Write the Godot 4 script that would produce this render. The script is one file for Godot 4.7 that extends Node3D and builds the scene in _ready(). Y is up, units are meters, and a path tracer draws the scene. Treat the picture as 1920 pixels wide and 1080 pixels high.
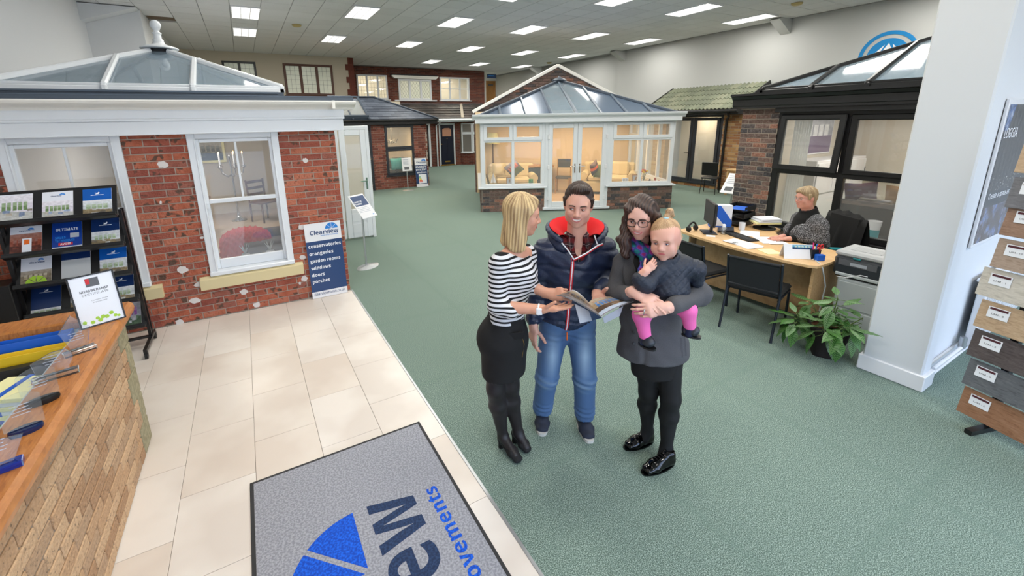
extends Node3D
# A conservatory showroom. x runs along the shop front, y is up, depth into the hall is -z; V(x, y, depth) writes a point.

const CAM_Y := 2.16
const CEIL := 4.67
var M := {}
var used := {}
var rng := RandomNumberGenerator.new()
var shared := {}

func _ready() -> void:
	rng.seed = 7
	var cam := Camera3D.new()
	cam.name = "camera"
	var near := 0.05
	cam.projection = Camera3D.PROJECTION_FRUSTUM
	cam.near = near
	cam.far = 100.0
	cam.size = 1080.0 / 799.65 * near
	cam.frustum_offset = Vector2(45.57, -116.46) / 799.65 * near
	var yaw := 0.50690
	var pitch := 0.24310
	var roll := -0.0170
	var fwd := Vector3(sin(yaw) * cos(pitch), -sin(pitch), -cos(yaw) * cos(pitch))
	var right := Vector3(cos(yaw), 0, sin(yaw))
	var up := right.cross(fwd)
	var r2 := right * cos(roll) + up * sin(roll)
	var u2 := up * cos(roll) - right * sin(roll)
	cam.transform = Transform3D(Basis(r2, u2, -fwd), Vector3(0, CAM_Y, 0))
	add_child(cam)
	cam.current = true
	var env := Environment.new()
	env.background_mode = Environment.BG_SKY
	var sky := Sky.new()
	var sm := ProceduralSkyMaterial.new()
	sm.sky_top_color = Color(0.62, 0.74, 0.92)
	sm.sky_horizon_color = Color(0.9, 0.94, 1.0)
	sm.ground_bottom_color = Color(0.4, 0.4, 0.4)
	sm.ground_horizon_color = Color(0.75, 0.77, 0.8)
	sm.sky_energy_multiplier = 2.3
	sm.ground_energy_multiplier = 1.0
	sky.sky_material = sm
	env.sky = sky
	env.tonemap_mode = Environment.TONE_MAPPER_LINEAR
	env.tonemap_exposure = 1.0
	env.sdfgi_enabled = true
	env.ssao_enabled = true
	env.ssil_enabled = true
	var we := WorldEnvironment.new()
	we.name = "environment"
	we.environment = env
	add_child(we)
	materials()
	ceiling_lights()
	shell()
	floors()
	ceiling()
	far_walls()
	white_orangery()
	centre_conservatory()
	dark_conservatory()
	far_house()
	tiled_garden_room()
	black_orangery()
	column_and_wall()
	counter()
	counter_items()
	brochure_stand()
	signs()
	desk_area()
	plant()
	sample_rack()
	interiors()
	people()
	mesh_bodies()

# ------------------------------------------------------------------ helpers
func V(x: float, y: float, d: float) -> Vector3:
	return Vector3(x, y, -d)

class G:
	var v := PackedVector3Array()
	var n := PackedVector3Array()
	var uv := PackedVector2Array()
	var c := PackedColorArray()
	var ix := PackedInt32Array()
	var tone := Color(1, 1, 1)
	var use_c := false
	var count := -1
	func tri(a: Vector3, b: Vector3, d: Vector3) -> void:
		var nn := (b - a).cross(d - a).normalized()
		var k := v.size()
		v.append_array([a, b, d])
		n.append_array([nn, nn, nn])
		uv.append_array([Vector2(a.x, a.y), Vector2(b.x, b.y), Vector2(d.x, d.y)])
		c.append_array([tone, tone, tone])
		ix.append_array([k, k + 2, k + 1])
	func quad(a: Vector3, b: Vector3, d: Vector3, e: Vector3) -> void:
		var nn := (d - a).cross(e - b).normalized()
		var k := v.size()
		v.append_array([a, b, d, e])
		n.append_array([nn, nn, nn, nn])
		uv.append_array([Vector2(0, 1), Vector2(1, 1), Vector2(1, 0), Vector2(0, 0)])
		c.append_array([tone, tone, tone, tone])
		ix.append_array([k, k + 2, k + 1, k, k + 3, k + 2])
	func box(p: Vector3, s: Vector3, b := Basis.IDENTITY, bev := 0.0) -> void:
		var h := s * 0.5
		if bev <= 0.0:
			var o: Array[Vector3] = []
			for i in 8:
				o.append(p + b * Vector3(h.x if i & 1 else -h.x, h.y if i & 2 else -h.y, h.z if i & 4 else -h.z))
			quad(o[4], o[5], o[7], o[6])
			quad(o[1], o[0], o[2], o[3])
			quad(o[5], o[1], o[3], o[7])
			quad(o[0], o[4], o[6], o[2])
			quad(o[6], o[7], o[3], o[2])
			quad(o[0], o[1], o[5], o[4])
			return
		bev = minf(bev, minf(h.x, minf(h.y, h.z)) * 0.9)
		for ax in 3:
			for sg: float in [-1.0, 1.0]:
				var e := Vector3.ZERO
				e[ax] = sg
				var u := Vector3.ZERO
				u[(ax + 1) % 3] = 1.0
				var w := Vector3.ZERO
				w[(ax + 2) % 3] = 1.0
				if sg < 0:
					var t := u
					u = w
					w = t
				var hu := absf(u.dot(h)) - bev
				var hw := absf(w.dot(h)) - bev
				var q := e * absf(e.dot(h))
				quad(p + b * (q - u * hu - w * hw), p + b * (q + u * hu - w * hw), p + b * (q + u * hu + w * hw), p + b * (q - u * hu + w * hw))
		for ax in 3:
			var a1 := (ax + 1) % 3
			var a2 := (ax + 2) % 3
			for s1: float in [-1.0, 1.0]:
				for s2: float in [-1.0, 1.0]:
					var pts: Array[Vector3] = []
					for k in 4:
						var q2 := Vector3.ZERO
						q2[ax] = (h[ax] - bev) * (-1.0 if k == 0 or k == 3 else 1.0)
						q2[a1] = s1 * (h[a1] - (bev if k >= 2 else 0.0))
						q2[a2] = s2 * (h[a2] - (0.0 if k >= 2 else bev))
						pts.append(p + b * q2)
					if s1 * s2 > 0:
						quad(pts[0], pts[1], pts[2], pts[3])
					else:
						quad(pts[3], pts[2], pts[1], pts[0])
		for s0: float in [-1.0, 1.0]:
			for s1: float in [-1.0, 1.0]:
				for s2: float in [-1.0, 1.0]:
					var x := p + b * Vector3(s0 * h.x, s1 * (h.y - bev), s2 * (h.z - bev))
					var y := p + b * Vector3(s0 * (h.x - bev), s1 * h.y, s2 * (h.z - bev))
					var z := p + b * Vector3(s0 * (h.x - bev), s1 * (h.y - bev), s2 * h.z)
					if s0 * s1 * s2 > 0:
						tri(x, y, z)
					else:
						tri(x, z, y)
	func span(x0: float, x1: float, y0: float, y1: float, z0: float, z1: float, bev := 0.0) -> void:
		count += 1
		var e := 0.0003 * (count % 6)
		box(Vector3((x0 + x1) / 2, (y0 + y1) / 2, (z0 + z1) / 2), Vector3(absf(x1 - x0) - e, absf(y1 - y0) - e, absf(z1 - z0) - e), Basis.IDENTITY, bev)
	func bar(a: Vector3, d: Vector3, w: float, h: float, upv := Vector3.UP, bev := 0.0) -> void:
		var z := (d - a).normalized()
		var x := upv.cross(z).normalized()
		var y := z.cross(x)
		box((a + d) / 2, Vector3(w, h, (d - a).length()), Basis(x, y, z), bev)
	func prism(poly: PackedVector2Array, z0: float, z1: float, xf := Transform3D.IDENTITY) -> void:
		if Geometry2D.is_polygon_clockwise(poly):
			poly = poly.duplicate()
			poly.reverse()
		var t := Geometry2D.triangulate_polygon(poly)
		for i in range(0, t.size(), 3):
			var a := poly[t[i]]
			var b := poly[t[i + 1]]
			var d := poly[t[i + 2]]
			if (b - a).cross(d - a) < 0:
				var s := b
				b = d
				d = s
			tri(xf * Vector3(a.x, a.y, z1), xf * Vector3(b.x, b.y, z1), xf * Vector3(d.x, d.y, z1))
			tri(xf * Vector3(a.x, a.y, z0), xf * Vector3(d.x, d.y, z0), xf * Vector3(b.x, b.y, z0))
		for i in poly.size():
			var a := poly[i]
			var b := poly[(i + 1) % poly.size()]
			quad(xf * Vector3(a.x, a.y, z0), xf * Vector3(b.x, b.y, z0), xf * Vector3(b.x, b.y, z1), xf * Vector3(a.x, a.y, z1))
	func grid(p: Array, closed_u := false, closed_w := false) -> void:
		var rows := p.size()
		var cols: int = p[0].size()
		var k := v.size()
		var acc := PackedVector3Array()
		acc.resize(rows * cols)
		for r in rows - (0 if closed_w else 1):
			for q in cols - (0 if closed_u else 1):
				var i0 := r * cols + q
				var i1 := r * cols + (q + 1) % cols
				var i2 := ((r + 1) % rows) * cols + (q + 1) % cols
				var i3 := ((r + 1) % rows) * cols + q
				var a: Vector3 = p[r][q]
				var b: Vector3 = p[r][(q + 1) % cols]
				var d: Vector3 = p[(r + 1) % rows][(q + 1) % cols]
				var e: Vector3 = p[(r + 1) % rows][q]
				var nn := (d - a).cross(e - b)
				acc[i0] += nn
				acc[i1] += nn
				acc[i2] += nn
				acc[i3] += nn
				ix.append_array([k + i0, k + i2, k + i1, k + i0, k + i3, k + i2])
		for r in rows:
			for q in cols:
				v.append(p[r][q])
				n.append(acc[r * cols + q].normalized())
				uv.append(Vector2(float(q) / maxi(cols - 1, 1), 1.0 - float(r) / maxi(rows - 1, 1)))
				c.append(tone)
	func tube(pts: Array, rad, sides := 8, caps := true) -> void:
		var rows := []
		var ref := Vector3.UP
		for i in pts.size():
			var d: Vector3 = (pts[mini(i + 1, pts.size() - 1)] - pts[maxi(i - 1, 0)]).normalized()
			if i == 0 and absf(d.dot(ref)) > 0.9:
				ref = Vector3.RIGHT
			var x := ref.cross(d).normalized()
			if x.length() < 0.5:
				x = Vector3.FORWARD.cross(d).normalized()
			ref = d.cross(x)
			var row := []
			var r: float = rad if rad is float or rad is int else rad[i]
			for s in sides:
				var t := TAU * s / sides
				row.append(pts[i] + (x * cos(t) + ref * sin(t)) * r)
			rows.append(row)
		grid(rows, true)
		if caps:
			for e in [0, rows.size() - 1]:
				for s in range(1, sides - 1):
					if e == 0:
						tri(rows[e][0], rows[e][s + 1], rows[e][s])
					else:
						tri(rows[e][0], rows[e][s], rows[e][s + 1])
	func lathe(prof: Array, seg := 20, xf := Transform3D.IDENTITY) -> void:
		var rows := []
		for q: Vector2 in prof:
			var row := []
			for s in seg:
				var t := -TAU * s / seg
				row.append(xf * Vector3(q.x * cos(t), q.y, q.x * sin(t)))
			rows.append(row)
		grid(rows, true)
	func ball(p: Vector3, r: Vector3, seg := 12, b := Basis.IDENTITY) -> void:
		var prof := []
		var half := seg / 2
		for i in half + 1:
			var t := -PI / 2 + PI * i / half
			prof.append(Vector2(maxf(cos(t), 0.001), sin(t)))
		lathe(prof, seg, Transform3D(b * Basis.from_scale(r), p))
	func bone_like(heel: Vector3, fw: Vector3, lift: float) -> void:
		tube([heel + fw * 0.024, heel + fw * 0.028 + Vector3(0, lift * 0.7, 0), heel + fw * 0.034 + Vector3(0, lift + 0.02, 0)], [0.019, 0.021, 0.03], 10)
	func mesh() -> ArrayMesh:
		var a := []
		a.resize(Mesh.ARRAY_MAX)
		a[Mesh.ARRAY_VERTEX] = v
		a[Mesh.ARRAY_NORMAL] = n
		a[Mesh.ARRAY_TEX_UV] = uv
		if use_c:
			a[Mesh.ARRAY_COLOR] = c
		a[Mesh.ARRAY_INDEX] = ix
		var m := ArrayMesh.new()
		m.add_surface_from_arrays(Mesh.PRIMITIVE_TRIANGLES, a)
		return m

func uniq(nm: String) -> String:
	var k: int = used.get(nm, 0)
	used[nm] = k + 1
	return nm if k == 0 else "%s_%03d" % [nm, k]

func tag(o: Node, label := "", cat := "", group := "", kind := "") -> void:
	if label: o.set_meta("label", label)
	if cat: o.set_meta("category", cat)
	if group: o.set_meta("group", group)
	if kind: o.set_meta("kind", kind)

func thing(nm: String, label: String, cat: String, at := Vector3.ZERO, turn := 0.0, group := "") -> Node3D:
	var o := Node3D.new()
	o.name = uniq(nm)
	o.position = at
	o.rotation.y = turn
	tag(o, label, cat, group)
	add_child(o)
	return o

func inst(nm: String, mesh: Mesh, m: Material, parent: Node, xf := Transform3D.IDENTITY) -> MeshInstance3D:
	var o := MeshInstance3D.new()
	o.name = uniq(nm) if parent == self else nm
	o.mesh = mesh
	o.material_override = m
	o.transform = xf
	parent.add_child(o, true)
	return o

var jobs := {}
var waiting := []

func later(s, g: G, h: float, paint = null, move = null, uvs = null) -> void:
	if not jobs.has(g): jobs[g] = []
	jobs[g].append([s, h, paint, move, uvs])

func mesh_bodies() -> void:
	var list: Array = jobs.keys()
	var id := WorkerThreadPool.add_group_task(func(i: int) -> void:
		for j in jobs[list[i]]: j[0].build(list[i], j[1], j[2], j[3], j[4]), list.size(), -1, true)
	WorkerThreadPool.wait_for_group_task_completion(id)
	for w in waiting: w[0].mesh = w[1].mesh()

func part(nm: String, g: G, m: Material, parent: Node, label := "") -> MeshInstance3D:
	if jobs.has(g):
		var b := inst(nm, null, m, parent)
		waiting.append([b, g])
		return b
	var o := inst(nm, g.mesh(), m, parent)
	if label: o.set_meta("label", label)
	return o

func solo(nm: String, g: G, m: Material, label: String, cat: String, group := "", at := Vector3.ZERO, turn := 0.0) -> MeshInstance3D:
	var o := inst(nm, g.mesh(), m, self, Transform3D(Basis(Vector3.UP, turn), at))
	tag(o, label, cat, group)
	return o

func struct(nm: String, g: G, m: Material) -> MeshInstance3D:
	var o := inst(nm, g.mesh(), m, self)
	o.set_meta("kind", "structure")
	return o

func copy(src: Node3D, at: Vector3, turn := 0.0, label := "", group := "") -> Node3D:
	var o: Node3D = src.duplicate()
	o.name = uniq(String(src.name).rstrip("0123456789").rstrip("_"))
	o.position = at
	o.rotation.y = turn
	if label: o.set_meta("label", label)
	if group: o.set_meta("group", group)
	add_child(o)
	return o

func letters(text: String, size: float, bold := true, depth := 0.002, serif := false) -> TextMesh:
	var t := TextMesh.new()
	var f := SystemFont.new()
	f.font_names = PackedStringArray(["Droid Serif" if serif else "Droid Sans"])
	f.font_weight = 700 if bold else 400
	t.font = f
	t.text = text
	t.font_size = 48
	t.pixel_size = size / 48.0 * 1.4
	t.depth = depth
	t.horizontal_alignment = HORIZONTAL_ALIGNMENT_LEFT
	t.vertical_alignment = VERTICAL_ALIGNMENT_CENTER
	t.curve_step = 1.0
	return t

func say(parent: Node, text: String, size: float, m: Material, xf: Transform3D, width := 0.0, bold := true, serif := false) -> MeshInstance3D:
	var t := letters(text, size, bold, 0.002, serif)
	var box := t.get_aabb()
	var base := letters("x", size, bold, 0.002, serif).get_aabb().position.y
	var k := 1.0 if width <= 0.0 or box.size.x <= 0.0 else width / box.size.x
	return inst("lettering", t, m, parent, xf * Transform3D(Basis.from_scale(Vector3(k, 1, 1)), Vector3(-box.position.x * k, -base, 0)))

# ------------------------------------------------------------------ materials
func mat(key: String, c: Color, rough := 0.6, metal := 0.0) -> StandardMaterial3D:
	var m := StandardMaterial3D.new()
	m.resource_name = key
	m.albedo_color = c
	m.roughness = rough
	m.metallic = metal
	M[key] = m
	return m

func noise_tex(freq: float, ramp: Array, sd := 1, normal := false, kind := FastNoiseLite.TYPE_SIMPLEX_SMOOTH, size := 512, oct := 4) -> NoiseTexture2D:
	var f := FastNoiseLite.new()
	f.noise_type = kind
	f.frequency = freq
	f.seed = sd
	f.fractal_octaves = oct
	var t := NoiseTexture2D.new()
	t.width = size
	t.height = size
	t.seamless = true
	t.noise = f
	if normal:
		t.as_normal_map = true
		t.bump_strength = 6.0
	elif ramp:
		var g := Gradient.new()
		var off := PackedFloat32Array()
		var cs := PackedColorArray()
		for e in ramp:
			off.append(e[0])
			cs.append(e[1])
		g.offsets = off
		g.colors = cs
		t.color_ramp = g
	return t

func tex(m: StandardMaterial3D, t: Texture2D, scale: float, world := true) -> StandardMaterial3D:
	m.albedo_texture = t
	m.uv1_triplanar = true
	m.uv1_world_triplanar = world
	m.uv1_scale = Vector3.ONE * scale
	return m

func bump(m: StandardMaterial3D, t: Texture2D, amount := 1.0) -> void:
	m.normal_enabled = true
	m.normal_texture = t
	m.normal_scale = amount

func grey(a: float) -> Color:
	return Color(a, a, a)

func materials() -> void:
	var w := Color(1, 1, 1)
	mat("white_wall", Color(0.83, 0.84, 0.85), 0.75)
	mat("shaded_white_wall", Color(0.72, 0.725, 0.72), 0.85)  # white_wall darkened in colour, standing in for weaker light on the right wall
	mat("cream_wall", Color(0.75, 0.71, 0.64), 0.85)
	mat("white_pvc", Color(0.87, 0.885, 0.9), 0.28)
	mat("cream_gutter", Color(0.93, 0.92, 0.89), 0.3)
	mat("sill_stone", Color(0.83, 0.77, 0.6), 0.8)
	mat("lead_grey", Color(0.27, 0.31, 0.36), 0.45)
	mat("anthracite", Color(0.16, 0.18, 0.21), 0.4)
	mat("black_frame", Color(0.085, 0.085, 0.09), 0.35)
	mat("black_plastic", Color(0.06, 0.06, 0.065), 0.45)
	mat("black_cloth", Color(0.05, 0.05, 0.055), 0.9)
	mat("dark_grey", Color(0.2, 0.2, 0.21), 0.6)
	mat("roof_grey_bar", Color(0.33, 0.38, 0.44), 0.35)
	mat("mortar", Color(0.66, 0.61, 0.56), 0.95)
	mat("mortar_dark", Color(0.5, 0.46, 0.42), 0.95)
	mat("mortar_buff", Color(0.55, 0.5, 0.44), 0.95)
	mat("grout", Color(0.5, 0.45, 0.4), 0.9)
	mat("chrome", Color(0.8, 0.8, 0.8), 0.15, 1.0)
	mat("alu", Color(0.72, 0.73, 0.74), 0.35, 0.8)
	mat("brass", Color(0.75, 0.58, 0.3), 0.3, 1.0)
	mat("paper", Color(0.9, 0.91, 0.93), 0.6)
	mat("white_gloss", Color(0.9, 0.9, 0.91), 0.2)
	mat("navy_print", Color(0.12, 0.24, 0.42), 0.4)
	mat("navy_dark", Color(0.06, 0.1, 0.24), 0.4)
	mat("blue_print", Color(0.14, 0.5, 0.82), 0.4)
	mat("logo_blue", Color(0.0, 0.5, 0.76), 0.6)
	mat("bright_blue", Color(0.05, 0.36, 0.78), 0.5)
	mat("red_print", Color(0.8, 0.12, 0.15), 0.5)
	mat("print_grey", Color(0.35, 0.36, 0.38), 0.6)
	mat("print_pale", Color(0.66, 0.68, 0.72), 0.6)
	mat("lime", Color(0.62, 0.78, 0.2), 0.5)
	mat("yellow", Color(0.9, 0.75, 0.12), 0.5)
	mat("note_yellow", Color(0.93, 0.91, 0.68), 0.7)
	mat("door_navy", Color(0.035, 0.06, 0.16), 0.3)
	mat("brown_wood", Color(0.32, 0.17, 0.09), 0.45)
	mat("teal", Color(0.12, 0.55, 0.58), 0.6)
	mat("green_plastic", Color(0.55, 0.64, 0.33), 0.5)
	mat("card_brown", Color(0.66, 0.5, 0.34), 0.8)
	mat("cabinet_grey", Color(0.72, 0.75, 0.76), 0.4)
	mat("red_cloth", Color(0.72, 0.1, 0.12), 0.9)
	mat("orange_print", Color(0.9, 0.42, 0.12), 0.6)
	mat("green_print", Color(0.25, 0.62, 0.32), 0.6)
	var gl := mat("glass", Color(0.94, 0.97, 0.97, 0.07), 0.02)
	gl.transparency = BaseMaterial3D.TRANSPARENCY_ALPHA
	var gr := mat("roof_glass", Color(0.62, 0.7, 0.76, 0.38), 0.05)
	gr.transparency = BaseMaterial3D.TRANSPARENCY_ALPHA
	var ob := mat("leaded_glass", Color(0.93, 0.95, 0.9, 0.6), 0.25)
	ob.transparency = BaseMaterial3D.TRANSPARENCY_ALPHA
	var ac := mat("acrylic", Color(0.95, 0.97, 0.98, 0.04), 0.0)
	ac.refraction_enabled = true
	ac.refraction_scale = 0.049
	var acb := mat("acrylic_blue", Color(0.1, 0.25, 0.75, 0.35), 0.05)
	acb.refraction_enabled = true
	acb.refraction_scale = 0.049
	mat("roof_panel", Color(0.4, 0.46, 0.54), 0.25, 0.35)
	tex(mat("carpet", w, 0.97), noise_tex(0.15, [[0.2, Color(0.27, 0.33, 0.30)], [0.42, Color(0.37, 0.45, 0.41)], [0.58, Color(0.45, 0.53, 0.485)], [0.82, Color(0.66, 0.72, 0.68)]], 3, false, FastNoiseLite.TYPE_SIMPLEX, 1024, 3), 0.8)
	var ft := tex(mat("floor_tile", w, 0.3), noise_tex(0.006, [[0.3, Color(0.83, 0.79, 0.75)], [0.7, Color(0.88, 0.85, 0.815)]], 5), 0.35)
	ft.metallic_specular = 0.45
	tex(mat("floor_tile_warm", w, 0.32), noise_tex(0.006, [[0.3, Color(0.82, 0.77, 0.72)], [0.7, Color(0.87, 0.83, 0.785)]], 6), 0.35)
	tex(mat("mat_pile", w, 0.95), noise_tex(0.07, [[0.2, Color(0.50, 0.505, 0.535)], [0.5, Color(0.565, 0.57, 0.60)], [0.8, Color(0.63, 0.635, 0.66)]], 8, false, FastNoiseLite.TYPE_SIMPLEX, 512, 3), 1.6)
	mat("mat_edge", Color(0.17, 0.17, 0.175), 0.8)
	tex(mat("mat_navy", w, 0.95), noise_tex(0.1, [[0.3, Color(0.1, 0.16, 0.28)], [0.7, Color(0.15, 0.24, 0.38)]], 9), 1.2)
	tex(mat("mat_blue", w, 0.95), noise_tex(0.1, [[0.3, Color(0.02, 0.25, 0.66)], [0.7, Color(0.05, 0.38, 0.85)]], 10), 1.2)
	for k in 3:
		tex(mat("ceiling_tile%d" % k, w, 0.95), noise_tex(0.12, [[0.3, grey(0.80 + 0.012 * k)], [0.7, grey(0.84 + 0.012 * k)]], 20 + k, false, FastNoiseLite.TYPE_SIMPLEX, 256), 1.5)
	mat("ceiling_grid", Color(0.56, 0.56, 0.56), 0.8)
	var bn := noise_tex(0.05, [], 31, true)
	var red := [[0.60, 0.31, 0.24], [0.68, 0.37, 0.27], [0.56, 0.29, 0.235], [0.63, 0.34, 0.26], [0.58, 0.34, 0.28], [0.70, 0.41, 0.31]]
	for k in 6:
		var b := Color(red[k][0], red[k][1], red[k][2])
		var burn: float = [0.80, 0.72, 0.82, 0.66, 0.76, 0.84][k]
		var m := tex(mat("red_brick%d" % k, w, 0.9), noise_tex(0.009, [[0.0, b.darkened(0.12)], [0.35, b], [burn - 0.06, b.lightened(0.07)], [burn, b.darkened(0.12)], [minf(burn + 0.07, 0.98), Color(0.36, 0.27, 0.22)]], 40 + k, false, FastNoiseLite.TYPE_SIMPLEX, 512, 3), 1.3)
		bump(m, bn, 0.8)
	var multi := [[0.41, 0.335, 0.305], [0.29, 0.275, 0.28], [0.47, 0.375, 0.34], [0.35, 0.315, 0.31], [0.60, 0.425, 0.355]]
	for k in 5:
		var b := Color(multi[k][0], multi[k][1], multi[k][2])
		var m := tex(mat("multi_brick%d" % k, w, 0.9), noise_tex(0.03, [[0.2, b.darkened(0.18)], [0.5, b], [0.8, b.lightened(0.12)]], 60 + k), 1.3)
		bump(m, bn, 0.8)
	var hb := [[0.44, 0.24, 0.19], [0.40, 0.21, 0.17], [0.48, 0.28, 0.22], [0.36, 0.22, 0.19]]
	for k in 4:
		mat("house_brick%d" % k, Color(hb[k][0], hb[k][1], hb[k][2]), 0.9)
	var yb := [[0.62, 0.47, 0.30], [0.55, 0.38, 0.24], [0.70, 0.56, 0.38]]
	for k in 3:
		mat("buff_house_brick%d" % k, Color(yb[k][0], yb[k][1], yb[k][2]), 0.9)
	var cb := [[0.70, 0.56, 0.42], [0.66, 0.54, 0.42], [0.74, 0.61, 0.47], [0.63, 0.49, 0.36]]
	for k in 4:
		var b := Color(cb[k][0], cb[k][1], cb[k][2])
		var m := tex(mat("counter_brick%d" % k, w, 0.85), noise_tex(0.05, [[0.15, b.darkened(0.35)], [0.28, b.darkened(0.05)], [0.6, b], [0.85, b.lightened(0.08)]], 70 + k), 1.6)
		bump(m, bn, 0.6)
	tex(mat("quoin_stone", w, 0.85), noise_tex(0.03, [[0.3, Color(0.52, 0.49, 0.38)], [0.7, Color(0.6, 0.57, 0.46)]], 76), 1.5)
	mat("paint_splash", Color(0.85, 0.83, 0.82), 0.8)
	wood("oak_top", Color(0.60, 0.36, 0.16), Color(0.72, 0.46, 0.22), 81, Vector3(4, 1, 0.6), 0.35)
	wood("beech", Color(0.80, 0.64, 0.44), Color(0.86, 0.71, 0.52), 82, Vector3(3, 3, 0.5), 0.45)
	wood("beech_front", Color(0.62, 0.49, 0.34), Color(0.68, 0.55, 0.39), 83, Vector3(3, 0.5, 0.5), 0.5)
	wood("laminate_floor", Color(0.70, 0.57, 0.45), Color(0.80, 0.68, 0.56), 84, Vector3(0.6, 1, 4), 0.4)
	wood("door_oak", Color(0.6, 0.42, 0.22), Color(0.7, 0.51, 0.3), 85, Vector3(4, 0.5, 4), 0.5)
	var sw := [[0.42, 0.42, 0.44], [0.57, 0.44, 0.36], [0.66, 0.57, 0.50], [0.80, 0.77, 0.72], [0.74, 0.62, 0.49], [0.30, 0.26, 0.26], [0.36, 0.37, 0.39], [0.58, 0.40, 0.28]]
	for k in 8:
		var b := Color(sw[k][0], sw[k][1], sw[k][2])
		wood("sample%d" % k, b.darkened(0.14), b.lightened(0.1), 90 + k, Vector3(1, 5, 1), 0.4)
	var e := mat("panel_glow", Color(0.95, 0.95, 0.95), 0.6)
	e.emission_enabled = true
	e.emission = Color(1.0, 0.99, 0.96)
	e.emission_energy_multiplier = 3.0
	var e2 := mat("warm_glow", Color(1, 0.9, 0.7), 0.5)
	e2.emission_enabled = true
	e2.emission = Color(1.0, 0.82, 0.55)
	e2.emission_energy_multiplier = 4.0

func wood(key: String, a: Color, b: Color, sd: int, sc: Vector3, rough: float) -> void:
	var m := tex(mat(key, Color(1, 1, 1), rough), noise_tex(0.02, [[0.2, a], [0.45, b], [0.55, a.lerp(b, 0.5)], [0.8, b.lightened(0.04)]], sd, false, FastNoiseLite.TYPE_SIMPLEX, 512, 5), 1.0)
	m.uv1_scale = sc * 0.8

# ------------------------------------------------------------------ setting
func ceiling_lights() -> void:
	var spots := []
	for z in [12.06, 14.5]: spots.append(Vector2(0.41, z))
	for x in [2.79, 5.2]:
		for z in [10.93, 14.56]: spots.append(Vector2(x, z))
	for x in [7.49, 9.83, 12.15]:
		for z in [7.35, 10.93, 14.56, 18.24]: spots.append(Vector2(x, z))
	for x in [0.41, 2.79, 5.2, 7.49]:
		for z in [-1.9, 1.5, 4.6]: spots.append(Vector2(x, z))
	for x in [0.41, 2.79, 5.2]: spots.append(Vector2(x, 8.0))
	spots.append(Vector2(9.83, 3.7))
	spots.append(Vector2(12.15, 3.7))
	var frame := G.new()
	for s: float in [-1.0, 1.0]:
		frame.box(Vector3(s * 0.285, -0.004, 0), Vector3(0.02, 0.036, 1.19))
		frame.box(Vector3(0, -0.004, s * 0.585), Vector3(0.55, 0.036, 0.02))
	var fm := frame.mesh()
	var glow := G.new()
	glow.box(Vector3(0, 0.007, 0), Vector3(0.55, 0.01, 1.15))
	var gm := glow.mesh()
	var lou := G.new()
	for i in 2: lou.box(Vector3(-0.092 + 0.184 * i, -0.008, 0), Vector3(0.012, 0.018, 1.15))
	for i in 11: lou.box(Vector3(0, -0.008, -0.48 + 0.096 * i), Vector3(0.55, 0.018, 0.006))
	var lm := lou.mesh()
	var k := 0
	for s: Vector2 in spots:
		var where := "over the foreground"
		if s.y > 17: where = "last row before the brick house"
		elif s.y > 13: where = "row beyond the gable"
		elif s.y > 9: where = "middle row above the conservatories"
		elif s.y > 6: where = "near row, above the glazed pyramid roof"
		var side := "left column" if s.x < 1 else "second column from left" if s.x < 4 else "third column from left" if s.x < 7 else "fourth column from left" if s.x < 8.5 else "fifth column from left" if s.x < 11 else "column beside the right wall"
		if s.y < 6: where = "%s row over the foreground" % ("third" if s.y > 3 else "second" if s.y > 0 else "nearest")
		elif s.y == 8.0: where = "fourth row over the foreground"
		if s.y == 12.06: where = "nearer of the two above the white roof finial"
		if s.y == 14.5: where = "farther of the two above the white roof finial"
		var t := thing("ceiling_light", "white ceiling light, %s, %s" % [side, where], "ceiling light", V(s.x, CEIL - 0.012, s.y), 0.0, "recessed ceiling lights")
		inst("frame", fm, M.white_gloss, t)
		inst("diffuser", gm, M.panel_glow, t)
		inst("louvre", lm, M.white_gloss, t)
		var a := AreaLight3D.new()
		a.name = "panel_light"
		a.area_size = Vector2(0.5, 1.1)
		a.light_energy = 4.2
		a.light_color = Color(1.0, 0.985, 0.95)
		a.shadow_enabled = true
		a.area_range = 40.0
		a.rotation.x = -PI / 2
		a.position.y = -0.026
		t.add_child(a)
		k += 1

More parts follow.
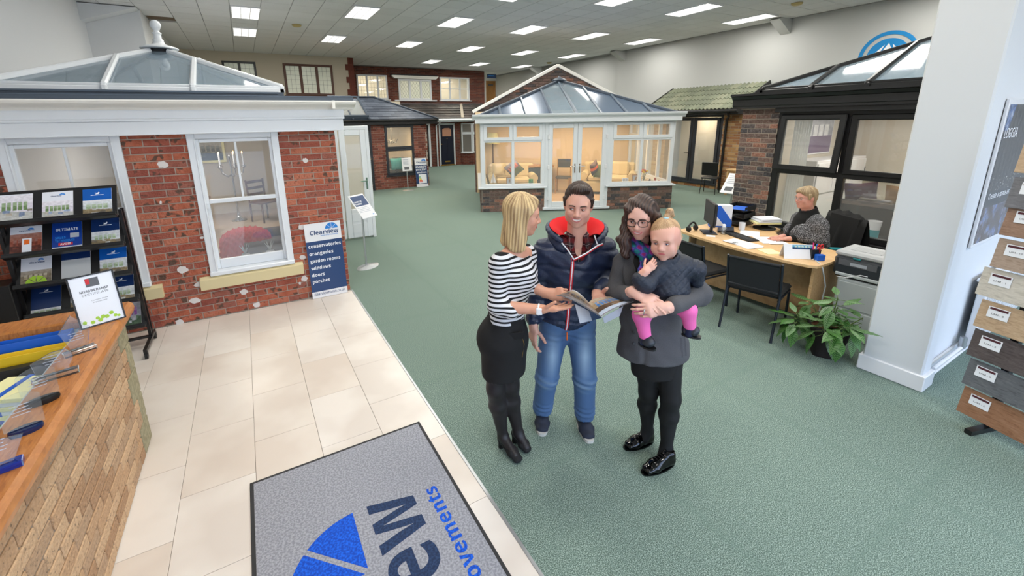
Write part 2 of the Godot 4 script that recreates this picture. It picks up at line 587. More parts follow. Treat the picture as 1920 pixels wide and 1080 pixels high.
func shell() -> void:
	var top := CEIL + 0.06
	var g := G.new()
	g.span(-2.83, -2.63, 0, top, -12.8, 3.2)
	struct("wall_left", g, M.white_wall)
	g = G.new()
	g.span(-2.83, -1.65, 0, top, -18.5, -12.8)
	struct("wall_left_return", g, M.white_wall)
	g = G.new()
	g.prism(PackedVector2Array([Vector2(-2.63, 4.31), Vector2(-1.66, 4.645), Vector2(-2.63, 4.645)]), -12.79, -12.45)
	tag(solo("roof_haunch", g, M.white_wall, "white boxed roof-frame haunch in the corner above the white orangery", "beam"), "", "", "roof frame haunches")
	for z in [6.98, 12.85, 18.3]:
		g = G.new()
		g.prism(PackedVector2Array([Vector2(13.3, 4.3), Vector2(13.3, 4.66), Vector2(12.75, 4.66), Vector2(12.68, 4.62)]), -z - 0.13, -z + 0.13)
		solo("roof_haunch", g, M.shaded_white_wall, "white roof haunch high on the right wall, %s" % ("above the tiled garden room" if z < 8 else "beyond the brick gable's right slope" if z < 14 else "at the far end over the gable"), "beam", "roof frame haunches")
	g = G.new()
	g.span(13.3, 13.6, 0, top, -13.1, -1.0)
	struct("wall_right", g, M.shaded_white_wall)
	g = G.new()
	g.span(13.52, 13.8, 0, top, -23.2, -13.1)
	struct("wall_right_far", g, M.shaded_white_wall)
	g = G.new()
	g.span(4.6, 13.3, 0, top, -1.16, -1.0)
	struct("wall_front", g, M.white_wall)
	g = G.new()
	g.span(9.0, 9.2, 0, top, -1.0, 3.2)
	struct("wall_side", g, M.white_wall)
	g = G.new()
	g.span(-2.63, 9.0, 3.0, top, 3.0, 3.2)
	g.span(-2.63, -2.2, 0, 3.0, 3.0, 3.2)
	g.span(8.6, 9.0, 0, 3.0, 3.0, 3.2)
	g.span(-2.2, 8.6, 0, 0.12, 3.0, 3.2)
	struct("wall_back", g, M.white_wall)
	for i in 4:
		g = G.new()
		var x0 := -2.2 + 2.7 * i
		g.span(x0, x0 + 0.07, 0.12, 3.0, 3.05, 3.15)
		g.span(x0 + 2.63, x0 + 2.7, 0.12, 3.0, 3.05, 3.15)
		g.span(x0, x0 + 2.7, 2.93, 3.0, 3.05, 3.15)
		g.span(x0, x0 + 2.7, 0.12, 0.2, 3.05, 3.15)
		var w := struct("window_%d" % (i + 1), g, M.anthracite)
		g = G.new()
		g.span(x0 + 0.07, x0 + 2.63, 0.2, 2.93, 3.095, 3.105)
		part("pane", g, M.glass, w)
	g = G.new()
	g.span(-14, 22, -0.3, -0.05, 3.25, 30)
	var pm := mat("paving", Color(0.55, 0.55, 0.54), 0.9)
	struct("floor_outside", g, pm)

func floors() -> void:
	var g := G.new()
	g.span(0.99, 13.8, -0.1, 0.0, -23.4, 3.2)
	g.span(-2.83, 0.99, -0.1, 0.0, -23.4, -5.5)
	struct("floor", g, M.carpet)
	g = G.new()
	g.span(-2.83, 0.975, -0.1, -0.004, -5.5, 3.2)
	var f := struct("floor_tiled", g, M.grout)
	var tm := G.new()
	tm.span(-0.1988, 0.1988, -0.02, 0.0, -0.2988, 0.2988, 0.0012)
	var mesh := tm.mesh()
	var bx := -1.015
	for c in range(-5, 5):
		for r in range(-3, 14):
			var z := 4.822 - 0.6 * r + (0.3 if c & 1 else 0.0) + 0.3
			var x0 := bx + 0.4 * c
			var x1 := x0 + 0.4
			if z - 0.3 > 5.52 or z < -3.2 or x1 < -2.6:
				continue
			if z + 0.3 > 5.52:
				var h := 5.52 - (z - 0.3)
				if h < 0.02: continue
				var q := G.new()
				q.span(x0 + 0.0012, x1 - 0.0012, -0.02, 0.0, -5.52, -(z - 0.3) - 0.0012, 0.0012)
				part("tile", q, M.floor_tile, f)
				continue
			inst("tile", mesh, M.floor_tile if rng.randf() < 0.6 else M.floor_tile_warm, f, Transform3D(Basis.IDENTITY, V((x0 + x1) / 2, 0, z)))
	g = G.new()
	g.span(0.975, 0.995, -0.02, 0.003, -5.52, 3.2, 0.002)
	struct("trim_1", g, M.alu)
	var t := thing("entrance_mat", "grey entrance mat with a dark rubber edge and blue logo lettering on the cream tiles", "mat", V(0.3025, 0.0, 1.135))
	g = G.new()
	g.box(Vector3(0, 0.003, 0), Vector3(1.105, 0.006, 3.0), Basis.IDENTITY, 0.002)
	part("rubber_edge", g, M.mat_edge, t)
	g = G.new()
	g.box(Vector3(0, 0.0055, 0), Vector3(1.065, 0.007, 2.96), Basis.IDENTITY, 0.002)
	part("pile", g, M.mat_pile, t)
	mat_logo(t)

func fan(g: G, r: float, y0: float, h: float, xf: Transform3D, gap := 0.06, sx := 1.0) -> void:
	for k in 4:
		var a0 := PI * k / 4.0
		var a1 := PI * (k + 1) / 4.0
		var mid := (a0 + a1) / 2
		var poly := PackedVector2Array()
		var off := Vector2(cos(mid), sin(mid)) * r * gap * 1.3
		poly.append(off * 0.6 + off)
		for i in 9:
			var a := lerpf(a0 + gap * 0.75, a1 - gap * 0.75, i / 8.0)
			poly.append(Vector2(cos(a), sin(a)) * r)
		for i in poly.size():
			poly[i].x *= sx
			poly[i].y = maxf(poly[i].y, 0.0) + y0
		g.prism(poly, 0, h, xf)

func mat_logo(t: Node3D) -> void:
	var flat := Basis(Vector3(0, 0, -1), Vector3(-1, 0, 0), Vector3(0, 1, 0))
	var g := G.new()
	fan(g, 0.39, 0.0, 0.001, Transform3D(flat, Vector3(-0.0325, 0.0089, -0.575)), 0.045)
	part("logo_fan", g, M.mat_blue, t)
	say(t, "Clearview", 0.33, M.mat_navy, Transform3D(flat, Vector3(0.2925, 0.0092, 0.965)), 1.93)
	say(t, "home improvements", 0.08, M.mat_blue, Transform3D(flat, Vector3(0.4345, 0.0092, 0.385)), 1.29)

func ceiling() -> void:
	var g := G.new()
	g.span(-2.9, 13.9, CEIL + 0.004, CEIL + 0.2, -23.4, 3.3)
	var c := struct("ceiling", g, M.ceiling_grid)
	var list := []
	for i in range(-5, 24):
		for j in range(-23, 21):
			var x := 0.1 + 0.593 * (i + 0.5)
			var z := 10.33 + 0.605 * (j + 0.5)
			if x < -2.6 or x > 13.3: continue
			if x < -1.65 and z > 12.8: continue
			if z > 18.5 and x < 4.2: continue
			if z > 20.9 and x < 11.6: continue
			if absf(x + 1.38) < 0.3 and absf(z - 13.6) < 0.35: continue
			list.append(Vector2(x, z))
	var lights := []
	for n in get_children():
		if n.has_meta("category") and n.get_meta("category") == "ceiling light": lights.append(Vector2(n.position.x, -n.position.z))
	var one := G.new()
	one.box(Vector3.ZERO, Vector3(0.578, 0.012, 0.589), Basis.IDENTITY, 0.003)
	var mesh := one.mesh()
	var rest := G.new()
	var seen := []
	for q: Vector2 in list:
		var hit := false
		for l: Vector2 in lights:
			if absf(l.x - q.x) < 0.45 and absf(l.y - q.y) < 0.75:
				hit = true
				for side: float in [-1.0, 1.0]:
					pass
		if hit:
			continue
		seen.append(q)
	seen.sort_custom(func(a, b): return a.y < b.y)
	var count := 0
	for q: Vector2 in seen:
		var px: Vector3 = V(q.x, CEIL, q.y)
		var sight := q.y > 6.3 and q.x < 0.2 + q.y * 1.35 and q.x > -0.5 * q.y
		if sight and count < 300:
			count += 1
			inst("tile", mesh, M["ceiling_tile%d" % rng.randi_range(0, 2)], c, Transform3D(Basis.IDENTITY, px))
		else:
			rest.box(px, Vector3(0.578, 0.012, 0.589))
	for l: Vector2 in lights:
		var b := [1e9, -1e9, 1e9, -1e9]
		for q: Vector2 in list:
			if absf(l.x - q.x) < 0.45 and absf(l.y - q.y) < 0.75:
				b[0] = minf(b[0], q.x - 0.29)
				b[1] = maxf(b[1], q.x + 0.29)
				b[2] = minf(b[2], q.y - 0.295)
				b[3] = maxf(b[3], q.y + 0.295)
		if b[0] > 1e8: continue
		var y0 := CEIL - 0.006
		var y1 := CEIL + 0.006
		if l.x - 0.3 > b[0]: rest.span(b[0], l.x - 0.297, y0, y1, -b[3], -b[2])
		if l.x + 0.3 < b[1]: rest.span(l.x + 0.297, b[1], y0, y1, -b[3], -b[2])
		if l.y - 0.6 > b[2]: rest.span(l.x - 0.297, l.x + 0.297, y0, y1, -(l.y - 0.6), -b[2])
		if l.y + 0.6 < b[3]: rest.span(l.x - 0.297, l.x + 0.297, y0, y1, -b[3], -(l.y + 0.6))
	tag(part("far_tiles", rest, M.ceiling_tile1, c), "", "", "", "stuff")
	g = G.new()
	g.span(-1.63, -1.09, CEIL - 0.001, CEIL + 0.006, -13.75, -13.1)
	part("bare_board", g, mat("bare_board", Color(0.4, 0.33, 0.26), 0.9), c, "brown board where a tile is missing")
	for p in [Vector2(1.59, 12.98), Vector2(11.54, 5.9), Vector2(12.6, 16.65)]:
		g = G.new()
		g.lathe([Vector2(0.001, 0.0), Vector2(0.08, 0.0), Vector2(0.11, 0.02), Vector2(0.12, 0.05), Vector2(0.001, 0.05)], 20)
		solo("smoke_detector", g, mat("old_plastic", Color(0.72, 0.64, 0.42), 0.5), "yellowed round smoke detector on the ceiling, %s" % ("above the cream wall" if p.x < 2 else "near the right wall in front" if p.x > 11 and p.y < 8 else "far back near the right wall"), "smoke detector", "smoke detectors", V(p.x, CEIL - 0.056, p.y))

func wall_with_holes(x0: float, x1: float, y0: float, y1: float, z0: float, z1: float, holes: Array) -> G:
	var g := G.new()
	var x := x0
	for h in holes:
		if h[0] > x: g.span(x, h[0], y0, y1, z0, z1)
		if h[2] > y0: g.span(h[0], h[1], y0, h[2], z0, z1)
		if h[3] < y1: g.span(h[0], h[1], h[3], y1, z0, z1)
		x = h[1]
	if x < x1: g.span(x, x1, y0, y1, z0, z1)
	return g

func casement(parent: Node, x0: float, x1: float, y0: float, y1: float, z: float, m: Material, lights: Array, fw := 0.06, gm: Material = null, transom := 0.0, lead := 0, nm := "window") -> MeshInstance3D:
	var g := G.new()
	g.span(x0, x0 + fw, y0, y1, z - 0.06, z, 0.006)
	g.span(x1 - fw, x1, y0, y1, z - 0.06, z, 0.006)
	g.span(x0 + fw, x1 - fw, y1 - fw, y1, z - 0.06, z, 0.006)
	g.span(x0 + fw, x1 - fw, y0, y0 + fw, z - 0.06, z, 0.006)
	var xs := [x0 + fw]
	for f: float in lights:
		var mx := lerpf(x0, x1, f)
		g.span(mx - fw * 0.6, mx + fw * 0.6, y0 + fw, y1 - fw, z - 0.06, z, 0.006)
		xs.append(mx - fw * 0.6)
		xs.append(mx + fw * 0.6)
	xs.append(x1 - fw)
	if transom > 0.0:
		var ty := lerpf(y0, y1, transom)
		g.span(x0 + fw, x1 - fw, ty - 0.02, ty + 0.02, z - 0.05, z - 0.004)
	var w := part(nm, g, m, parent)
	for i in range(0, xs.size(), 2):
		g = G.new()
		g.span(xs[i], xs[i + 1], y0 + fw, y1 - fw, z - 0.035, z - 0.029)
		part("pane", g, gm if gm else M.glass, w)
		if lead > 0:
			g = G.new()
			var wx: float = xs[i + 1] - xs[i]
			var hy := y1 - y0 - 2 * fw
			if lead == 1:
				for k in range(1, 3): g.span(xs[i] + wx * k / 3.0 - 0.004, xs[i] + wx * k / 3.0 + 0.004, y0 + fw, y1 - fw, z - 0.03, z - 0.024)
				for k in range(1, 6): g.span(xs[i], xs[i + 1], y0 + fw + hy * k / 6.0 - 0.004, y0 + fw + hy * k / 6.0 + 0.004, z - 0.03, z - 0.024)
			else:
				var st := wx / 3.0
				var ny := int(ceil(hy / (st * 1.5)))
				for a in range(-ny, 4 + ny):
					for s: float in [-1.0, 1.0]:
						var p0 := Vector2(a * st, 0)
						var p1 := Vector2(a * st + s * hy / 1.5, hy)
						var t0 := 0.0
						var t1 := 1.0
						var dx := p1.x - p0.x
						for lim: float in [0.0, wx]:
							var t := (lim - p0.x) / dx
							if (dx > 0) == (lim == 0.0): t0 = maxf(t0, t)
							else: t1 = minf(t1, t)
						if t1 - t0 > 0.02:
							var b := Vector3(xs[i], y0 + fw, z - 0.027)
							g.bar(b + Vector3(p0.lerp(p1, t0).x, p0.lerp(p1, t0).y, 0), b + Vector3(p0.lerp(p1, t1).x, p0.lerp(p1, t1).y, 0), 0.006, 0.006, Vector3.BACK)
			part("lead", g, M.print_grey, w)
	return w

func far_walls() -> void:
	var z := -18.5
	var g := wall_with_holes(-1.65, 4.0, 0, CEIL, z - 0.2, z, [[-0.34, 0.72, 3.2, 4.35], [1.62, 3.39, 3.2, 4.35]])
	struct("wall_far_left", g, M.cream_wall)
	var t := thing("office_window", "brown wooden upstairs window with leaded panes in the cream wall", "window", Vector3(0, 0, z + 0.01))
	casement(t, 1.62, 3.39, 3.2, 4.35, 0.02, M.brown_wood, [0.335, 0.665], 0.085, M.leaded_glass, 0.0, 1, "frame")
	g = G.new()
	g.span(1.56, 3.45, 3.15, 3.2, -0.02, 0.09, 0.01)
	part("sill", g, M.brown_wood, t)
	t = thing("office_window", "dark upstairs window half hidden behind the white orangery's roof", "window", Vector3(0, 0, z + 0.01))
	casement(t, -0.34, 0.72, 3.2, 4.35, 0.02, M.black_frame, [0.5], 0.07, M.leaded_glass, 0.0, 1, "frame")
	g = G.new()
	g.span(-1.6, 11.4, 2.7, 2.8, -23.1, -21.05)
	g.span(-1.6, 4.1, 2.7, 2.8, -21.05, -18.75)
	struct("floor_upstairs", g, M.carpet)
	g = G.new()
	g.span(-1.65, 11.6, 0, CEIL, -23.3, -23.1)
	struct("wall_far_office", g, M.cream_wall)
	for x in [0.2, 2.5, 5.6, 8.0, 10.2]:
		var l := AreaLight3D.new()
		l.name = "office_light"
		l.area_size = Vector2(0.9, 0.9)
		l.light_energy = 6.0
		l.light_color = Color(1.0, 0.97, 0.9)
		l.shadow_enabled = true
		l.rotation.x = -PI / 2
		l.position = V(x, CEIL - 0.03, 20.6 if x < 4 else 22.0)
		add_child(l)
	g = wall_with_holes(11.6, 13.52, 0, CEIL, -23.2, -23.0, [[12.82, 13.46, 2.75, 4.4]])
	struct("wall_far_right", g, M.white_wall)
	g = G.new()
	g.span(12.82, 12.9, 2.75, 4.4, -23.1, -22.98, 0.005)
	g.span(13.38, 13.46, 2.75, 4.4, -23.1, -22.98, 0.005)
	g.span(12.9, 13.38, 4.32, 4.4, -23.1, -22.98, 0.005)
	var d := struct("door_1", g, M.door_oak)
	g = G.new()
	g.span(12.9, 13.38, 2.75, 4.32, -23.08, -23.03, 0.004)
	part("door_leaf", g, M.door_oak, d)
	g = G.new()
	g.span(12.98, 13.3, 4.12, 4.22, -23.03, -23.0)
	part("door_closer", g, M.print_grey, d)
	t = thing("hanging_sign", "small dark blue sign hanging from the ceiling near the upstairs door", "sign", V(12.0, 4.44, 20.9))
	g = G.new()
	g.box(Vector3.ZERO, Vector3(0.56, 0.2, 0.03), Basis.IDENTITY, 0.004)
	part("panel", g, M.navy_print, t)
	g = G.new()
	for s in [-0.2, 0.2]: g.tube([Vector3(s, 0.1, 0), Vector3(s, 0.22, 0)], 0.004, 6)
	part("hanger", g, M.alu, t)
	g = G.new()
	g.box(Vector3(-0.02, 0.02, 0.016), Vector3(0.36, 0.05, 0.002))
	part("printed_band", g, M.blue_print, t)

# ------------------------------------------------------------------ brickwork
func brick_mesh(l: float, h: float, d: float) -> ArrayMesh:
	var key := "brick %.3f %.3f %.3f" % [l, h, d]
	if not shared.has(key):
		var g := G.new()
		g.box(Vector3.ZERO, Vector3(l, h, d), Basis.IDENTITY, 0.004)
		shared[key] = g.mesh()
	return shared[key]

# courses of stretchers over rectangles [x0, x1, y0, y1] on the plane z, facing +z; at most `most` bricks become parts
func bricks(parent: Node3D, areas: Array, z: float, keys: Array, mortar: Material, most := 300, bl := 0.215, bh := 0.065, joint := 0.01, depth := 0.03, xf := Transform3D.IDENTITY) -> void:
	var pl := bl + joint
	var ph := bh + joint
	var rest := {}
	var core := G.new()
	var made := 0
	for a in areas:
		core.box(xf * Vector3((a[0] + a[1]) / 2, (a[2] + a[3]) / 2, z - 0.02 - depth / 2), Vector3(a[1] - a[0], a[3] - a[2], depth + 0.024), xf.basis)
		var r0 := int(floor(a[2] / ph))
		var r1 := int(ceil(a[3] / ph))
		for r in range(r0, r1):
			var y0 := maxf(r * ph + joint, a[2])
			var y1 := minf((r + 1) * ph, a[3])
			if y1 - y0 < 0.012: continue
			var off := 0.5 * pl if r & 1 else 0.0
			var q0 := int(floor((a[0] - off) / pl)) - 1
			var q1 := int(ceil((a[1] - off) / pl)) + 1
			for q in range(q0, q1):
				var x0 := maxf(q * pl + off + joint / 2, a[0])
				var x1 := minf((q + 1) * pl + off - joint / 2, a[1])
				if x1 - x0 < 0.02: continue
				var key: String = keys[rng.randi() % keys.size()]
				var p := xf * Vector3((x0 + x1) / 2, (y0 + y1) / 2, z - depth / 2 + rng.randf_range(-0.0025, 0.0015))
				var s := Vector3(x1 - x0, y1 - y0, depth)
				if made < most:
					made += 1
					inst("brick", brick_mesh(snappedf(s.x, 0.005), snappedf(s.y, 0.005), depth), M[key], parent, Transform3D(xf.basis, p))
				else:
					if not rest.has(key): rest[key] = G.new()
					rest[key].box(p, s, xf.basis)
	part("mortar", core, mortar, parent)
	for key in rest:
		tag(part("bricks", rest[key], M[key], parent), "", "", "", "stuff")

func ogee(h: float, d: float, top_out := true) -> PackedVector2Array:
	var p := PackedVector2Array([Vector2(-0.03, 0), Vector2(0.0, 0)])
	for i in 9:
		var t := i / 8.0
		p.append(Vector2(d * (t - sin(TAU * t) * 0.12), h * (0.08 + 0.72 * (t - sin(TAU * t + PI) * 0.06))))
	p.append(Vector2(d + 0.004, h * 0.84))
	p.append(Vector2(d + 0.004, h))
	p.append(Vector2(-0.03, h))
	return p

const REDS := ["red_brick0", "red_brick1", "red_brick2", "red_brick3", "red_brick4", "red_brick5", "red_brick1", "red_brick3"]
const MULTI := ["multi_brick0", "multi_brick1", "multi_brick2", "multi_brick3", "multi_brick4", "multi_brick0", "multi_brick2"]

func sash(t: Node3D, x0: float, x1: float, y0: float, y1: float, z: float) -> void:
	var g := G.new()
	var m: Material = M.white_pvc
	g.span(x0, x0 + 0.075, y0, y1, z - 0.13, z, 0.005)
	g.span(x1 - 0.075, x1, y0, y1, z - 0.13, z, 0.005)
	g.span(x0 + 0.075, x1 - 0.075, y1 - 0.06, y1, z - 0.13, z, 0.005)
	g.span(x0 - 0.005, x1 + 0.005, y0, y0 + 0.05, z - 0.13, z + 0.03, 0.008)
	g.span(x0 + 0.06, x0 + 0.075, y0 + 0.05, y1 - 0.06, z - 0.02, z + 0.008, 0.003)
	g.span(x1 - 0.075, x1 - 0.06, y0 + 0.05, y1 - 0.06, z - 0.02, z + 0.008, 0.003)
	var w := part("sash_window", g, m, t)
	var ym := y0 + 0.815
	for k in 2:
		var a := (ym if k == 1 else y0 + 0.05)
		var b := (y1 - 0.06 if k == 1 else ym + 0.04)
		var zz := z - 0.03 if k == 1 else z - 0.075
		var f := 0.035
		g = G.new()
		var l := x0 + 0.07
		var r := x1 - 0.07
		var bot := 0.11 if k == 0 else 0.045
		g.span(l, l + f, a, b, zz - 0.04, zz, 0.005)
		g.span(r - f, r, a, b, zz - 0.04, zz, 0.005)
		g.span(l + f, r - f, b - 0.04, b, zz - 0.04, zz, 0.005)
		g.span(l + f, r - f, a, a + bot, zz - 0.04, zz, 0.005)
		if k == 1:
			g.span((x0 + x1) / 2 - 0.012, (x0 + x1) / 2 + 0.012, a + bot, b - 0.04, zz - 0.03, zz - 0.008, 0.003)
			for s in [l + 0.015, r - 0.015]:
				g.prism(PackedVector2Array([Vector2(s - 0.015, a - 0.05), Vector2(s + 0.015, a - 0.05), Vector2(s + 0.018, a), Vector2(s - 0.018, a)]), zz - 0.035, zz - 0.002)
		part("sash", g, m, w)
		g = G.new()
		g.span(l + f, r - f, a + bot, b - 0.04, zz - 0.024, zz - 0.018)
		part("pane", g, M.glass, w)

func white_orangery() -> void:
	var t := thing("white_orangery", "red brick orangery with white sash windows and white glazed lantern roof", "orangery", V(0, 0, 5.52))
	bricks(t, [[-1.07, -0.53, 0, 2.075], [0.34, 0.965, 0, 2.075], [-0.53, 0.34, 0, 0.36], [-2.63, -1.94, 0, 2.075], [-1.94, -1.07, 0, 0.36]], 0.0, REDS, M.mortar, 300)
	var daubs := [[-0.77, 1.77, 0.07, 0.035], [-0.78, 0.62, 0.07, 0.04], [-0.66, 0.42, 0.07, 0.03], [-0.72, 0.24, 0.07, 0.035], [-0.24, 0.24, 0.06, 0.035], [-0.13, 0.05, 0.06, 0.03], [-0.9, 0.02, 0.05, 0.04], [0.6, 1.73, 0.045, 0.032], [0.47, 0.93, 0.06, 0.03], [0.43, 0.27, 0.05, 0.04], [0.44, 0.55, 0.05, 0.03], [-0.55, 0.95, 0.03, 0.015], [-0.85, 1.38, 0.015, 0.02], [0.37, 0.22, 0.02, 0.02]]
	for d in daubs:
		var g := G.new()
		var poly := PackedVector2Array()
		for i in 14:
			var a := TAU * i / 14
			var q: float = rng.randf_range(0.75, 1.15)
			poly.append(Vector2(d[0] + cos(a) * d[2] * 0.75 * q, d[1] + sin(a) * d[3] * q))
		g.prism(poly, -0.004, 0.0028)
		part("mortar_daub", g, M.paint_splash, t)
	sash(t, -0.53, 0.34, 0.5, 2.075, 0.025)
	sash(t, -1.94, -1.07, 0.5, 2.075, 0.025)
	for x in [[-0.64, 0.43], [-2.05, -0.98]]:
		var g := G.new()
		g.prism(PackedVector2Array([Vector2(-0.1, 0.36), Vector2(0.065, 0.36), Vector2(0.065, 0.475), Vector2(0.02, 0.5), Vector2(-0.1, 0.5)]), 0, x[1] - x[0], Transform3D(Basis(Vector3(0, 0, 1), Vector3(0, 1, 0), Vector3(-1, 0, 0)), Vector3(x[1], 0, 0)))
		part("stone_sill", g, M.sill_stone, t)
	var g := G.new()
	g.span(-2.63, -1.94, 0, 2.075, -0.17, -0.05)
	g.span(-1.07, -0.53, 0, 2.075, -0.17, -0.05)
	g.span(0.34, 0.965, 0, 2.075, -0.17, -0.05)
	g.span(-1.94, -1.07, 0, 0.36, -0.17, -0.05)
	g.span(-0.53, 0.34, 0, 0.36, -0.17, -0.05)
	g.span(0.83, 0.965, 0, 2.075, -2.3, -0.17)
	part("inner_wall", g, M.cream_wall, t)
	g = G.new()
	g.span(-2.63, 1.06, 2.075, 2.205, -0.2, 0.1, 0.004)
	g.span(-2.63, 1.06, 2.07, 2.085, -0.2, 0.112, 0.004)
	g.span(0.86, 1.06, 2.075, 2.205, -3.6, -0.2, 0.004)
	part("fascia", g, M.white_pvc, t)
	g = G.new()
	var sec := PackedVector2Array([Vector2(-0.1, 2.205), Vector2(0.112, 2.205), Vector2(0.112, 2.225), Vector2(0.1, 2.232), Vector2(0.105, 2.315), Vector2(-0.1, 2.315)])
	var run := Transform3D(Basis(Vector3(0, 0, 1), Vector3(0, 1, 0), Vector3(-1, 0, 0)), Vector3(1.075, 0, 0))
	g.prism(sec, 0, 3.7, run)
	g.span(0.86, 1.075, 2.205, 2.315, -3.6, 0.1)
	part("frieze_board", g, M.white_pvc, t)
	g = G.new()
	var og := ogee(0.095, 0.11)
	for i in og.size(): og[i] += Vector2(0.11, 2.31)
	run.origin.x = 1.2
	g.prism(og, 0, 3.83, run)
	g.span(1.075, 1.2, 2.31, 2.405, -3.6, 0.08)
	part("gutter", g, M.cream_gutter, t)
	g = G.new()
	g.span(0.93, 0.965, 2.315, 2.408, 0.08, 0.226, 0.004)
	part("gutter_joint", g, M.cream_gutter, t)
	g = G.new()
	g.span(-2.63, 1.2, 2.38, 2.455, -3.6, 0.1)
	g.span(-2.63, 0.5, 2.44, 2.53, -3.2, -0.5)
	part("flat_roof", g, M.lead_grey, t)
	g = G.new()
	g.span(-2.63, 0.44, 2.515, 2.535, -0.5, -0.49)
	g.span(-2.63, 1.2, 2.452, 2.458, 0.098, 0.104)
	part("roof_seam", g, M.roof_grey_bar, t)
	lantern(t, Vector3(-0.82, 2.53, -1.88), 1.31, 1.3, 0.62, [-0.39, 0.39], 0.06, M.white_pvc, M.roof_glass, true)

# a square glazed pyramid: centre of its base, half width, half depth, rise, bars on every slope
func lantern(t: Node3D, o: Vector3, hx: float, hz: float, rise: float, bars: Array, bw: float, m: Material, gm: Material, finial: bool) -> void:
	var g := G.new()
	var a := o + Vector3(-hx, 0.05, hz)
	var b := o + Vector3(hx, 0.05, hz)
	var c := o + Vector3(hx, 0.05, -hz)
	var d := o + Vector3(-hx, 0.05, -hz)
	for e in [[a, b], [b, c], [c, d], [d, a]]:
		var dirv: Vector3 = (e[1] - e[0]).normalized() * bw * 0.5
		g.bar(e[0] - dirv - Vector3(0, 0.025, 0), e[1] + dirv - Vector3(0, 0.025, 0), bw, 0.055, Vector3.UP, 0.01)
		g.bar(e[0] - dirv + Vector3(0, 0.015, 0), e[1] + dirv + Vector3(0, 0.015, 0), bw * 0.6, 0.03, Vector3.UP, 0.006)
	part("eaves_bar", g, m, t)
	var apex := o + Vector3(0, rise, 0)
	for e in [a, b, c, d]:
		g = G.new()
		var top: Vector3 = apex + (e - apex).normalized() * 0.14
		g.bar(e + Vector3(0, 0.02, 0), top, bw * 1.3, 0.065, Vector3.UP, 0.014)
		part("hip_bar", g, m, t)
	for e in [[a, b], [b, c], [c, d], [d, a]]:
		var p0: Vector3 = e[0]
		var p1: Vector3 = e[1]
		var u := (p1 - p0).normalized()
		var mid := (p0 + p1) / 2
		var half := (p1 - p0).length() / 2
		var cuts := [-1.0]
		for x: float in bars: cuts.append(x * 1.0 / half)
		cuts.append(1.0)
		for x: float in bars:
			var foot := mid + u * x
			var q := (1.0 - absf(x) / half) * 0.97
			var top := foot + (apex - mid) * q
			g = G.new()
			var out := foot - (apex - mid).normalized() * 0.05
			g.bar(out + Vector3(0, 0.03, 0), top + Vector3(0, 0.03, 0), bw, 0.05, Vector3.UP, 0.016)
			g.box(out + Vector3(0, 0.0, 0), Vector3(bw * 0.95, 0.07, bw * 0.95) if absf(u.x) > 0.5 else Vector3(bw * 0.95, 0.07, bw * 0.95), Basis(u, Vector3.UP, u.cross(Vector3.UP)), 0.014)
			part("glazing_bar", g, m, t)
		for i in cuts.size() - 1:
			var f0: float = cuts[i]
			var f1: float = cuts[i + 1]
			var pts := [mid + u * half * f0, mid + u * half * f1]
			if f1 < 1.0: pts.append(mid + u * half * f1 + (apex - mid) * (1.0 - absf(f1)))
			if f0 * f1 < 0.0: pts.append(apex)
			if f0 > -1.0: pts.append(mid + u * half * f0 + (apex - mid) * (1.0 - absf(f0)))
			g = G.new()
			var nn := u.cross(apex - mid).normalized() * 0.004
			for k in range(1, pts.size() - 1):
				g.tri(pts[0] + nn, pts[k] + nn, pts[k + 1] + nn)
				g.tri(pts[0] - nn, pts[k + 1] - nn, pts[k] - nn)
			for k in pts.size():
				var q0: Vector3 = pts[k]
				var q1: Vector3 = pts[(k + 1) % pts.size()]
				g.quad(q0 - nn, q1 - nn, q1 + nn, q0 + nn)
			part("roof_pane", g, gm, t)
	g = G.new()
	if finial:
		g.lathe([Vector2(0.001, -0.13), Vector2(0.16, -0.13), Vector2(0.17, -0.115), Vector2(0.13, -0.1), Vector2(0.12, -0.05), Vector2(0.15, 0.0)], 24, Transform3D(Basis.IDENTITY, apex))
		part("boss", g, M.black_plastic, t)
		g = G.new()
		var pr := [Vector2(0.001, -0.01), Vector2(0.21, -0.01), Vector2(0.215, 0.005), Vector2(0.19, 0.02), Vector2(0.1, 0.045), Vector2(0.07, 0.06), Vector2(0.06, 0.085), Vector2(0.062, 0.11), Vector2(0.045, 0.115), Vector2(0.042, 0.175), Vector2(0.052, 0.18), Vector2(0.052, 0.195), Vector2(0.034, 0.205), Vector2(0.03, 0.225), Vector2(0.045, 0.235)]
		for i in 9:
			var an := -0.95 + 2.5 * i / 8.0
			pr.append(Vector2(maxf(cos(an), 0.02) * 0.062, 0.29 + sin(an) * 0.062))
		g.lathe(pr, 24, Transform3D(Basis.IDENTITY, apex))
		part("finial", g, m, t)
		g = G.new()
		g.ball(apex + Vector3(0.05, -0.2, 0.1), Vector3(0.045, 0.045, 0.045), 16)
		g.tube([apex + Vector3(0.05, -0.12, 0.1), apex + Vector3(0.05, -0.165, 0.1)], 0.02, 10)
		part("bulb", g, M.white_gloss, t)
	else:
		g.lathe([Vector2(0.001, -0.06), Vector2(0.1, -0.06), Vector2(0.2, 0.0), Vector2(0.2, 0.02), Vector2(0.1, 0.06), Vector2(0.05, 0.09), Vector2(0.03, 0.13), Vector2(0.001, 0.15)], 20, Transform3D(Basis.IDENTITY, apex))
		part("boss", g, m, t)

func lever(g: G, p: Vector3, dir: float) -> void:
	g.box(p, Vector3(0.03, 0.22, 0.012), Basis.IDENTITY, 0.005)
	g.tube([p + Vector3(0, 0.05, 0), p + Vector3(0, 0.05, 0.045), p + Vector3(dir * 0.03, 0.05, 0.055), p + Vector3(dir * 0.12, 0.05, 0.055)], 0.01, 8)

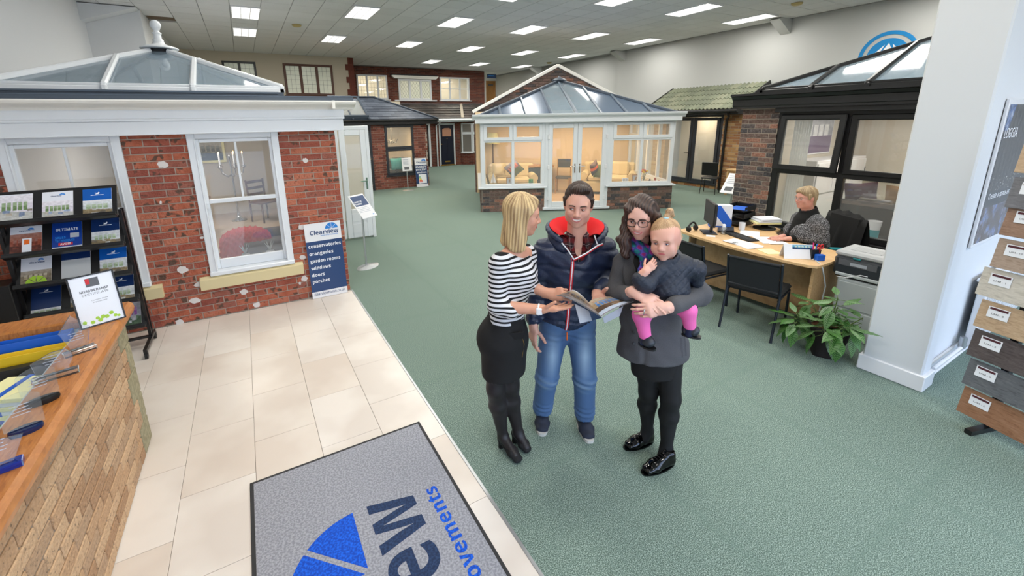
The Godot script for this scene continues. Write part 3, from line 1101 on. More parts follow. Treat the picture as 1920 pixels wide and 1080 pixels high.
func glazed_door(parent: Node3D, x0: float, x1: float, y0: float, y1: float, z: float, m: Material, f := 0.09, bot := 0.12, nm := "door", gm: Material = null) -> MeshInstance3D:
	var g := G.new()
	g.span(x0, x0 + f, y0, y1, z - 0.06, z, 0.008)
	g.span(x1 - f, x1, y0, y1, z - 0.06, z, 0.008)
	g.span(x0 + f, x1 - f, y1 - f, y1, z - 0.06, z, 0.008)
	g.span(x0 + f, x1 - f, y0, y0 + bot, z - 0.06, z, 0.008)
	var d := part(nm, g, m, parent)
	g = G.new()
	g.span(x0 + f, x1 - f, y0 + bot, y1 - f, z - 0.035, z - 0.027)
	part("pane", g, gm if gm else M.glass, d)
	return d

func centre_conservatory() -> void:
	var turn := -0.4838
	var t := thing("white_conservatory", "white conservatory with French doors, dwarf brick walls and grey glazed roof", "conservatory", V(4.76, 0, 8.91), turn)
	var W: Material = M.white_pvc
	bricks(t, [[0, 1.53, 0, 0.56], [3.06, 4.64, 0, 0.56]], 0, MULTI, M.mortar_dark, 250)
	var side := Transform3D(Basis(Vector3.UP, PI / 2), Vector3(4.64, 0, 0))
	bricks(t, [[0, 2.9, 0, 0.56]], 0, MULTI, M.mortar_dark, 0, 0.215, 0.065, 0.01, 0.03, side)
	var lside := Transform3D(Basis(Vector3.UP, -PI / 2), Vector3(0, 0, -2.9))
	bricks(t, [[0, 2.9, 0, 0.56]], 0, MULTI, M.mortar_dark, 0, 0.215, 0.065, 0.01, 0.03, lside)
	var g := G.new()
	g.span(0.04, 1.5, 0, 0.56, -0.2, -0.05)
	g.span(3.1, 4.6, 0, 0.56, -0.2, -0.05)
	g.span(0.05, 0.2, 0, 0.56, -2.9, -0.2)
	g.span(4.44, 4.6, 0, 0.56, -2.9, -0.2)
	part("dwarf_wall_core", g, M.cream_wall, t)
	g = G.new()
	g.span(-0.05, 1.59, 0.56, 0.6, -0.12, 0.06, 0.008)
	g.span(3.0, 4.69, 0.56, 0.6, -0.12, 0.06, 0.008)
	g.span(-0.05, 0.12, 0.56, 0.6, -2.9, -0.1, 0.008)
	g.span(4.52, 4.69, 0.56, 0.6, -2.9, -0.1, 0.008)
	part("sill", g, W, t)
	for s in [[0.03, 1.54], [3.06, 4.6]]:
		var x0: float = s[0]
		var x1: float = s[1]
		var xm := (x0 + x1) / 2
		g = G.new()
		g.span(x0, x0 + 0.1, 0.6, 2.08, -0.08, 0.0, 0.008)
		g.span(x1 - 0.09, x1, 0.6, 2.08, -0.08, 0.0, 0.008)
		g.span(xm - 0.035, xm + 0.035, 0.6, 2.08, -0.08, 0.0, 0.008)
		g.span(x0, x1, 0.6, 0.67, -0.08, 0.0, 0.008)
		g.span(x0, x1, 2.02, 2.08, -0.08, 0.0, 0.008)
		g.span(x0, x1, 1.645, 1.705, -0.08, 0.0, 0.008)
		var w := part("window", g, W, t)
		for k in 2:
			var l := x0 + 0.1 if k == 0 else xm + 0.035
			var r := xm - 0.035 if k == 0 else x1 - 0.09
			g = G.new()
			g.span(l, r, 0.67, 1.645, -0.05, -0.042)
			g.span(l + 0.06, r - 0.06, 1.77, 2.0, -0.03, -0.022)
			part("pane", g, M.glass, w)
			g = G.new()
			var a := l - 0.03
			var b := r + 0.03
			g.span(a, a + 0.085, 1.685, 2.06, -0.05, 0.02, 0.01)
			g.span(b - 0.085, b, 1.685, 2.06, -0.05, 0.02, 0.01)
			g.span(a, b, 1.685, 1.765, -0.05, 0.02, 0.01)
			g.span(a, b, 2.0, 2.06, -0.05, 0.02, 0.01)
			part("top_light", g, W, w)
	g = G.new()
	g.span(1.54, 1.63, 0.02, 2.08, -0.08, 0.0, 0.006)
	g.span(2.98, 3.07, 0.02, 2.08, -0.08, 0.0, 0.006)
	g.span(1.54, 3.07, 2.04, 2.08, -0.08, 0.0, 0.006)
	g.span(1.5, 3.12, 0.03, 0.09, -0.1, 0.05, 0.008)
	part("door_frame", g, W, t)
	bricks(t, [[1.53, 3.06, 0, 0.03]], 0.0, ["multi_brick2"], M.mortar_dark, 0)
	for k in 2:
		var d := glazed_door(t, 1.62 + 0.685 * k, 2.3 + 0.685 * k, 0.09, 2.05, 0.02, W, 0.1, 0.13, "french_door")
		g = G.new()
		lever(g, Vector3(2.25 if k == 0 else 2.36, 1.02, 0.026), -1.0 if k == 0 else 1.0)
		part("handle", g, M.chrome, d)
		g = G.new()
		for y in [0.3, 1.05, 1.75]: g.box(Vector3(1.625 if k == 0 else 2.985, y, 0.026), Vector3(0.05, 0.1, 0.03), Basis.IDENTITY, 0.008)
		part("hinge", g, M.white_gloss, d)
	for sx in [0.08, 4.56]:
		g = G.new()
		for k in 5: g.span(sx - 0.04, sx + 0.04, 0.6, 2.08, -0.08 - 0.7 * k, -0.01 - 0.7 * k, 0.006)
		g.span(sx - 0.04, sx + 0.04, 0.6, 0.67, -2.9, -0.05)
		g.span(sx - 0.04, sx + 0.04, 2.0, 2.08, -2.9, -0.05)
		g.span(sx - 0.04, sx + 0.04, 1.65, 1.71, -2.9, -0.05)
		var w := part("side_window", g, W, t)
		g = G.new()
		g.span(sx - 0.004, sx + 0.004, 0.67, 2.0, -2.85, -0.08)
		part("pane", g, M.glass, w)
	g = G.new()
	g.span(-0.09, 4.68, 2.08, 2.17, -0.1, 0.13, 0.01)
	g.span(-0.09, 0.1, 2.08, 2.17, -2.9, -0.1, 0.01)
	g.span(4.5, 4.68, 2.08, 2.17, -2.9, -0.1, 0.01)
	var og := ogee(0.12, 0.08)
	for i in og.size(): og[i] += Vector2(0.12, 2.165)
	g.prism(og, 0, 4.9, Transform3D(Basis(Vector3(0, 0, 1), Vector3(0, 1, 0), Vector3(-1, 0, 0)), Vector3(4.75, 0, 0)))
	g.span(-0.15, 0.0, 2.17, 2.285, -2.9, 0.1, 0.01)
	g.span(4.6, 4.75, 2.17, 2.285, -2.9, 0.1, 0.01)
	part("box_gutter", g, W, t)
	hip_roof(t)
	var gh := thing("brick_gable", "brick gable wall with a pale barge board behind the white conservatory", "gable wall", V(4.76, 0, 8.91), turn)
	var gk := G.new()
	var ap := Vector2(2.34, 3.6)
	gk.prism(PackedVector2Array([Vector2(-0.09, 0), Vector2(4.75, 0), Vector2(4.75, 2.42), ap, Vector2(-0.09, 2.42)]), -3.1, -2.965)
	part("mortar", gk, M.mortar_dark, gh)
	var rest := {}
	var n := 0
	for r in 50:
		var y := r * 0.075 + 0.0425
		if y > 3.58: break
		var inset := 0.0 if y < 2.42 else (y - 2.42) / 1.18 * 2.42
		if y < 1.9 and r % 1 == 0:
			pass
		for q in range(-1, 23):
			var x0 := maxf(q * 0.225 + (0.1125 if r & 1 else 0.0) + 0.005, -0.09 + inset)
			var x1 := minf(q * 0.225 + (0.1125 if r & 1 else 0.0) + 0.22, 4.75 - inset)
			if x1 - x0 < 0.03: continue
			var key: String = MULTI[rng.randi() % 7]
			var p := Vector3((x0 + x1) / 2, y, -2.96)
			if y > 2.3 and n < 300:
				n += 1
				inst("brick", brick_mesh(snappedf(x1 - x0, 0.005), 0.065, 0.03), M[key], gh, Transform3D(Basis.IDENTITY, p))
			else:
				if not rest.has(key): rest[key] = G.new()
				rest[key].box(p, Vector3(x1 - x0, 0.065, 0.03))
	for key in rest: tag(part("bricks", rest[key], M[key], gh), "", "", "", "stuff")
	for s in [-1.0, 1.0]:
		g = G.new()
		var foot := Vector3(2.34 + s * 2.5, 2.4, -2.98)
		g.bar(foot, Vector3(2.34, 3.66, -2.98), 0.2, 0.09, Vector3.UP, 0.01)
		part("barge_board", g, M.cream_gutter, gh)
	g = G.new()
	g.span(-0.12, 0.03, 0, 2.4, -3.6, -2.96)
	tag(part("bricks", g, M.multi_brick2, gh), "", "", "", "stuff")

func hip_roof(t: Node3D) -> void:
	var y0 := 2.25
	var A := Vector3(-0.02, y0, 0.06)
	var B := Vector3(4.62, y0, 0.06)
	var C := Vector3(4.62, y0, -2.94)
	var D := Vector3(-0.02, y0, -2.94)
	var P := Vector3(2.32, 3.22, -2.55)
	var bar_m: Material = M.roof_grey_bar
	for e in [A, B]:
		var g := G.new()
		g.bar(e, P, 0.09, 0.06, Vector3.UP, 0.012)
		part("hip_bar", g, M.lead_grey, t)
	var xs := [0.5, 1.09, 1.68, 2.27, 2.85, 3.43, 4.02]
	var cuts := [-0.02]
	for x in xs: cuts.append(x)
	cuts.append(4.62)
	var top := func(x: float) -> Vector3:
		var f := (x - A.x) / (P.x - A.x) if x < P.x else (B.x - x) / (B.x - P.x)
		return Vector3(x, y0, 0.06).lerp(Vector3(x, P.y, P.z), clampf(f, 0, 1))
	for x in xs:
		var g := G.new()
		g.bar(Vector3(x, y0, 0.08), top.call(x), 0.055, 0.05, Vector3.UP, 0.014)
		part("glazing_bar", g, bar_m, t)
	for i in cuts.size() - 1:
		var g := G.new()
		var d := Vector3(0, -0.02, 0)
		var p := [Vector3(cuts[i], y0, 0.06) + d, Vector3(cuts[i + 1], y0, 0.06) + d, top.call(cuts[i + 1]) + d, top.call(cuts[i]) + d]
		g.quad(p[0], p[1], p[2], p[3])
		var u := Vector3(0, -0.015, 0)
		g.quad(p[3] + u, p[2] + u, p[1] + u, p[0] + u)
		part("roof_panel", g, M.roof_glass if i == 3 or i == 4 else M.roof_panel, t)
	for e in [[B, C], [D, A]]:
		var g := G.new()
		g.tri(e[0], e[1], P)
		g.tri(e[0] + Vector3(0, -0.02, 0), P + Vector3(0, -0.02, 0), e[1] + Vector3(0, -0.02, 0))
		part("roof_panel", g, M.roof_panel, t)
	var g := G.new()
	g.lathe([Vector2(0.001, -0.1), Vector2(0.09, -0.1), Vector2(0.12, -0.02), Vector2(0.21, 0.0), Vector2(0.2, 0.03), Vector2(0.08, 0.09), Vector2(0.035, 0.1), Vector2(0.03, 0.13), Vector2(0.001, 0.135)], 22, Transform3D(Basis.IDENTITY, P + Vector3(0, -0.02, 0)))
	part("boss", g, M.lead_grey, t)

func dark_conservatory() -> void:
	var t := thing("slate_conservatory", "small brick conservatory with anthracite frames and a grey slate hipped roof", "conservatory", V(0, 0, 13.83))
	var D: Material = M.anthracite
	var reds := ["house_brick0", "house_brick2", "red_brick4", "house_brick1"]
	bricks(t, [[3.5, 3.95, 0, 2.06], [4.91, 5.4, 0, 2.06], [3.95, 4.91, 0, 0.43]], 0, reds, M.mortar, 0)
	bricks(t, [[0, 3.0, 0, 2.06]], 0, reds, M.mortar, 0, 0.215, 0.065, 0.01, 0.03, Transform3D(Basis(Vector3.UP, PI / 2), Vector3(5.4, 0, 0)))
	var g := G.new()
	g.span(3.5, 3.95, 0, 2.06, -0.15, -0.05)
	g.span(4.91, 5.35, 0, 2.06, -0.15, -0.05)
	g.span(3.95, 4.91, 0, 0.43, -0.15, -0.05)
	g.span(2.2, 5.35, 0, 2.9, -2.6, -2.5)
	g.span(5.25, 5.35, 0, 2.06, -2.5, -0.15)
	part("inner_wall", g, M.cream_wall, t)
	casement(t, 3.95, 4.91, 1.3, 2.05, 0.03, D, [], 0.075)
	casement(t, 3.95, 4.91, 0.45, 1.3, 0.03, D, [], 0.075)
	g = G.new()
	g.span(3.9, 4.96, 0.41, 0.45, -0.1, 0.08, 0.006)
	g.span(3.5, 5.4, 2.03, 2.08, -0.1, 0.0)
	part("sill", g, D, t)
	g = G.new()
	g.span(2.3, 3.5, 1.98, 2.08, -0.1, 0.0)
	g.span(3.44, 3.52, 0, 2.06, -0.1, 0.02)
	part("door_frame", g, D, t)
	var leaf := glazed_door(t, 0.0, 0.62, 0.05, 2.0, 0.02, D, 0.09, 0.13, "door")
	leaf.transform = Transform3D(Basis(Vector3.UP, 1.15), Vector3(3.24, 0, 0.52))
	g = G.new()
	lever(g, Vector3(0.05, 1.0, 0.03), 1.0)
	part("handle", g, M.brass, leaf)
	g = G.new()
	g.span(2.5, 5.72, 2.07, 2.2, -0.05, 0.2, 0.01)
	g.span(2.5, 5.74, 2.17, 2.235, 0.18, 0.29, 0.02)
	part("gutter", g, M.black_plastic, t)
	var y0 := 2.235
	var rise := 0.72
	var run := 1.4
	var P := func(x: float, q: float) -> Vector3: return Vector3(x, y0 + rise * q, 0.23 - run * q)
	g = G.new()
	g.quad(P.call(3.45, 0), P.call(5.7, 0), P.call(4.05, 1), P.call(3.45, 1))
	g.quad(P.call(3.45, 1), P.call(4.05, 1), P.call(4.05, 1) + Vector3(0, 0, -0.3), P.call(3.45, 1) + Vector3(0, 0, -0.3))
	g.tri(P.call(5.7, 0), Vector3(5.7, y0, -2.6), P.call(4.05, 1))
	part("roof_deck", g, M.dark_grey, t)
	var slate: Array = [mat("slate0", Color(0.30, 0.33, 0.38), 0.5), mat("slate1", Color(0.26, 0.29, 0.34), 0.5), mat("slate2", Color(0.34, 0.37, 0.42), 0.5)]
	var n := Vector3(0, run, rise).normalized()
	for r in 9:
		var q0 := r / 9.0
		var q1 := (r + 1.25) / 9.0
		for k in 9:
			var x0 := 3.47 + 0.3 * k - (0.15 if r & 1 else 0.0)
			var x1 := x0 + 0.294
			var lim := lerpf(5.66, 4.05, q0 + 0.05)
			x0 = maxf(x0, 3.47)
			x1 = minf(x1, lim)
			if x1 - x0 < 0.04: continue
			g = G.new()
			var a: Vector3 = P.call(x0, q0)
			var b: Vector3 = P.call(x1, q0)
			var c: Vector3 = P.call(x1, minf(q1, 1.0))
			var d: Vector3 = P.call(x0, minf(q1, 1.0))
			var up := n * 0.02
			var lo := n * 0.006
			g.quad(a + up, b + up, c + lo, d + lo)
			g.quad(a, b, b + up, a + up)
			part("slate", g, slate[rng.randi() % 3], t)
	g = G.new()
	g.bar(P.call(5.72, -0.02) + n * 0.03, P.call(4.0, 1.0) + n * 0.03, 0.09, 0.04, Vector3.UP, 0.01)
	g.bar(P.call(3.45, -0.02) + n * 0.03, P.call(3.45, 1.0) + n * 0.03, 0.07, 0.05, Vector3.UP, 0.01)
	g.bar(P.call(2.5, 1.0) + n * 0.03, P.call(4.05, 1.0) + n * 0.03, 0.12, 0.05, Vector3.UP, 0.01)
	g.bar(P.call(2.5, 0.05) + n * 0.02, P.call(3.45, 0.05) + n * 0.02, 0.05, 0.2, n, 0.01)
	g.bar(P.call(2.95, 0.0) + n * 0.02, P.call(2.95, 1.0) + n * 0.02, 0.05, 0.04, Vector3.UP, 0.01)
	part("hip_bar", g, M.lead_grey, t)
	for s in [[2.5, 2.95], [2.97, 3.43]]:
		g = G.new()
		g.quad(P.call(s[0], 0.05), P.call(s[1], 0.05), P.call(s[1], 1.0), P.call(s[0], 1.0))
		part("roof_pane", g, M.roof_glass, t)

func door_panels(g: G, x0: float, x1: float, y0: float, y1: float, z: float) -> void:
	g.span(x0, x1, y0, y1, z, z + 0.012, 0.008)

func far_house() -> void:
	var t := thing("brick_house_front", "red brick house front with white upstairs windows and tiled porch roof", "house", V(0, 0, 20.9))
	var hb := ["house_brick0", "house_brick1", "house_brick2", "house_brick3"]
	var W: Material = M.white_pvc
	var holes := [[4.85, 6.28, 3.2, 4.3], [6.8, 8.5, 3.18, 4.16], [8.97, 10.65, 3.18, 4.31]]
	part("wall", wall_with_holes(4.2, 11.55, 0, CEIL, -0.15, -0.04, holes), M.cream_wall, t)
	bricks(t, [[4.2, 4.85, 2.7, CEIL], [4.85, 6.28, 2.7, 3.2], [4.85, 6.28, 4.3, CEIL], [6.28, 6.8, 2.7, CEIL], [6.8, 8.5, 2.7, 3.18], [6.8, 8.5, 4.16, CEIL], [8.5, 8.97, 2.7, CEIL], [8.97, 10.65, 2.7, 3.18], [8.97, 10.65, 4.31, CEIL], [10.65, 11.55, 2.7, CEIL]], 0, hb, M.mortar_dark, 0)
	casement(t, 4.85, 6.28, 3.2, 4.3, 0.02, W, [0.33, 0.68], 0.07, null, 0.0, 1)
	casement(t, 6.8, 8.5, 3.18, 4.16, 0.06, W, [0.33, 0.67], 0.09, M.leaded_glass, 0.0, 2)
	casement(t, 8.97, 10.65, 3.18, 4.31, 0.02, W, [0.33, 0.67], 0.075, null, 0.5)
	var g := G.new()
	g.span(4.75, 6.38, 3.15, 3.2, -0.02, 0.08, 0.01)
	g.span(6.55, 8.75, 3.12, 3.18, -0.02, 0.12, 0.01)
	g.span(8.9, 10.75, 3.13, 3.18, -0.02, 0.08, 0.01)
	part("sill", g, W, t)
	g = G.new()
	g.prism(PackedVector2Array([Vector2(6.6, 4.16), Vector2(8.7, 4.16), Vector2(8.78, 4.22), Vector2(8.85, 4.3), Vector2(6.45, 4.3), Vector2(6.52, 4.22)]), 0, 0.2)
	part("window_canopy", g, M.cream_gutter, t)
	g = G.new()
	g.span(6.5, 8.8, 4.3, 4.36, 0, 0.2, 0.01)
	part("canopy_lead", g, M.dark_grey, t)
	for k in 8:
		g = G.new()
		var y := 2.75 + 0.24 * k
		var w := 0.32 if k % 2 == 0 else 0.16
		g.span(4.22 - w, 4.22, y, y + 0.225, 2.36, 2.43, 0.006)
		part("quoin", g, M.house_brick1, t)
	g = G.new()
	g.span(4.0, 4.22, 0, CEIL, 0.0, 2.42)
	part("quoin_wall", g, M.house_brick0, t)
	g = wall_with_holes(4.3, 11.5, 0, 2.3, 1.16, 1.28, [[7.0, 7.8, 0, 2.02], [8.28, 9.08, 0, 2.02], [9.4, 10.1, 0.58, 2.02]])
	part("wall", g, M.cream_wall, t)
	bricks(t, [[5.3, 7.0, 0, 2.25], [7.0, 7.8, 2.02, 2.25], [7.8, 8.28, 0, 2.25], [8.28, 9.08, 2.02, 2.25], [9.08, 9.4, 0, 2.25], [9.4, 10.1, 0, 0.58], [9.4, 10.1, 2.02, 2.25], [10.1, 11.5, 0, 2.25]], 1.3, hb, M.mortar_dark, 0)
	var d := glazed_door(t, 7.05, 7.72, 0.05, 1.98, 1.31, M.black_frame, 0.1, 0.2, "side_door")
	g = G.new()
	g.span(7.72, 7.82, 0, 2.04, 1.2, 1.34, 0.01)
	g.span(7.0, 7.06, 0, 2.04, 1.2, 1.34, 0.01)
	g.span(7.0, 7.82, 1.97, 2.04, 1.2, 1.34, 0.01)
	part("door_frame", g, W, d)
	g = G.new()
	g.span(8.26, 8.33, 0, 2.05, 1.2, 1.34, 0.01)
	g.span(9.03, 9.1, 0, 2.05, 1.2, 1.34, 0.01)
	g.span(8.33, 9.03, 1.97, 2.05, 1.2, 1.34, 0.01)
	var fr := part("door_frame", g, W, t)
	g = G.new()
	g.span(8.33, 9.03, 0.06, 1.97, 1.24, 1.29, 0.006)
	for xx in [8.42, 8.71]: door_panels(g, xx, xx + 0.23, 0.3, 1.2, 1.29)
	var leaf := part("front_door", g, M.door_navy, fr)
	g = G.new()
	g.prism(PackedVector2Array([Vector2(8.45, 1.42), Vector2(8.91, 1.42), Vector2(8.91, 1.76), Vector2(8.8, 1.82), Vector2(8.56, 1.82), Vector2(8.45, 1.76)]), 1.29, 1.305)
	part("door_glass", g, mat("warm_glass", Color(0.75, 0.55, 0.45), 0.2), fr, "arched leaded door glass")
	g = G.new()
	g.span(8.55, 8.81, 0.17, 0.24, 1.29, 1.31, 0.004)
	g.ball(Vector3(8.68, 1.32, 1.31), Vector3(0.03, 0.03, 0.03), 10)
	g.ball(Vector3(8.38, 1.05, 1.32), Vector3(0.03, 0.03, 0.03), 10)
	part("brass_fitting", g, M.brass, fr)
	g = G.new()
	g.span(8.3, 9.06, 0, 0.06, 1.2, 1.38, 0.01)
	part("threshold", g, M.brass, fr)
	var bay := part("bay_sill_wall", wall_with_holes(9.43, 10.0, 0, 0.56, 0, 0.06, []), M.house_brick0, t)
	bay.transform = Transform3D(Basis(Vector3.UP, -0.7), Vector3(2.35, 0, 7.55))
	for k in 2:
		var w := casement(t, 0, 0.55, 0.6 if k == 0 else 1.55, 1.55 if k == 0 else 2.04, 0.03, W, [], 0.06)
		w.transform = Transform3D(Basis(Vector3.UP, -0.7), Vector3(9.45, 0, 1.36))
		w = casement(t, 0, 0.9, 0.6 if k == 0 else 1.55, 1.55 if k == 0 else 2.04, 0.03, W, [], 0.06)
		w.transform = Transform3D(Basis.IDENTITY, Vector3(9.88, 0, 1.72))
	bay.queue_free()
	bricks(t, [[0, 0.56, 0, 0.58]], 0.0, hb, M.mortar_dark, 0, 0.215, 0.065, 0.01, 0.03, Transform3D(Basis(Vector3.UP, -0.7), Vector3(9.45, 0, 1.36)))
	bricks(t, [[9.88, 10.9, 0, 0.58]], 1.72, hb, M.mortar_dark, 0)
	g = G.new()
	g.box(Vector3(0.28, 0.6, 0.03), Vector3(0.64, 0.04, 0.12), Basis.IDENTITY, 0.01)
	var bs := part("sill", g, W, t)
	bs.transform = Transform3D(Basis(Vector3.UP, -0.7), Vector3(9.45, 0, 1.36))
	var e0 := Vector3(6.4, 2.24, 1.95)
	var tp := Vector3(6.4, 2.98, 0.05)
	var nn := Vector3(0, tp.z - e0.z, e0.y - tp.y).normalized() * -1.0
	nn = Vector3(0, 1.9, 0.74).normalized()
	g = G.new()
	g.quad(e0, e0 + Vector3(5.0, 0, 0), tp + Vector3(5.0, 0, 0), tp)
	part("roof_deck", g, M.dark_grey, t)
	var rt: Array = [mat("roof_tile0", Color(0.30, 0.28, 0.27), 0.6), mat("roof_tile1", Color(0.25, 0.24, 0.235), 0.6), mat("roof_tile2", Color(0.35, 0.32, 0.305), 0.6)]
	for r in 6:
		for k in 15:
			var x0 := 0.33 * k + (0.16 if r & 1 else 0.0)
			if x0 > 4.6: continue
			var q0 := r / 6.0
			var q1 := minf((r + 1.2) / 6.0, 1.0)
			var a := e0.lerp(tp, q0) + Vector3(x0, 0, 0)
			var c := e0.lerp(tp, q1) + Vector3(x0 + 0.322, 0, 0)
			var b := Vector3(c.x, a.y, a.z)
			var dd := Vector3(a.x, c.y, c.z)
			g = G.new()
			g.quad(a + nn * 0.045, b + nn * 0.045, c + nn * 0.01, dd + nn * 0.01)
			g.quad(a, b, b + nn * 0.045, a + nn * 0.045)
			part("roof_tile", g, rt[rng.randi() % 3], t)
	g = G.new()
	g.bar(Vector3(9.25, 2.3, 1.95), Vector3(10.1, 3.0, 0.06), 0.14, 0.05, Vector3.UP, 0.01)
	part("valley_trim", g, M.cream_wall, t)
	g = G.new()
	g.tube([Vector3(7.65, 2.2, 1.98), Vector3(9.45, 2.2, 1.98), Vector3(11.4, 2.2, 1.98)], 0.055, 8)
	g.span(7.65, 11.4, 2.1, 2.22, 1.8, 1.92, 0.01)
	g.tube([Vector3(8.08, 2.18, 1.96), Vector3(8.1, 2.05, 1.8), Vector3(8.12, 1.95, 1.36), Vector3(8.12, 0.0, 1.36)], 0.035, 8)
	part("gutter", g, M.white_pvc, t)
	g = G.new()
	g.span(6.4, 11.4, 2.96, 3.02, -0.02, 0.1, 0.01)
	part("flashing", g, M.print_grey, t)
	var s := thing("sample_window", "small white framed sample window leaning by the bay of the far house", "window", V(9.75, 0, 18.55), -0.5)
	casement(s, 0, 0.55, 0.02, 0.78, 0.03, W, [], 0.08, M.green_print, 0.0, 0, "frame")

func tiled_garden_room() -> void:
	var t := thing("tiled_garden_room", "garden room with a grey-green tiled roof, dark folding doors and buff brick", "garden room", V(12.3, 0, 10.3), -PI / 2)
	var D: Material = M.anthracite
	var bb := ["buff_house_brick0", "buff_house_brick1", "buff_house_brick2"]
	bricks(t, [[2.46, 3.15, 0, 2.3], [0, 2.46, 0, 0.13], [0, 0.5, 0.13, 2.3]], 0, bb, M.mortar, 120)
	bricks(t, [[-1.0, 0, 0, 2.4]], 0, bb, M.mortar, 0, 0.215, 0.065, 0.01, 0.03, Transform3D(Basis(Vector3.UP, PI / 2), Vector3(3.15, 0, -1.0)))
	bricks(t, [[0.03, 0.98, 0, 2.3]], 0, bb, M.mortar, 0, 0.215, 0.065, 0.01, 0.03, Transform3D(Basis(Vector3.UP, PI / 2), Vector3(3.15, 0, 0)))
	var g := G.new()
	g.span(0.5, 2.46, 2.14, 2.2, -0.08, 0.0, 0.006)
	g.span(0.5, 0.57, 0.13, 2.14, -0.08, 0.0, 0.006)
	g.span(2.38, 2.46, 0.13, 2.14, -0.08, 0.0, 0.006)
	g.span(0.5, 2.46, 0.1, 0.16, -0.1, 0.04, 0.006)
	part("door_frame", g, D, t)
	for k in 2:
		var d := glazed_door(t, 0.58 + 0.95 * k, 1.5 + 0.88 * k, 0.15, 2.13, 0.03, D, 0.09, 0.1, "folding_door")
		if k == 0:
			g = G.new()
			lever(g, Vector3(1.45, 1.0, 0.036), -1.0)
			part("handle", g, M.black_plastic, d)
	g = G.new()
	g.span(0.4, 3.0, 0, 2.3, -0.95, -0.9)
	part("inner_wall", g, M.cream_wall, t)
	var e0 := Vector3(0, 2.33, 0.48)
	var tp := Vector3(0, 3.06, -0.96)
	var slope := (tp - e0)
	var nn := Vector3(0, 1.44, 0.73).normalized()
	g = G.new()
	var b := Vector3(-0.05, -0.03, 0)
	g.quad(e0 + b, e0 + Vector3(3.1, -0.03, 0), tp + Vector3(3.1, -0.03, 0), tp + b)
	g.quad(e0 + Vector3(3.1, -0.05, 0), e0 + b, tp + b + Vector3(0, -0.02, 0), tp + Vector3(3.1, -0.05, 0))
	part("roof_deck", g, M.dark_grey, t)
	var tm := G.new()
	var rows := []
	for r in 2:
		var row := []
		for i in 13:
			var x := 0.242 * i / 12.0
			var hgt := 0.04 * (0.5 + 0.5 * cos(TAU * x / 0.121)) ** 1.5
			var base := slope / 5.0 * (1.15 * r)
			row.append(base + Vector3(x, 0, 0) + nn * (hgt + (0.035 if r == 0 else 0.008)))
		rows.append(row)
	tm.grid(rows)
	var lip := []
	for r in 2:
		var row := []
		for i in 13: row.append(rows[0][i] - nn * (0.026 if r == 0 else 0.0))
		lip.append(row)
	tm.grid(lip)
	var mesh := tm.mesh()
	var rt: Array = [mat("green_tile0", Color(0.50, 0.52, 0.44), 0.8), mat("green_tile1", Color(0.46, 0.48, 0.41), 0.8), mat("green_tile2", Color(0.54, 0.55, 0.47), 0.8)]
	for r in 5:
		for k in 13:
			inst("roof_tile", mesh, rt[rng.randi() % 3], t, Transform3D(Basis.IDENTITY, e0 + slope * (r / 5.0) + Vector3(-0.05 + 0.242 * k, 0, 0)))
	g = G.new()
	g.bar(e0 + Vector3(3.12, 0.0, 0.02), tp + Vector3(3.12, 0.0, 0), 0.05, 0.16, Vector3.UP, 0.01)
	g.bar(e0 + Vector3(-0.08, 0.0, 0.02), tp + Vector3(-0.08, 0.0, 0), 0.05, 0.16, Vector3.UP, 0.01)
	g.span(-0.06, 3.12, 2.2, 2.32, 0.05, 0.42, 0.01)
	g.tube([Vector3(-0.05, 2.3, 0.5), Vector3(1.5, 2.3, 0.5), Vector3(3.15, 2.3, 0.5)], 0.05, 8)
	g.tube([Vector3(2.85, 2.27, 0.48), Vector3(2.8, 2.15, 0.3), Vector3(2.6, 2.05, 0.06), Vector3(2.58, 0.0, 0.05)], 0.035, 8)
	part("gutter", g, M.black_plastic, t)

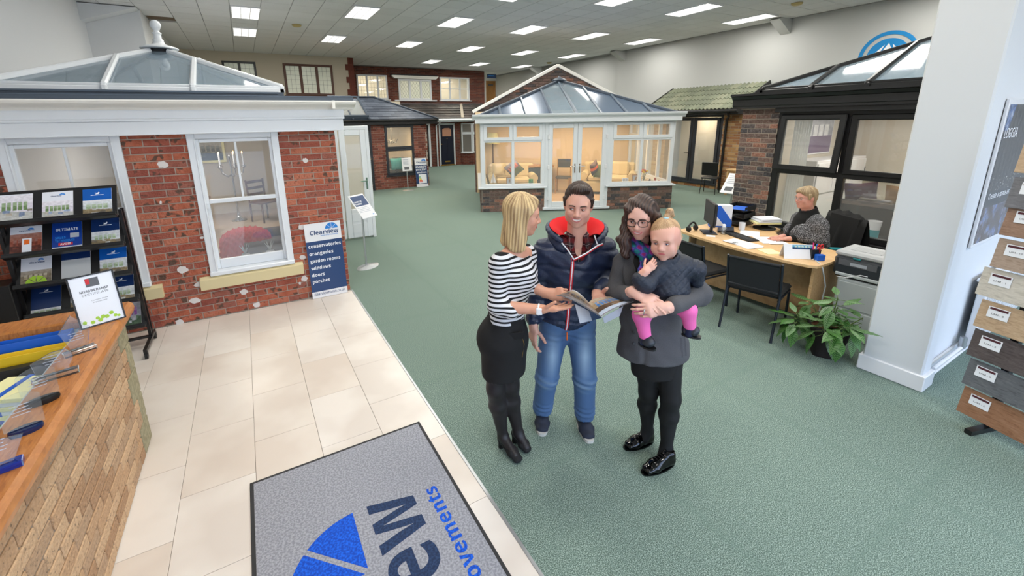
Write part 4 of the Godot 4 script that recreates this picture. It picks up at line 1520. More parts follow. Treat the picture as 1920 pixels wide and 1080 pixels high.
func black_orangery() -> void:
	var t := thing("black_orangery", "black framed orangery with brick pier, black cornice and glazed roof beside the desk", "orangery", V(7.25, 0, 4.29), -PI / 2)
	var B: Material = M.black_frame
	bricks(t, [[0, 0.57, 0, 2.27], [0.57, 3.2, 0, 0.4]], 0.02, MULTI, M.mortar, 200)
	bricks(t, [[0.02, 2.0, 0, 2.22]], 0.0, MULTI, M.mortar, 0, 0.215, 0.065, 0.01, 0.03, Transform3D(Basis(Vector3.UP, -PI / 2), Vector3(0, 0, -2.0)))
	var g := G.new()
	g.span(0.05, 0.57, 0, 2.2, -0.2, -0.04)
	g.span(0.57, 3.2, 0, 0.4, -0.2, -0.04)
	g.span(3.1, 3.2, 0, 2.2, -3.6, -0.2)
	g.span(0.06, 0.1, 0, 2.42, -3.7, -0.2)
	g.span(0.05, 3.2, 0, 2.6, -3.8, -3.7)
	part("inner_wall", g, M.cream_wall, t)
	g = G.new()
	g.span(0.57, 3.2, 0.4, 0.44, -0.1, 0.08, 0.006)
	g.span(0.57, 3.2, 0.44, 0.52, -0.08, 0.01, 0.006)
	g.span(0.57, 3.2, 1.28, 1.36, -0.08, 0.01, 0.006)
	g.span(0.57, 3.2, 2.12, 2.3, -0.08, 0.02, 0.006)
	for s in [0.57, 1.44, 2.33, 3.13]: g.span(s, s + 0.085, 0.44, 2.2, -0.08, 0.012, 0.006)
	var w := part("window_frame", g, B, t)
	for k in 3:
		var x0: float = [0.655, 1.525, 2.415][k]
		var x1: float = [1.44, 2.33, 3.13][k]
		g = G.new()
		g.span(x0, x1, 0.52, 1.28, -0.04, -0.032)
		part("pane", g, M.glass, w)
		if k == 0: continue
		g = G.new()
		g.span(x0 - 0.03, x0 + 0.05, 1.34, 2.16, -0.04, 0.03, 0.012)
		g.span(x1 - 0.05, x1 + 0.03, 1.34, 2.16, -0.04, 0.03, 0.012)
		g.span(x0 - 0.03, x1 + 0.03, 1.34, 1.41, -0.04, 0.03, 0.012)
		g.span(x0 - 0.03, x1 + 0.03, 2.08, 2.16, -0.04, 0.03, 0.012)
		part("top_sash", g, B, w)
		g = G.new()
		g.span(x0 + 0.045, x1 - 0.045, 1.4, 2.09, -0.01, -0.004)
		part("pane", g, M.glass, w)
	var sash_g := G.new()
	sash_g.span(-0.42, -0.34, -0.82, 0, -0.03, 0.03, 0.012)
	sash_g.span(0.34, 0.42, -0.82, 0, -0.03, 0.03, 0.012)
	sash_g.span(-0.42, 0.42, -0.08, 0, -0.03, 0.03, 0.012)
	sash_g.span(-0.42, 0.42, -0.82, -0.74, -0.03, 0.03, 0.012)
	var sa := part("top_sash", sash_g, B, w)
	sa.transform = Transform3D(Basis(Vector3.RIGHT, -0.09), Vector3(1.045, 2.165, 0.04))
	g = G.new()
	g.span(-0.34, 0.34, -0.74, -0.08, -0.004, 0.004)
	var pn := part("pane", g, M.glass, w)
	pn.transform = sa.transform
	g = G.new()
	var sec := PackedVector2Array([Vector2(-0.2, 2.27), Vector2(0.2, 2.27), Vector2(0.2, 2.3), Vector2(0.21, 2.31), Vector2(0.21, 2.4), Vector2(0.23, 2.41), Vector2(0.26, 2.45), Vector2(0.29, 2.46), Vector2(0.29, 2.495), Vector2(-0.2, 2.495)])
	g.prism(sec, 0, 3.35, Transform3D(Basis(Vector3(0, 0, 1), Vector3(0, 1, 0), Vector3(-1, 0, 0)), Vector3(3.28, 0, 0)))
	g.span(-0.07, 0.2, 2.27, 2.495, -3.8, -0.1, 0.01)
	part("cornice", g, B, t)
	g = G.new()
	g.span(0.57, 3.2, 2.2, 2.28, -0.1, 0.16, 0.004)
	part("fascia", g, B, t)
	g = G.new()
	g.span(0.0, 3.28, 2.44, 2.49, -3.8, -0.1)
	var hole := G.new()
	for q in [[0.0, 0.36, -3.8, 0.1], [3.2, 3.28, -3.8, 0.1]]: hole.span(q[0], q[1], 2.42, 2.48, q[2], q[3])
	part("roof_edge", hole, B, t)
	lantern(t, Vector3(2.29, 2.49, -1.8), 1.95, 1.95, 0.9, [-1.27, -0.63, 0.0, 0.63, 1.27], 0.06, B, M.roof_glass, false)

func column_and_wall() -> void:
	var colm := struct("column", (func() -> G:
		var g := G.new()
		g.span(4.445, 4.62, 0, CEIL, -1.33, -0.945, 0.012)
		return g).call(), M.white_wall)
	var g := G.new()
	g.span(4.425, 4.64, 0, 0.135, -1.35, -0.92, 0.006)
	part("skirting", g, M.white_gloss, colm)
	g = G.new()
	g.span(4.64, 9.0, 0, 0.12, -1.0, -0.98, 0.004)
	struct("baseboard_right", g, M.white_gloss)
	var t := thing("radiator", "white panel radiator low on the wall behind the floor sample rack", "radiator", V(5.38, 0.13, 1.0))
	g = G.new()
	g.span(0, 1.2, 0, 0.62, 0.05, 0.11, 0.008)
	for k in 23: g.span(0.04 + 0.05 * k, 0.065 + 0.05 * k, 0.03, 0.59, 0.11, 0.118)
	g.span(-0.005, 1.205, 0.6, 0.63, 0.03, 0.12, 0.006)
	part("panel", g, M.white_gloss, t)
	g = G.new()
	g.tube([Vector3(-0.72, 0.0, 0.06), Vector3(-0.2, 0.0, 0.06), Vector3(-0.08, 0.0, 0.06), Vector3(-0.06, 0.03, 0.06), Vector3(0.02, 0.03, 0.06)], 0.014, 8)
	g.tube([Vector3(-0.72, -0.05, 0.06), Vector3(0.4, -0.05, 0.06), Vector3(1.3, -0.05, 0.06)], 0.012, 8)
	part("pipe", g, M.white_gloss, t)
	g = G.new()
	g.tube([Vector3(-0.06, 0.0, 0.06), Vector3(-0.06, 0.1, 0.06)], 0.025, 10)
	part("valve", g, M.alu, t)
	t = thing("poster", "large framed dark poster of a building at night on the right wall", "poster", V(4.99, 1.11, 0.995))
	g = G.new()
	g.span(0, 1.5, -0.02, 1.14, 0.0, 0.02, 0.004)
	part("frame", g, M.white_gloss, t)
	var im := Image.create(256, 192, false, Image.FORMAT_RGB8)
	var f := FastNoiseLite.new()
	f.seed = 5
	f.frequency = 0.03
	for y in 192:
		for x in 256:
			var a := Color(0.16, 0.15, 0.15)
			if y < 34 and x < 30 - y * 0.4: a = Color(0.2, 0.3, 0.5).lerp(Color(0.6, 0.64, 0.72), clampf(f.get_noise_2d(x * 2, y * 2) + 0.4, 0, 1))
			elif y < 118: a = Color(0.2, 0.19, 0.18) if int(x * 0.12) % 2 == 0 else Color(0.27, 0.25, 0.23)
			elif y < 140: a = Color(0.22, 0.22, 0.23)
			else: a = Color(0.35, 0.3, 0.28).lerp(Color(0.45, 0.5, 0.65), clampf(f.get_noise_2d(x, y) * 1.5 + 0.3, 0, 1))
			var s := f.get_noise_2d(x * 3, y * 3) * 0.12
			if y > 95 and y < 118 and f.get_noise_2d(x * 6, y * 6) > 0.45: a = Color(0.8, 0.78, 0.75)
			im.set_pixel(x, y, Color(a.r + s, a.g + s, a.b + s))
	var pm := mat("poster_print", Color(1, 1, 1), 0.25)
	pm.albedo_texture = ImageTexture.create_from_image(im)
	g = G.new()
	g.quad(Vector3(0.03, 0.01, 0.0215), Vector3(1.47, 0.01, 0.0215), Vector3(1.47, 1.1, 0.0215), Vector3(0.03, 1.1, 0.0215))
	part("print", g, pm, t)
	say(t, "LOGGIA", 0.075, M.paper, Transform3D(Basis.IDENTITY, Vector3(0.07, 0.85, 0.021)), 0.34, false)
	say(t, "Create a space as individual as you", 0.045, M.paper, Transform3D(Basis.IDENTITY, Vector3(0.1, 0.37, 0.021)), 1.1, false)

# ------------------------------------------------------------------ printed pictures
func picture(key: String, sd: int, w: int, h: int, bands: Array, tones: Array, gloss := 0.3) -> StandardMaterial3D:
	if M.has(key): return M[key]
	var im := Image.create(w, h, false, Image.FORMAT_RGB8)
	var r := RandomNumberGenerator.new()
	r.seed = sd
	var f := FastNoiseLite.new()
	f.seed = sd
	f.frequency = 0.03
	var n := tones.size()
	var top := 0.0
	for b in bands:
		if b[0] <= 0.01: top = b[1]
	for y in h:
		for x in w:
			var u := x / float(w)
			var v := (y / float(h) - top) / (1.0 - top)
			var c: Color = tones[1 % n]
			if v > 0.58 + 0.1 * (u - 0.5): c = (tones[(n - 1)] as Color).darkened(0.15 + 0.25 * (1.0 - v))
			elif v < 0.22 + 0.2 * absf(u - 0.45): c = c.lightened(0.3 - v * 0.5)
			im.set_pixel(x, y, c)
	var y0 := int((top + (1.0 - top) * 0.26) * h)
	var y1 := int((top + (1.0 - top) * 0.56) * h)
	var cols := r.randi_range(4, 6)
	for k in cols:
		var xa := int((0.12 + 0.78 * k / cols) * w)
		var pane := Rect2i(xa, y0, maxi(2, int(0.62 * w / cols)), y1 - y0)
		im.fill_rect(pane, (tones[2 % n] as Color).lightened(0.25))
		im.fill_rect(Rect2i(pane.position + Vector2i(0, pane.size.y / 2), Vector2i(pane.size.x, pane.size.y / 2)), tones[2 % n])
	for i in 7:
		var c: Color = tones[[0, 3 % n, n - 1][i % 3]]
		var rw := r.randi_range(w / 10, w / 4)
		var rh := int(r.randf_range(0.06, 0.16) * h * (1.0 - top))
		im.fill_rect(Rect2i(r.randi_range(0, w - rw), int((top + (1.0 - top) * r.randf_range(0.52, 0.84)) * h), rw, rh), c.darkened(r.randf() * 0.3))
	for y in h:
		for x in w:
			var c := im.get_pixel(x, y)
			var s := f.get_noise_2d(x * 3.0, y * 3.0) * 0.1
			im.set_pixel(x, y, Color(c.r + s, c.g + s, c.b + s))
	var at := 0.0
	for b in bands:
		im.fill_rect(Rect2i(0, int(b[0] * h), w, int((b[1] - b[0]) * h)), b[2])
	var m := mat(key, Color(1, 1, 1), gloss)
	m.albedo_texture = ImageTexture.create_from_image(im)
	return m

func leaflet(parent: Node, w: float, h: float, m: Material, xf: Transform3D, label := "", nm := "cover") -> MeshInstance3D:
	var g := G.new()
	g.quad(Vector3(-w / 2, 0, 0.006), Vector3(w / 2, 0, 0.006), Vector3(w / 2, h, 0.006), Vector3(-w / 2, h, 0.006))
	var o := inst(nm, g.mesh(), m, parent, xf)
	if label: o.set_meta("label", label)
	return o

# ------------------------------------------------------------------ reception counter
func counter() -> void:
	var t := thing("reception_counter", "speckled buff brick reception counter with a varnished wooden top, at the left front", "counter", V(-0.855, 0, 0), PI / 2)
	var keys := ["counter_brick0", "counter_brick1", "counter_brick2", "counter_brick3"]
	bricks(t, [[0.4, 3.25, 0, 0.945]], 0.0, keys, M.mortar_buff, 240)
	bricks(t, [[-0.9, 0.4, 0, 0.945]], 0.0, keys, M.mortar_buff, 0)
	var g := G.new()
	g.span(3.25, 3.46, 0, 0.94, -0.12, -0.012)
	part("mortar", g, M.mortar_buff, t)
	for k in 5:
		g = G.new()
		var y := 0.012 + 0.188 * k
		var w := 0.2 if k % 2 == 0 else 0.1
		g.span(3.46 - w, 3.46, y, y + 0.18, -0.11, 0.002, 0.005)
		part("quoin", g, M.quoin_stone, t)
		if w < 0.15:
			for j in 2:
				g = G.new()
				g.span(3.255, 3.352, y + 0.094 * j, y + 0.094 * j + 0.084, -0.03, 0.0, 0.004)
				part("brick", g, M[keys[(k + j) % 4]], t)
	g = G.new()
	g.span(-0.9, 3.44, 0, 0.94, -0.2, -0.05)
	part("back_panel", g, M.cabinet_grey, t)
	g = G.new()
	var sec := PackedVector2Array([Vector2(-0.125, 0.94), Vector2(0.035, 0.94), Vector2(0.055, 0.955), Vector2(0.06, 0.98), Vector2(0.055, 1.005), Vector2(0.035, 1.02), Vector2(-0.125, 1.02)])
	g.prism(sec, -0.9, 3.5, Transform3D(Basis(Vector3(0, 0, 1), Vector3(0, 1, 0), Vector3(-1, 0, 0)), Vector3(0, 0, 0)).scaled_local(Vector3(1, 1, -1)))
	part("counter_top", g, M.oak_top, t)
	g = G.new()
	g.span(3.3, 3.5, 0.965, 1.02, -1.75, -0.12, 0.01)
	part("counter_return", g, M.oak_top, t)
	g = G.new()
	g.span(3.3, 3.33, 0.0, 0.965, -1.75, -0.18)
	g.span(3.43, 3.46, 0.0, 0.965, -1.75, -0.1)
	part("return_panel", g, M.cabinet_grey, t)
	g = G.new()
	g.span(-0.9, 3.3, 0.7, 0.73, -0.9, -0.2, 0.005)
	g.span(2.5, 3.3, 0.7, 0.73, -1.75, -0.9, 0.005)
	part("work_surface", g, M.oak_top, t)
	g = G.new()
	g.span(0.3, 0.33, 0, 0.7, -0.88, -0.2)
	g.span(2.5, 2.53, 0, 0.7, -1.7, -0.2)
	part("support_panel", g, M.cabinet_grey, t)

func award(nm: String, label: String, x: float, d: float, turn: float, poly: PackedVector2Array, thick: float, lean: float, base_w: float, base_m: Material, round_base := false) -> void:
	var t := thing(nm, label, "award", V(x, 1.02, d), turn, "acrylic awards on the counter")
	var g := G.new()
	if round_base:
		var rows := []
		for e in [[0.0, 0.9], [0.012, 1.0], [0.024, 0.96]]:
			var row := []
			for i in 20:
				var a := TAU * i / 20
				var s := signf(sin(a)) * pow(absf(sin(a)), 1.3)
				row.append(Vector3(-cos(a) * base_w / 2 * e[1], e[0], s * 0.024 * e[1]))
			rows.append(row)
		g.grid(rows, true)
		var top := PackedVector2Array()
		for i in 20: top.append(Vector2(rows[2][i].x, rows[2][i].z))
		for i in range(1, 19): g.tri(rows[2][0], rows[2][i], rows[2][i + 1])
		for i in range(1, 19): g.tri(rows[0][0], rows[0][i + 1], rows[0][i])
	else:
		g.box(Vector3(0, 0.012, 0), Vector3(base_w, 0.024, 0.045), Basis.IDENTITY, 0.003)
	part("base", g, base_m, t)
	g = G.new()
	g.prism(poly, -thick / 2, thick / 2, Transform3D(Basis(Vector3.RIGHT, -lean), Vector3(0, 0.0245, 0)))
	part("plaque", g, M.acrylic, t)
	g = G.new()
	for k in 4:
		var y := 0.05 + 0.012 * k
		g.box(Basis(Vector3.RIGHT, -lean) * Vector3(0.0, y, thick / 2 + 0.0006) + Vector3(0, 0.0245, 0), Vector3([0.05, 0.06, 0.045, 0.055][k], 0.0025, 0.0006), Basis(Vector3.RIGHT, -lean))
	part("engraving", g, M.print_pale, t)

func counter_items() -> void:
	var shield := PackedVector2Array([Vector2(-0.03, 0), Vector2(0.035, 0), Vector2(0.055, 0.08), Vector2(0.06, 0.1), Vector2(0.0, 0.18), Vector2(-0.06, 0.1), Vector2(-0.05, 0.07)])
	award("award_plaque", "clear pointed acrylic award on a clear bar base, nearest the framed certificate", -0.89, 2.79, 0.45, shield, 0.014, 0.12, 0.13, M.acrylic)
	var curved := PackedVector2Array([Vector2(-0.06, 0), Vector2(0.05, 0)])
	for i in 8: curved.append(Vector2(0.05 + 0.02 * sin(PI * i / 7.0), 0.02 + 0.08 * i / 7.0))
	curved.append(Vector2(0.0, 0.1))
	curved.append(Vector2(-0.07, 0.07))
	award("award_plaque", "clear acrylic award with a blue curved edge on a thick clear bar", -0.915, 2.545, 0.25, curved, 0.014, 0.15, 0.16, M.acrylic)
	var tomb := PackedVector2Array([Vector2(-0.055, 0), Vector2(0.055, 0), Vector2(0.06, 0.11)])
	for i in 6: tomb.append(Vector2(0.06 - 0.12 * (i + 1) / 7.0, 0.11 + 0.025 * sin(PI * (i + 1) / 7.0)))
	tomb.append(Vector2(-0.06, 0.11))
	award("award_plaque", "clear acrylic plaque on a black lens-shaped foot", -0.895, 2.32, 0.38, tomb, 0.008, 0.5, 0.11, M.black_plastic, true)
	award("award_plaque", "clear acrylic plaque on a dark blue lens-shaped foot", -0.88, 2.105, 0.35, tomb, 0.008, 0.5, 0.1, mat("award_blue", Color(0.06, 0.13, 0.3), 0.15), true)
	award("award_plaque", "clear square-cornered acrylic award on a blue and clear block, nearest the viewer", -0.875, 1.885, 0.25, PackedVector2Array([Vector2(-0.08, 0), Vector2(0.035, 0), Vector2(0.07, 0.08), Vector2(-0.08, 0.095)]), 0.01, 0.2, 0.11, M.acrylic_blue)
	var t := thing("framed_certificate", "black framed membership certificate standing on the counter corner", "certificate", V(-0.875, 1.022, 3.165), 0.42)
	var lean := Basis(Vector3.RIGHT, -0.2)
	var g := G.new()
	for s: float in [-1.0, 1.0]:
		g.box(lean * Vector3(s * 0.101, 0.15, 0), Vector3(0.008, 0.308, 0.014), lean)
		g.box(lean * Vector3(0, 0.15 + s * 0.15, 0), Vector3(0.21, 0.008, 0.014), lean)
	g.box(lean * Vector3(0, 0.15, -0.004), Vector3(0.2, 0.3, 0.004), lean)
	part("frame", g, M.black_plastic, t)
	g = G.new()
	g.box(lean * Vector3(0, 0.15, 0.001), Vector3(0.196, 0.294, 0.003), lean)
	part("certificate_sheet", g, M.paper, t)
	g = G.new()
	g.box(lean * Vector3(0.0, 0.255, 0.003), Vector3(0.06, 0.05, 0.001), lean)
	part("badge", g, M.print_grey, t)
	g = G.new()
	g.box(lean * Vector3(-0.02, 0.262, 0.0036), Vector3(0.018, 0.032, 0.001), lean)
	part("badge_mark", g, M.red_print, t)
	say(t, "MEMBERSHIP", 0.0135, M.print_grey, Transform3D(lean, lean * Vector3(-0.065, 0.2, 0.002)), 0.13)
	say(t, "CERTIFICATE", 0.0125, M.print_grey, Transform3D(lean, lean * Vector3(-0.06, 0.18, 0.002)), 0.122, false)
	say(t, "Clearview Home", 0.006, M.print_grey, Transform3D(lean, lean * Vector3(-0.025, 0.145, 0.002)), 0.075, false)
	say(t, "Improvements", 0.006, M.print_grey, Transform3D(lean, lean * Vector3(-0.02, 0.132, 0.002)), 0.065, false)
	g = G.new()
	for q in [[-0.08, 0.03, 0.011], [-0.045, 0.022, 0.011], [-0.01, 0.025, 0.012], [0.005, 0.04, 0.012], [0.022, 0.035, 0.012], [-0.02, 0.04, 0.01], [0.06, 0.028, 0.01], [0.045, 0.05, 0.012], [0.075, 0.022, 0.008]]:
		var poly := PackedVector2Array()
		for i in 6: poly.append(Vector2(q[0] + cos(TAU * i / 6) * q[2], q[1] + sin(TAU * i / 6) * q[2]))
		g.prism(poly, 0.0025, 0.0032, Transform3D(lean, Vector3.ZERO))
	tag(part("printed_dots", g, M.lime, t), "", "", "", "stuff")
	for k in 2:
		var m: Material = M.bright_blue if k == 0 else M.yellow
		var o := thing("document_tray", ["blue open-topped document box with cream lining behind the counter", "yellow edged document box in front of the blue one"][k], "document box", V(-1.21 + 0.0 * k, 0.732, 3.25 - 0.1 * k), 0.0)
		g = G.new()
		var h := 0.25 - 0.04 * k
		g.span(-0.16, 0.16, 0, h, 0.03, 0.036)
		g.span(-0.16, 0.16, 0, h, -0.036, -0.03)
		g.span(-0.16, -0.154, 0, h, -0.03, 0.03)
		g.span(0.154, 0.16, 0, h, -0.03, 0.03)
		g.span(-0.16, 0.16, 0, 0.006, -0.036, 0.036)
		part("shell", g, m, o)
		g = G.new()
		g.span(-0.153, 0.153, 0.006, h - 0.035, -0.027, 0.027)
		part("files", g, M.note_yellow if k == 0 else M.paper, o)
	g = G.new()
	g.span(-0.15, 0.15, 0, 0.17, -0.03, 0.03, 0.006)
	solo("ring_binder", g, M.black_plastic, "black ring binder standing in front of the yellow document box", "binder", "", V(-1.2, 0.732, 3.06))
	t = thing("paper_stack", "tall stack of cream paper tied with a bright blue band behind the counter", "paper stack", V(-1.17, 0.732, 2.86), -0.35)
	for k in 6:
		g = G.new()
		g.box(Vector3(0.003 * (k % 3), 0.012 + 0.024 * k, 0.004 * (k % 2)), Vector3(0.3, 0.023, 0.21), Basis(Vector3.UP, 0.03 * ((k * 7) % 5 - 2)), 0.002)
		part("paper_ream", g, M.note_yellow if k % 2 else M.paper, t)
	g = G.new()
	g.span(-0.04, -0.015, -0.0, 0.148, -0.108, 0.108)
	part("band", g, M.bright_blue, t)
	g = G.new()
	g.span(-0.15, 0.15, 0, 0.012, -0.1, 0.1, 0.002)
	solo("folder", g, M.green_print, "green folder under the loose papers behind the counter", "folder", "", V(-1.32, 0.732, 2.62), 0.3)
	g = G.new()
	g.span(-0.1, 0.1, 0, 0.05, -0.07, 0.07, 0.02)
	solo("phone_base", g, M.black_plastic, "black desk telephone base behind the counter", "telephone", "", V(-1.12, 0.732, 2.52), 0.4)
	for k in 3:
		g = G.new()
		g.span(-0.105, 0.105, 0, 0.006, -0.148, 0.148)
		solo("loose_sheet", g, M.paper, ["loose white sheet at the back of the work surface", "loose white sheet beside the telephone base", "loose white sheets nearest the viewer on the work surface"][k], "paper", "loose sheets behind the counter", V([-1.45, -1.3, -1.15][k], 0.733, [2.95, 2.35, 2.15][k]), [0.5, -0.2, 0.3][k])
	g = G.new()
	g.span(-0.12, 0.12, 0, 0.03, -0.06, 0.06, 0.01)
	solo("desk_tray", g, M.black_plastic, "low black tray on the work surface behind the counter", "tray", "", V(-1.2, 0.732, 1.98), 0.3)
	for k in 2:
		g = G.new()
		if k == 0: g.span(-0.2, 0.2, 0, 1.15, -0.2, 0.2, 0.004)
		else: g.span(-0.07, 0.07, 0, 0.42, -0.12, 0.12, 0.006)
		solo("carton", g, M.card_brown if k == 0 else M.black_plastic, ["tall plain brown carton standing left of the brochure stand", "black and white boxed carton between the brown carton and the brochure stand"][k], "box", "", V(-2.25 if k == 0 else -1.98, 0.0 if k == 0 else 0.45, 5.05), 0.1)
	g = G.new()
	g.span(-0.12, 0.12, 0, 0.45, -0.15, 0.15, 0.004)
	solo("plinth_box", g, M.card_brown, "small brown box holding up the black carton", "box", "", V(-1.98, 0, 5.05), 0.1)

func brochure_stand() -> void:
	var t := thing("brochure_stand", "black tilted brochure stand with tiered shelves on castors before the left window", "brochure stand", V(-1.49, 0, 5.0))
	var g := G.new()
	for s: float in [-1.0, 1.0]:
		for dz: float in [0.0, -0.07]:
			g.bar(Vector3(s * 0.405, 0.1, -0.1 + dz), Vector3(s * 0.405, 1.42, -0.02 + dz), 0.025, 0.025, Vector3.BACK)
		g.bar(Vector3(s * 0.405, 0.085, -0.26), Vector3(s * 0.405, 0.085, 0.22), 0.03, 0.03)
	g.bar(Vector3(-0.405, 0.1, -0.1), Vector3(0.405, 0.1, -0.1), 0.025, 0.025)
	part("frame", g, M.black_frame, t)
	for s: float in [-1.0, 1.0]:
		for z: float in [-0.26, 0.2]:
			g = G.new()
			g.tube([Vector3(s * 0.405 - 0.012, 0.028, z), Vector3(s * 0.405 + 0.012, 0.028, z)], 0.028, 14)
			g.box(Vector3(s * 0.405, 0.06, z), Vector3(0.03, 0.03, 0.03))
			part("castor", g, M.black_plastic, t)
	var blue := Color(0.05, 0.33, 0.66)
	var navy := Color(0.06, 0.17, 0.36)
	var wht := Color(0.86, 0.87, 0.9)
	var room := [Color(0.45, 0.42, 0.38), Color(0.72, 0.74, 0.76), Color(0.55, 0.62, 0.5), Color(0.85, 0.85, 0.84), Color(0.62, 0.55, 0.42)]
	var garden := [Color(0.55, 0.62, 0.75), Color(0.8, 0.78, 0.82), Color(0.4, 0.5, 0.32), Color(0.7, 0.66, 0.6), Color(0.88, 0.88, 0.86)]
	var door := [Color(0.48, 0.22, 0.16), Color(0.55, 0.28, 0.2), Color(0.42, 0.2, 0.15)]
	var covers := [
		[["pic_a", 11, [[0.0, 0.04, wht], [0.9, 1.0, wht]], garden], ["pic_b", 12, [[0.0, 0.34, wht]], garden], ["pic_c", 13, [[0.0, 0.42, blue]], room]],
		[["pic_d", 14, [[0.0, 0.26, wht]], door], ["pic_e", 15, [[0.0, 0.86, Color(0.05, 0.22, 0.55)], [0.86, 1.0, wht]], room], ["pic_f", 16, [[0.0, 0.46, navy]], room]],
		[["pic_g", 17, [[0.0, 0.48, wht]], [Color(0.4, 0.33, 0.25), Color(0.45, 0.4, 0.33), Color(0.6, 0.55, 0.45)]], ["pic_h", 18, [[0.0, 0.26, navy], [0.26, 1.0, Color(0.74, 0.75, 0.76)]], room], ["pic_c", 13, [[0.0, 0.42, blue]], room]],
		[["pic_i", 20, [[0.0, 0.8, navy]], room], ["pic_f", 16, [[0.0, 0.46, navy]], room], ["pic_f", 16, [[0.0, 0.46, navy]], room]],
		[["pic_c", 13, [[0.0, 0.42, blue]], room], ["pic_a", 11, [], garden], ["pic_j", 21, [], [Color(0.8, 0.8, 0.84), Color(0.5, 0.5, 0.55), Color(0.45, 0.25, 0.5), Color(0.3, 0.4, 0.3)]]]]
	var names := [["white bordered brochure with a room photograph, left on the top shelf of the stand", "white brochure with a garden photograph, middle of the top shelf", "blue topped brochure with a vaulted room photograph, right end of the top shelf"],
		["white topped brochure showing a door in brickwork, second shelf", "deep blue consumer guide with white and red lettering, middle of the second shelf", "navy topped brochure with window photograph, right of the second shelf"],
		["white topped brochure with a round-headed window photograph, third shelf", "navy topped grey leaflet, middle of the third shelf, behind the certificate", "blue topped brochure on the right of the third shelf"],
		["navy brochure at the left of the fourth shelf, above the counter edge", "navy topped brochure hidden behind the certificate, fourth shelf", "navy topped brochure with window photograph, right of the fourth shelf"],
		["blue topped brochure on the lowest shelf, left", "brochure in the middle of the lowest shelf", "brochure with purple garden photograph and round blue badge on the lowest shelf"]]
	for r in 5:
		var y := 1.385 - 0.285 * r
		var tilt := Basis(Vector3.RIGHT, -0.62)
		var at := Vector3(0, y, 0.06 - 0.028 * r)
		g = G.new()
		g.box(at + tilt * Vector3(0, 0.15, -0.006), Vector3(0.8, 0.32, 0.01), tilt, 0.003)
		g.box(at + tilt * Vector3(0, -0.012, 0.02), Vector3(0.8, 0.02, 0.06), tilt, 0.004)
		g.box(at + tilt * Vector3(0, 0.0, 0.046), Vector3(0.8, 0.03, 0.006), tilt, 0.002)
		part("shelf", g, M.black_frame, t)
		for k in 3:
			var c: Array = covers[r][k]
			var hgt := 0.27 if not (r == 0 and k == 0) else 0.27
			var wd := 0.2 if not (r == 0 and k == 0) else 0.21
			var m := picture(c[0], c[1], 72, 100, c[2], c[3])
			var at2 := V(-1.49, 0, 5.0) + at + tilt * Vector3(-0.265 + 0.265 * k, 0.003, 0.004)
			var b := thing("brochure", names[r][k], "brochure", at2, 0.0, "brochures on the stand")
			b.basis = tilt
			g = G.new()
			g.box(Vector3(0, hgt / 2, 0.003), Vector3(wd, hgt, 0.005))
			part("pages", g, M.paper, b)
			leaflet(b, wd, hgt, m, Transform3D(Basis.IDENTITY, Vector3(0, 0, 0.0002)))
			var face := Transform3D(Basis.IDENTITY, Vector3(0, 0, 0.0062))
			if c[0] in ["pic_b", "pic_d", "pic_g"]:
				g = G.new()
				fan(g, 0.02, 0.0, 0.001, face.translated_local(Vector3(0.03, hgt * 0.86, 0)), 0.05)
				part("logo_fan", g, M.blue_print, b)
				say(b, "Clearview", 0.016 if c[0] == "pic_g" else 0.01, M.navy_print, face.translated_local(Vector3(-0.045, hgt * (0.77 if c[0] == "pic_g" else 0.82), 0)), 0.1 if c[0] == "pic_g" else 0.07)
			elif c[0] in ["pic_c", "pic_f", "pic_i"]:
				g = G.new()
				g.prism(PackedVector2Array([Vector2(-0.016, 0.012), Vector2(0.0, 0.004), Vector2(0.01, 0.016), Vector2(0.016, 0.012), Vector2(0.01, -0.006), Vector2(-0.01, -0.008), Vector2(-0.016, -0.002), Vector2(-0.002, 0.0)]), 0, 0.001, face.translated_local(Vector3(0, hgt * 0.82, 0)))
				g.box(face * Vector3(0, hgt * 0.765, 0), Vector3(0.09, 0.004, 0.001))
				part("printed_mark", g, M.paper, b)
			elif c[0] == "pic_e":
				say(b, "ULTIMATE", 0.024, M.paper, face.translated_local(Vector3(-0.075, 0.19, 0)), 0.15)
				say(b, "SALES", 0.02, M.blue_print, face.translated_local(Vector3(-0.08, 0.115, 0)), 0.07)
				say(b, "TECHNIQUES", 0.02, M.blue_print, face.translated_local(Vector3(-0.08, 0.085, 0)), 0.13)
				g = G.new()
				g.box(Vector3(-0.01, 0.062, 0.0065), Vector3(0.095, 0.026, 0.001))
				part("red_flash", g, M.red_print, b)
				say(b, "AVOID", 0.018, M.paper, Transform3D(Basis.IDENTITY, Vector3(-0.045, 0.053, 0.0072)), 0.07)
				g = G.new()
				g.box(Vector3(0.05, 0.14, 0.0065), Vector3(0.06, 0.045, 0.001))
				part("printed_window", g, M.print_pale, b)
			if c[0] == "pic_d":
				g = G.new()
				g.box(Vector3(0.005, 0.085, 0.0065), Vector3(0.06, 0.14, 0.001))
				part("printed_door", g, M.paper, b)
				g = G.new()
				g.box(Vector3(0.005, 0.12, 0.0072), Vector3(0.034, 0.045, 0.001))
				part("printed_glass", g, M.orange_print, b)
			if c[0] == "pic_g":
				g = G.new()
				fan(g, 0.07, 0.0, 0.001, face.translated_local(Vector3(0, 0.02, 0)), 0.05)
				part("printed_window", g, M.lime, b)
			if c[0] == "pic_j":
				g = G.new()
				g.lathe([Vector2(0.001, 0), Vector2(0.03, 0), Vector2(0.03, 0.001), Vector2(0.001, 0.001)], 20, Transform3D(Basis(Vector3.RIGHT, PI / 2), Vector3(-0.06, 0.05, 0.0062)))
				part("printed_badge", g, M.bright_blue, b)

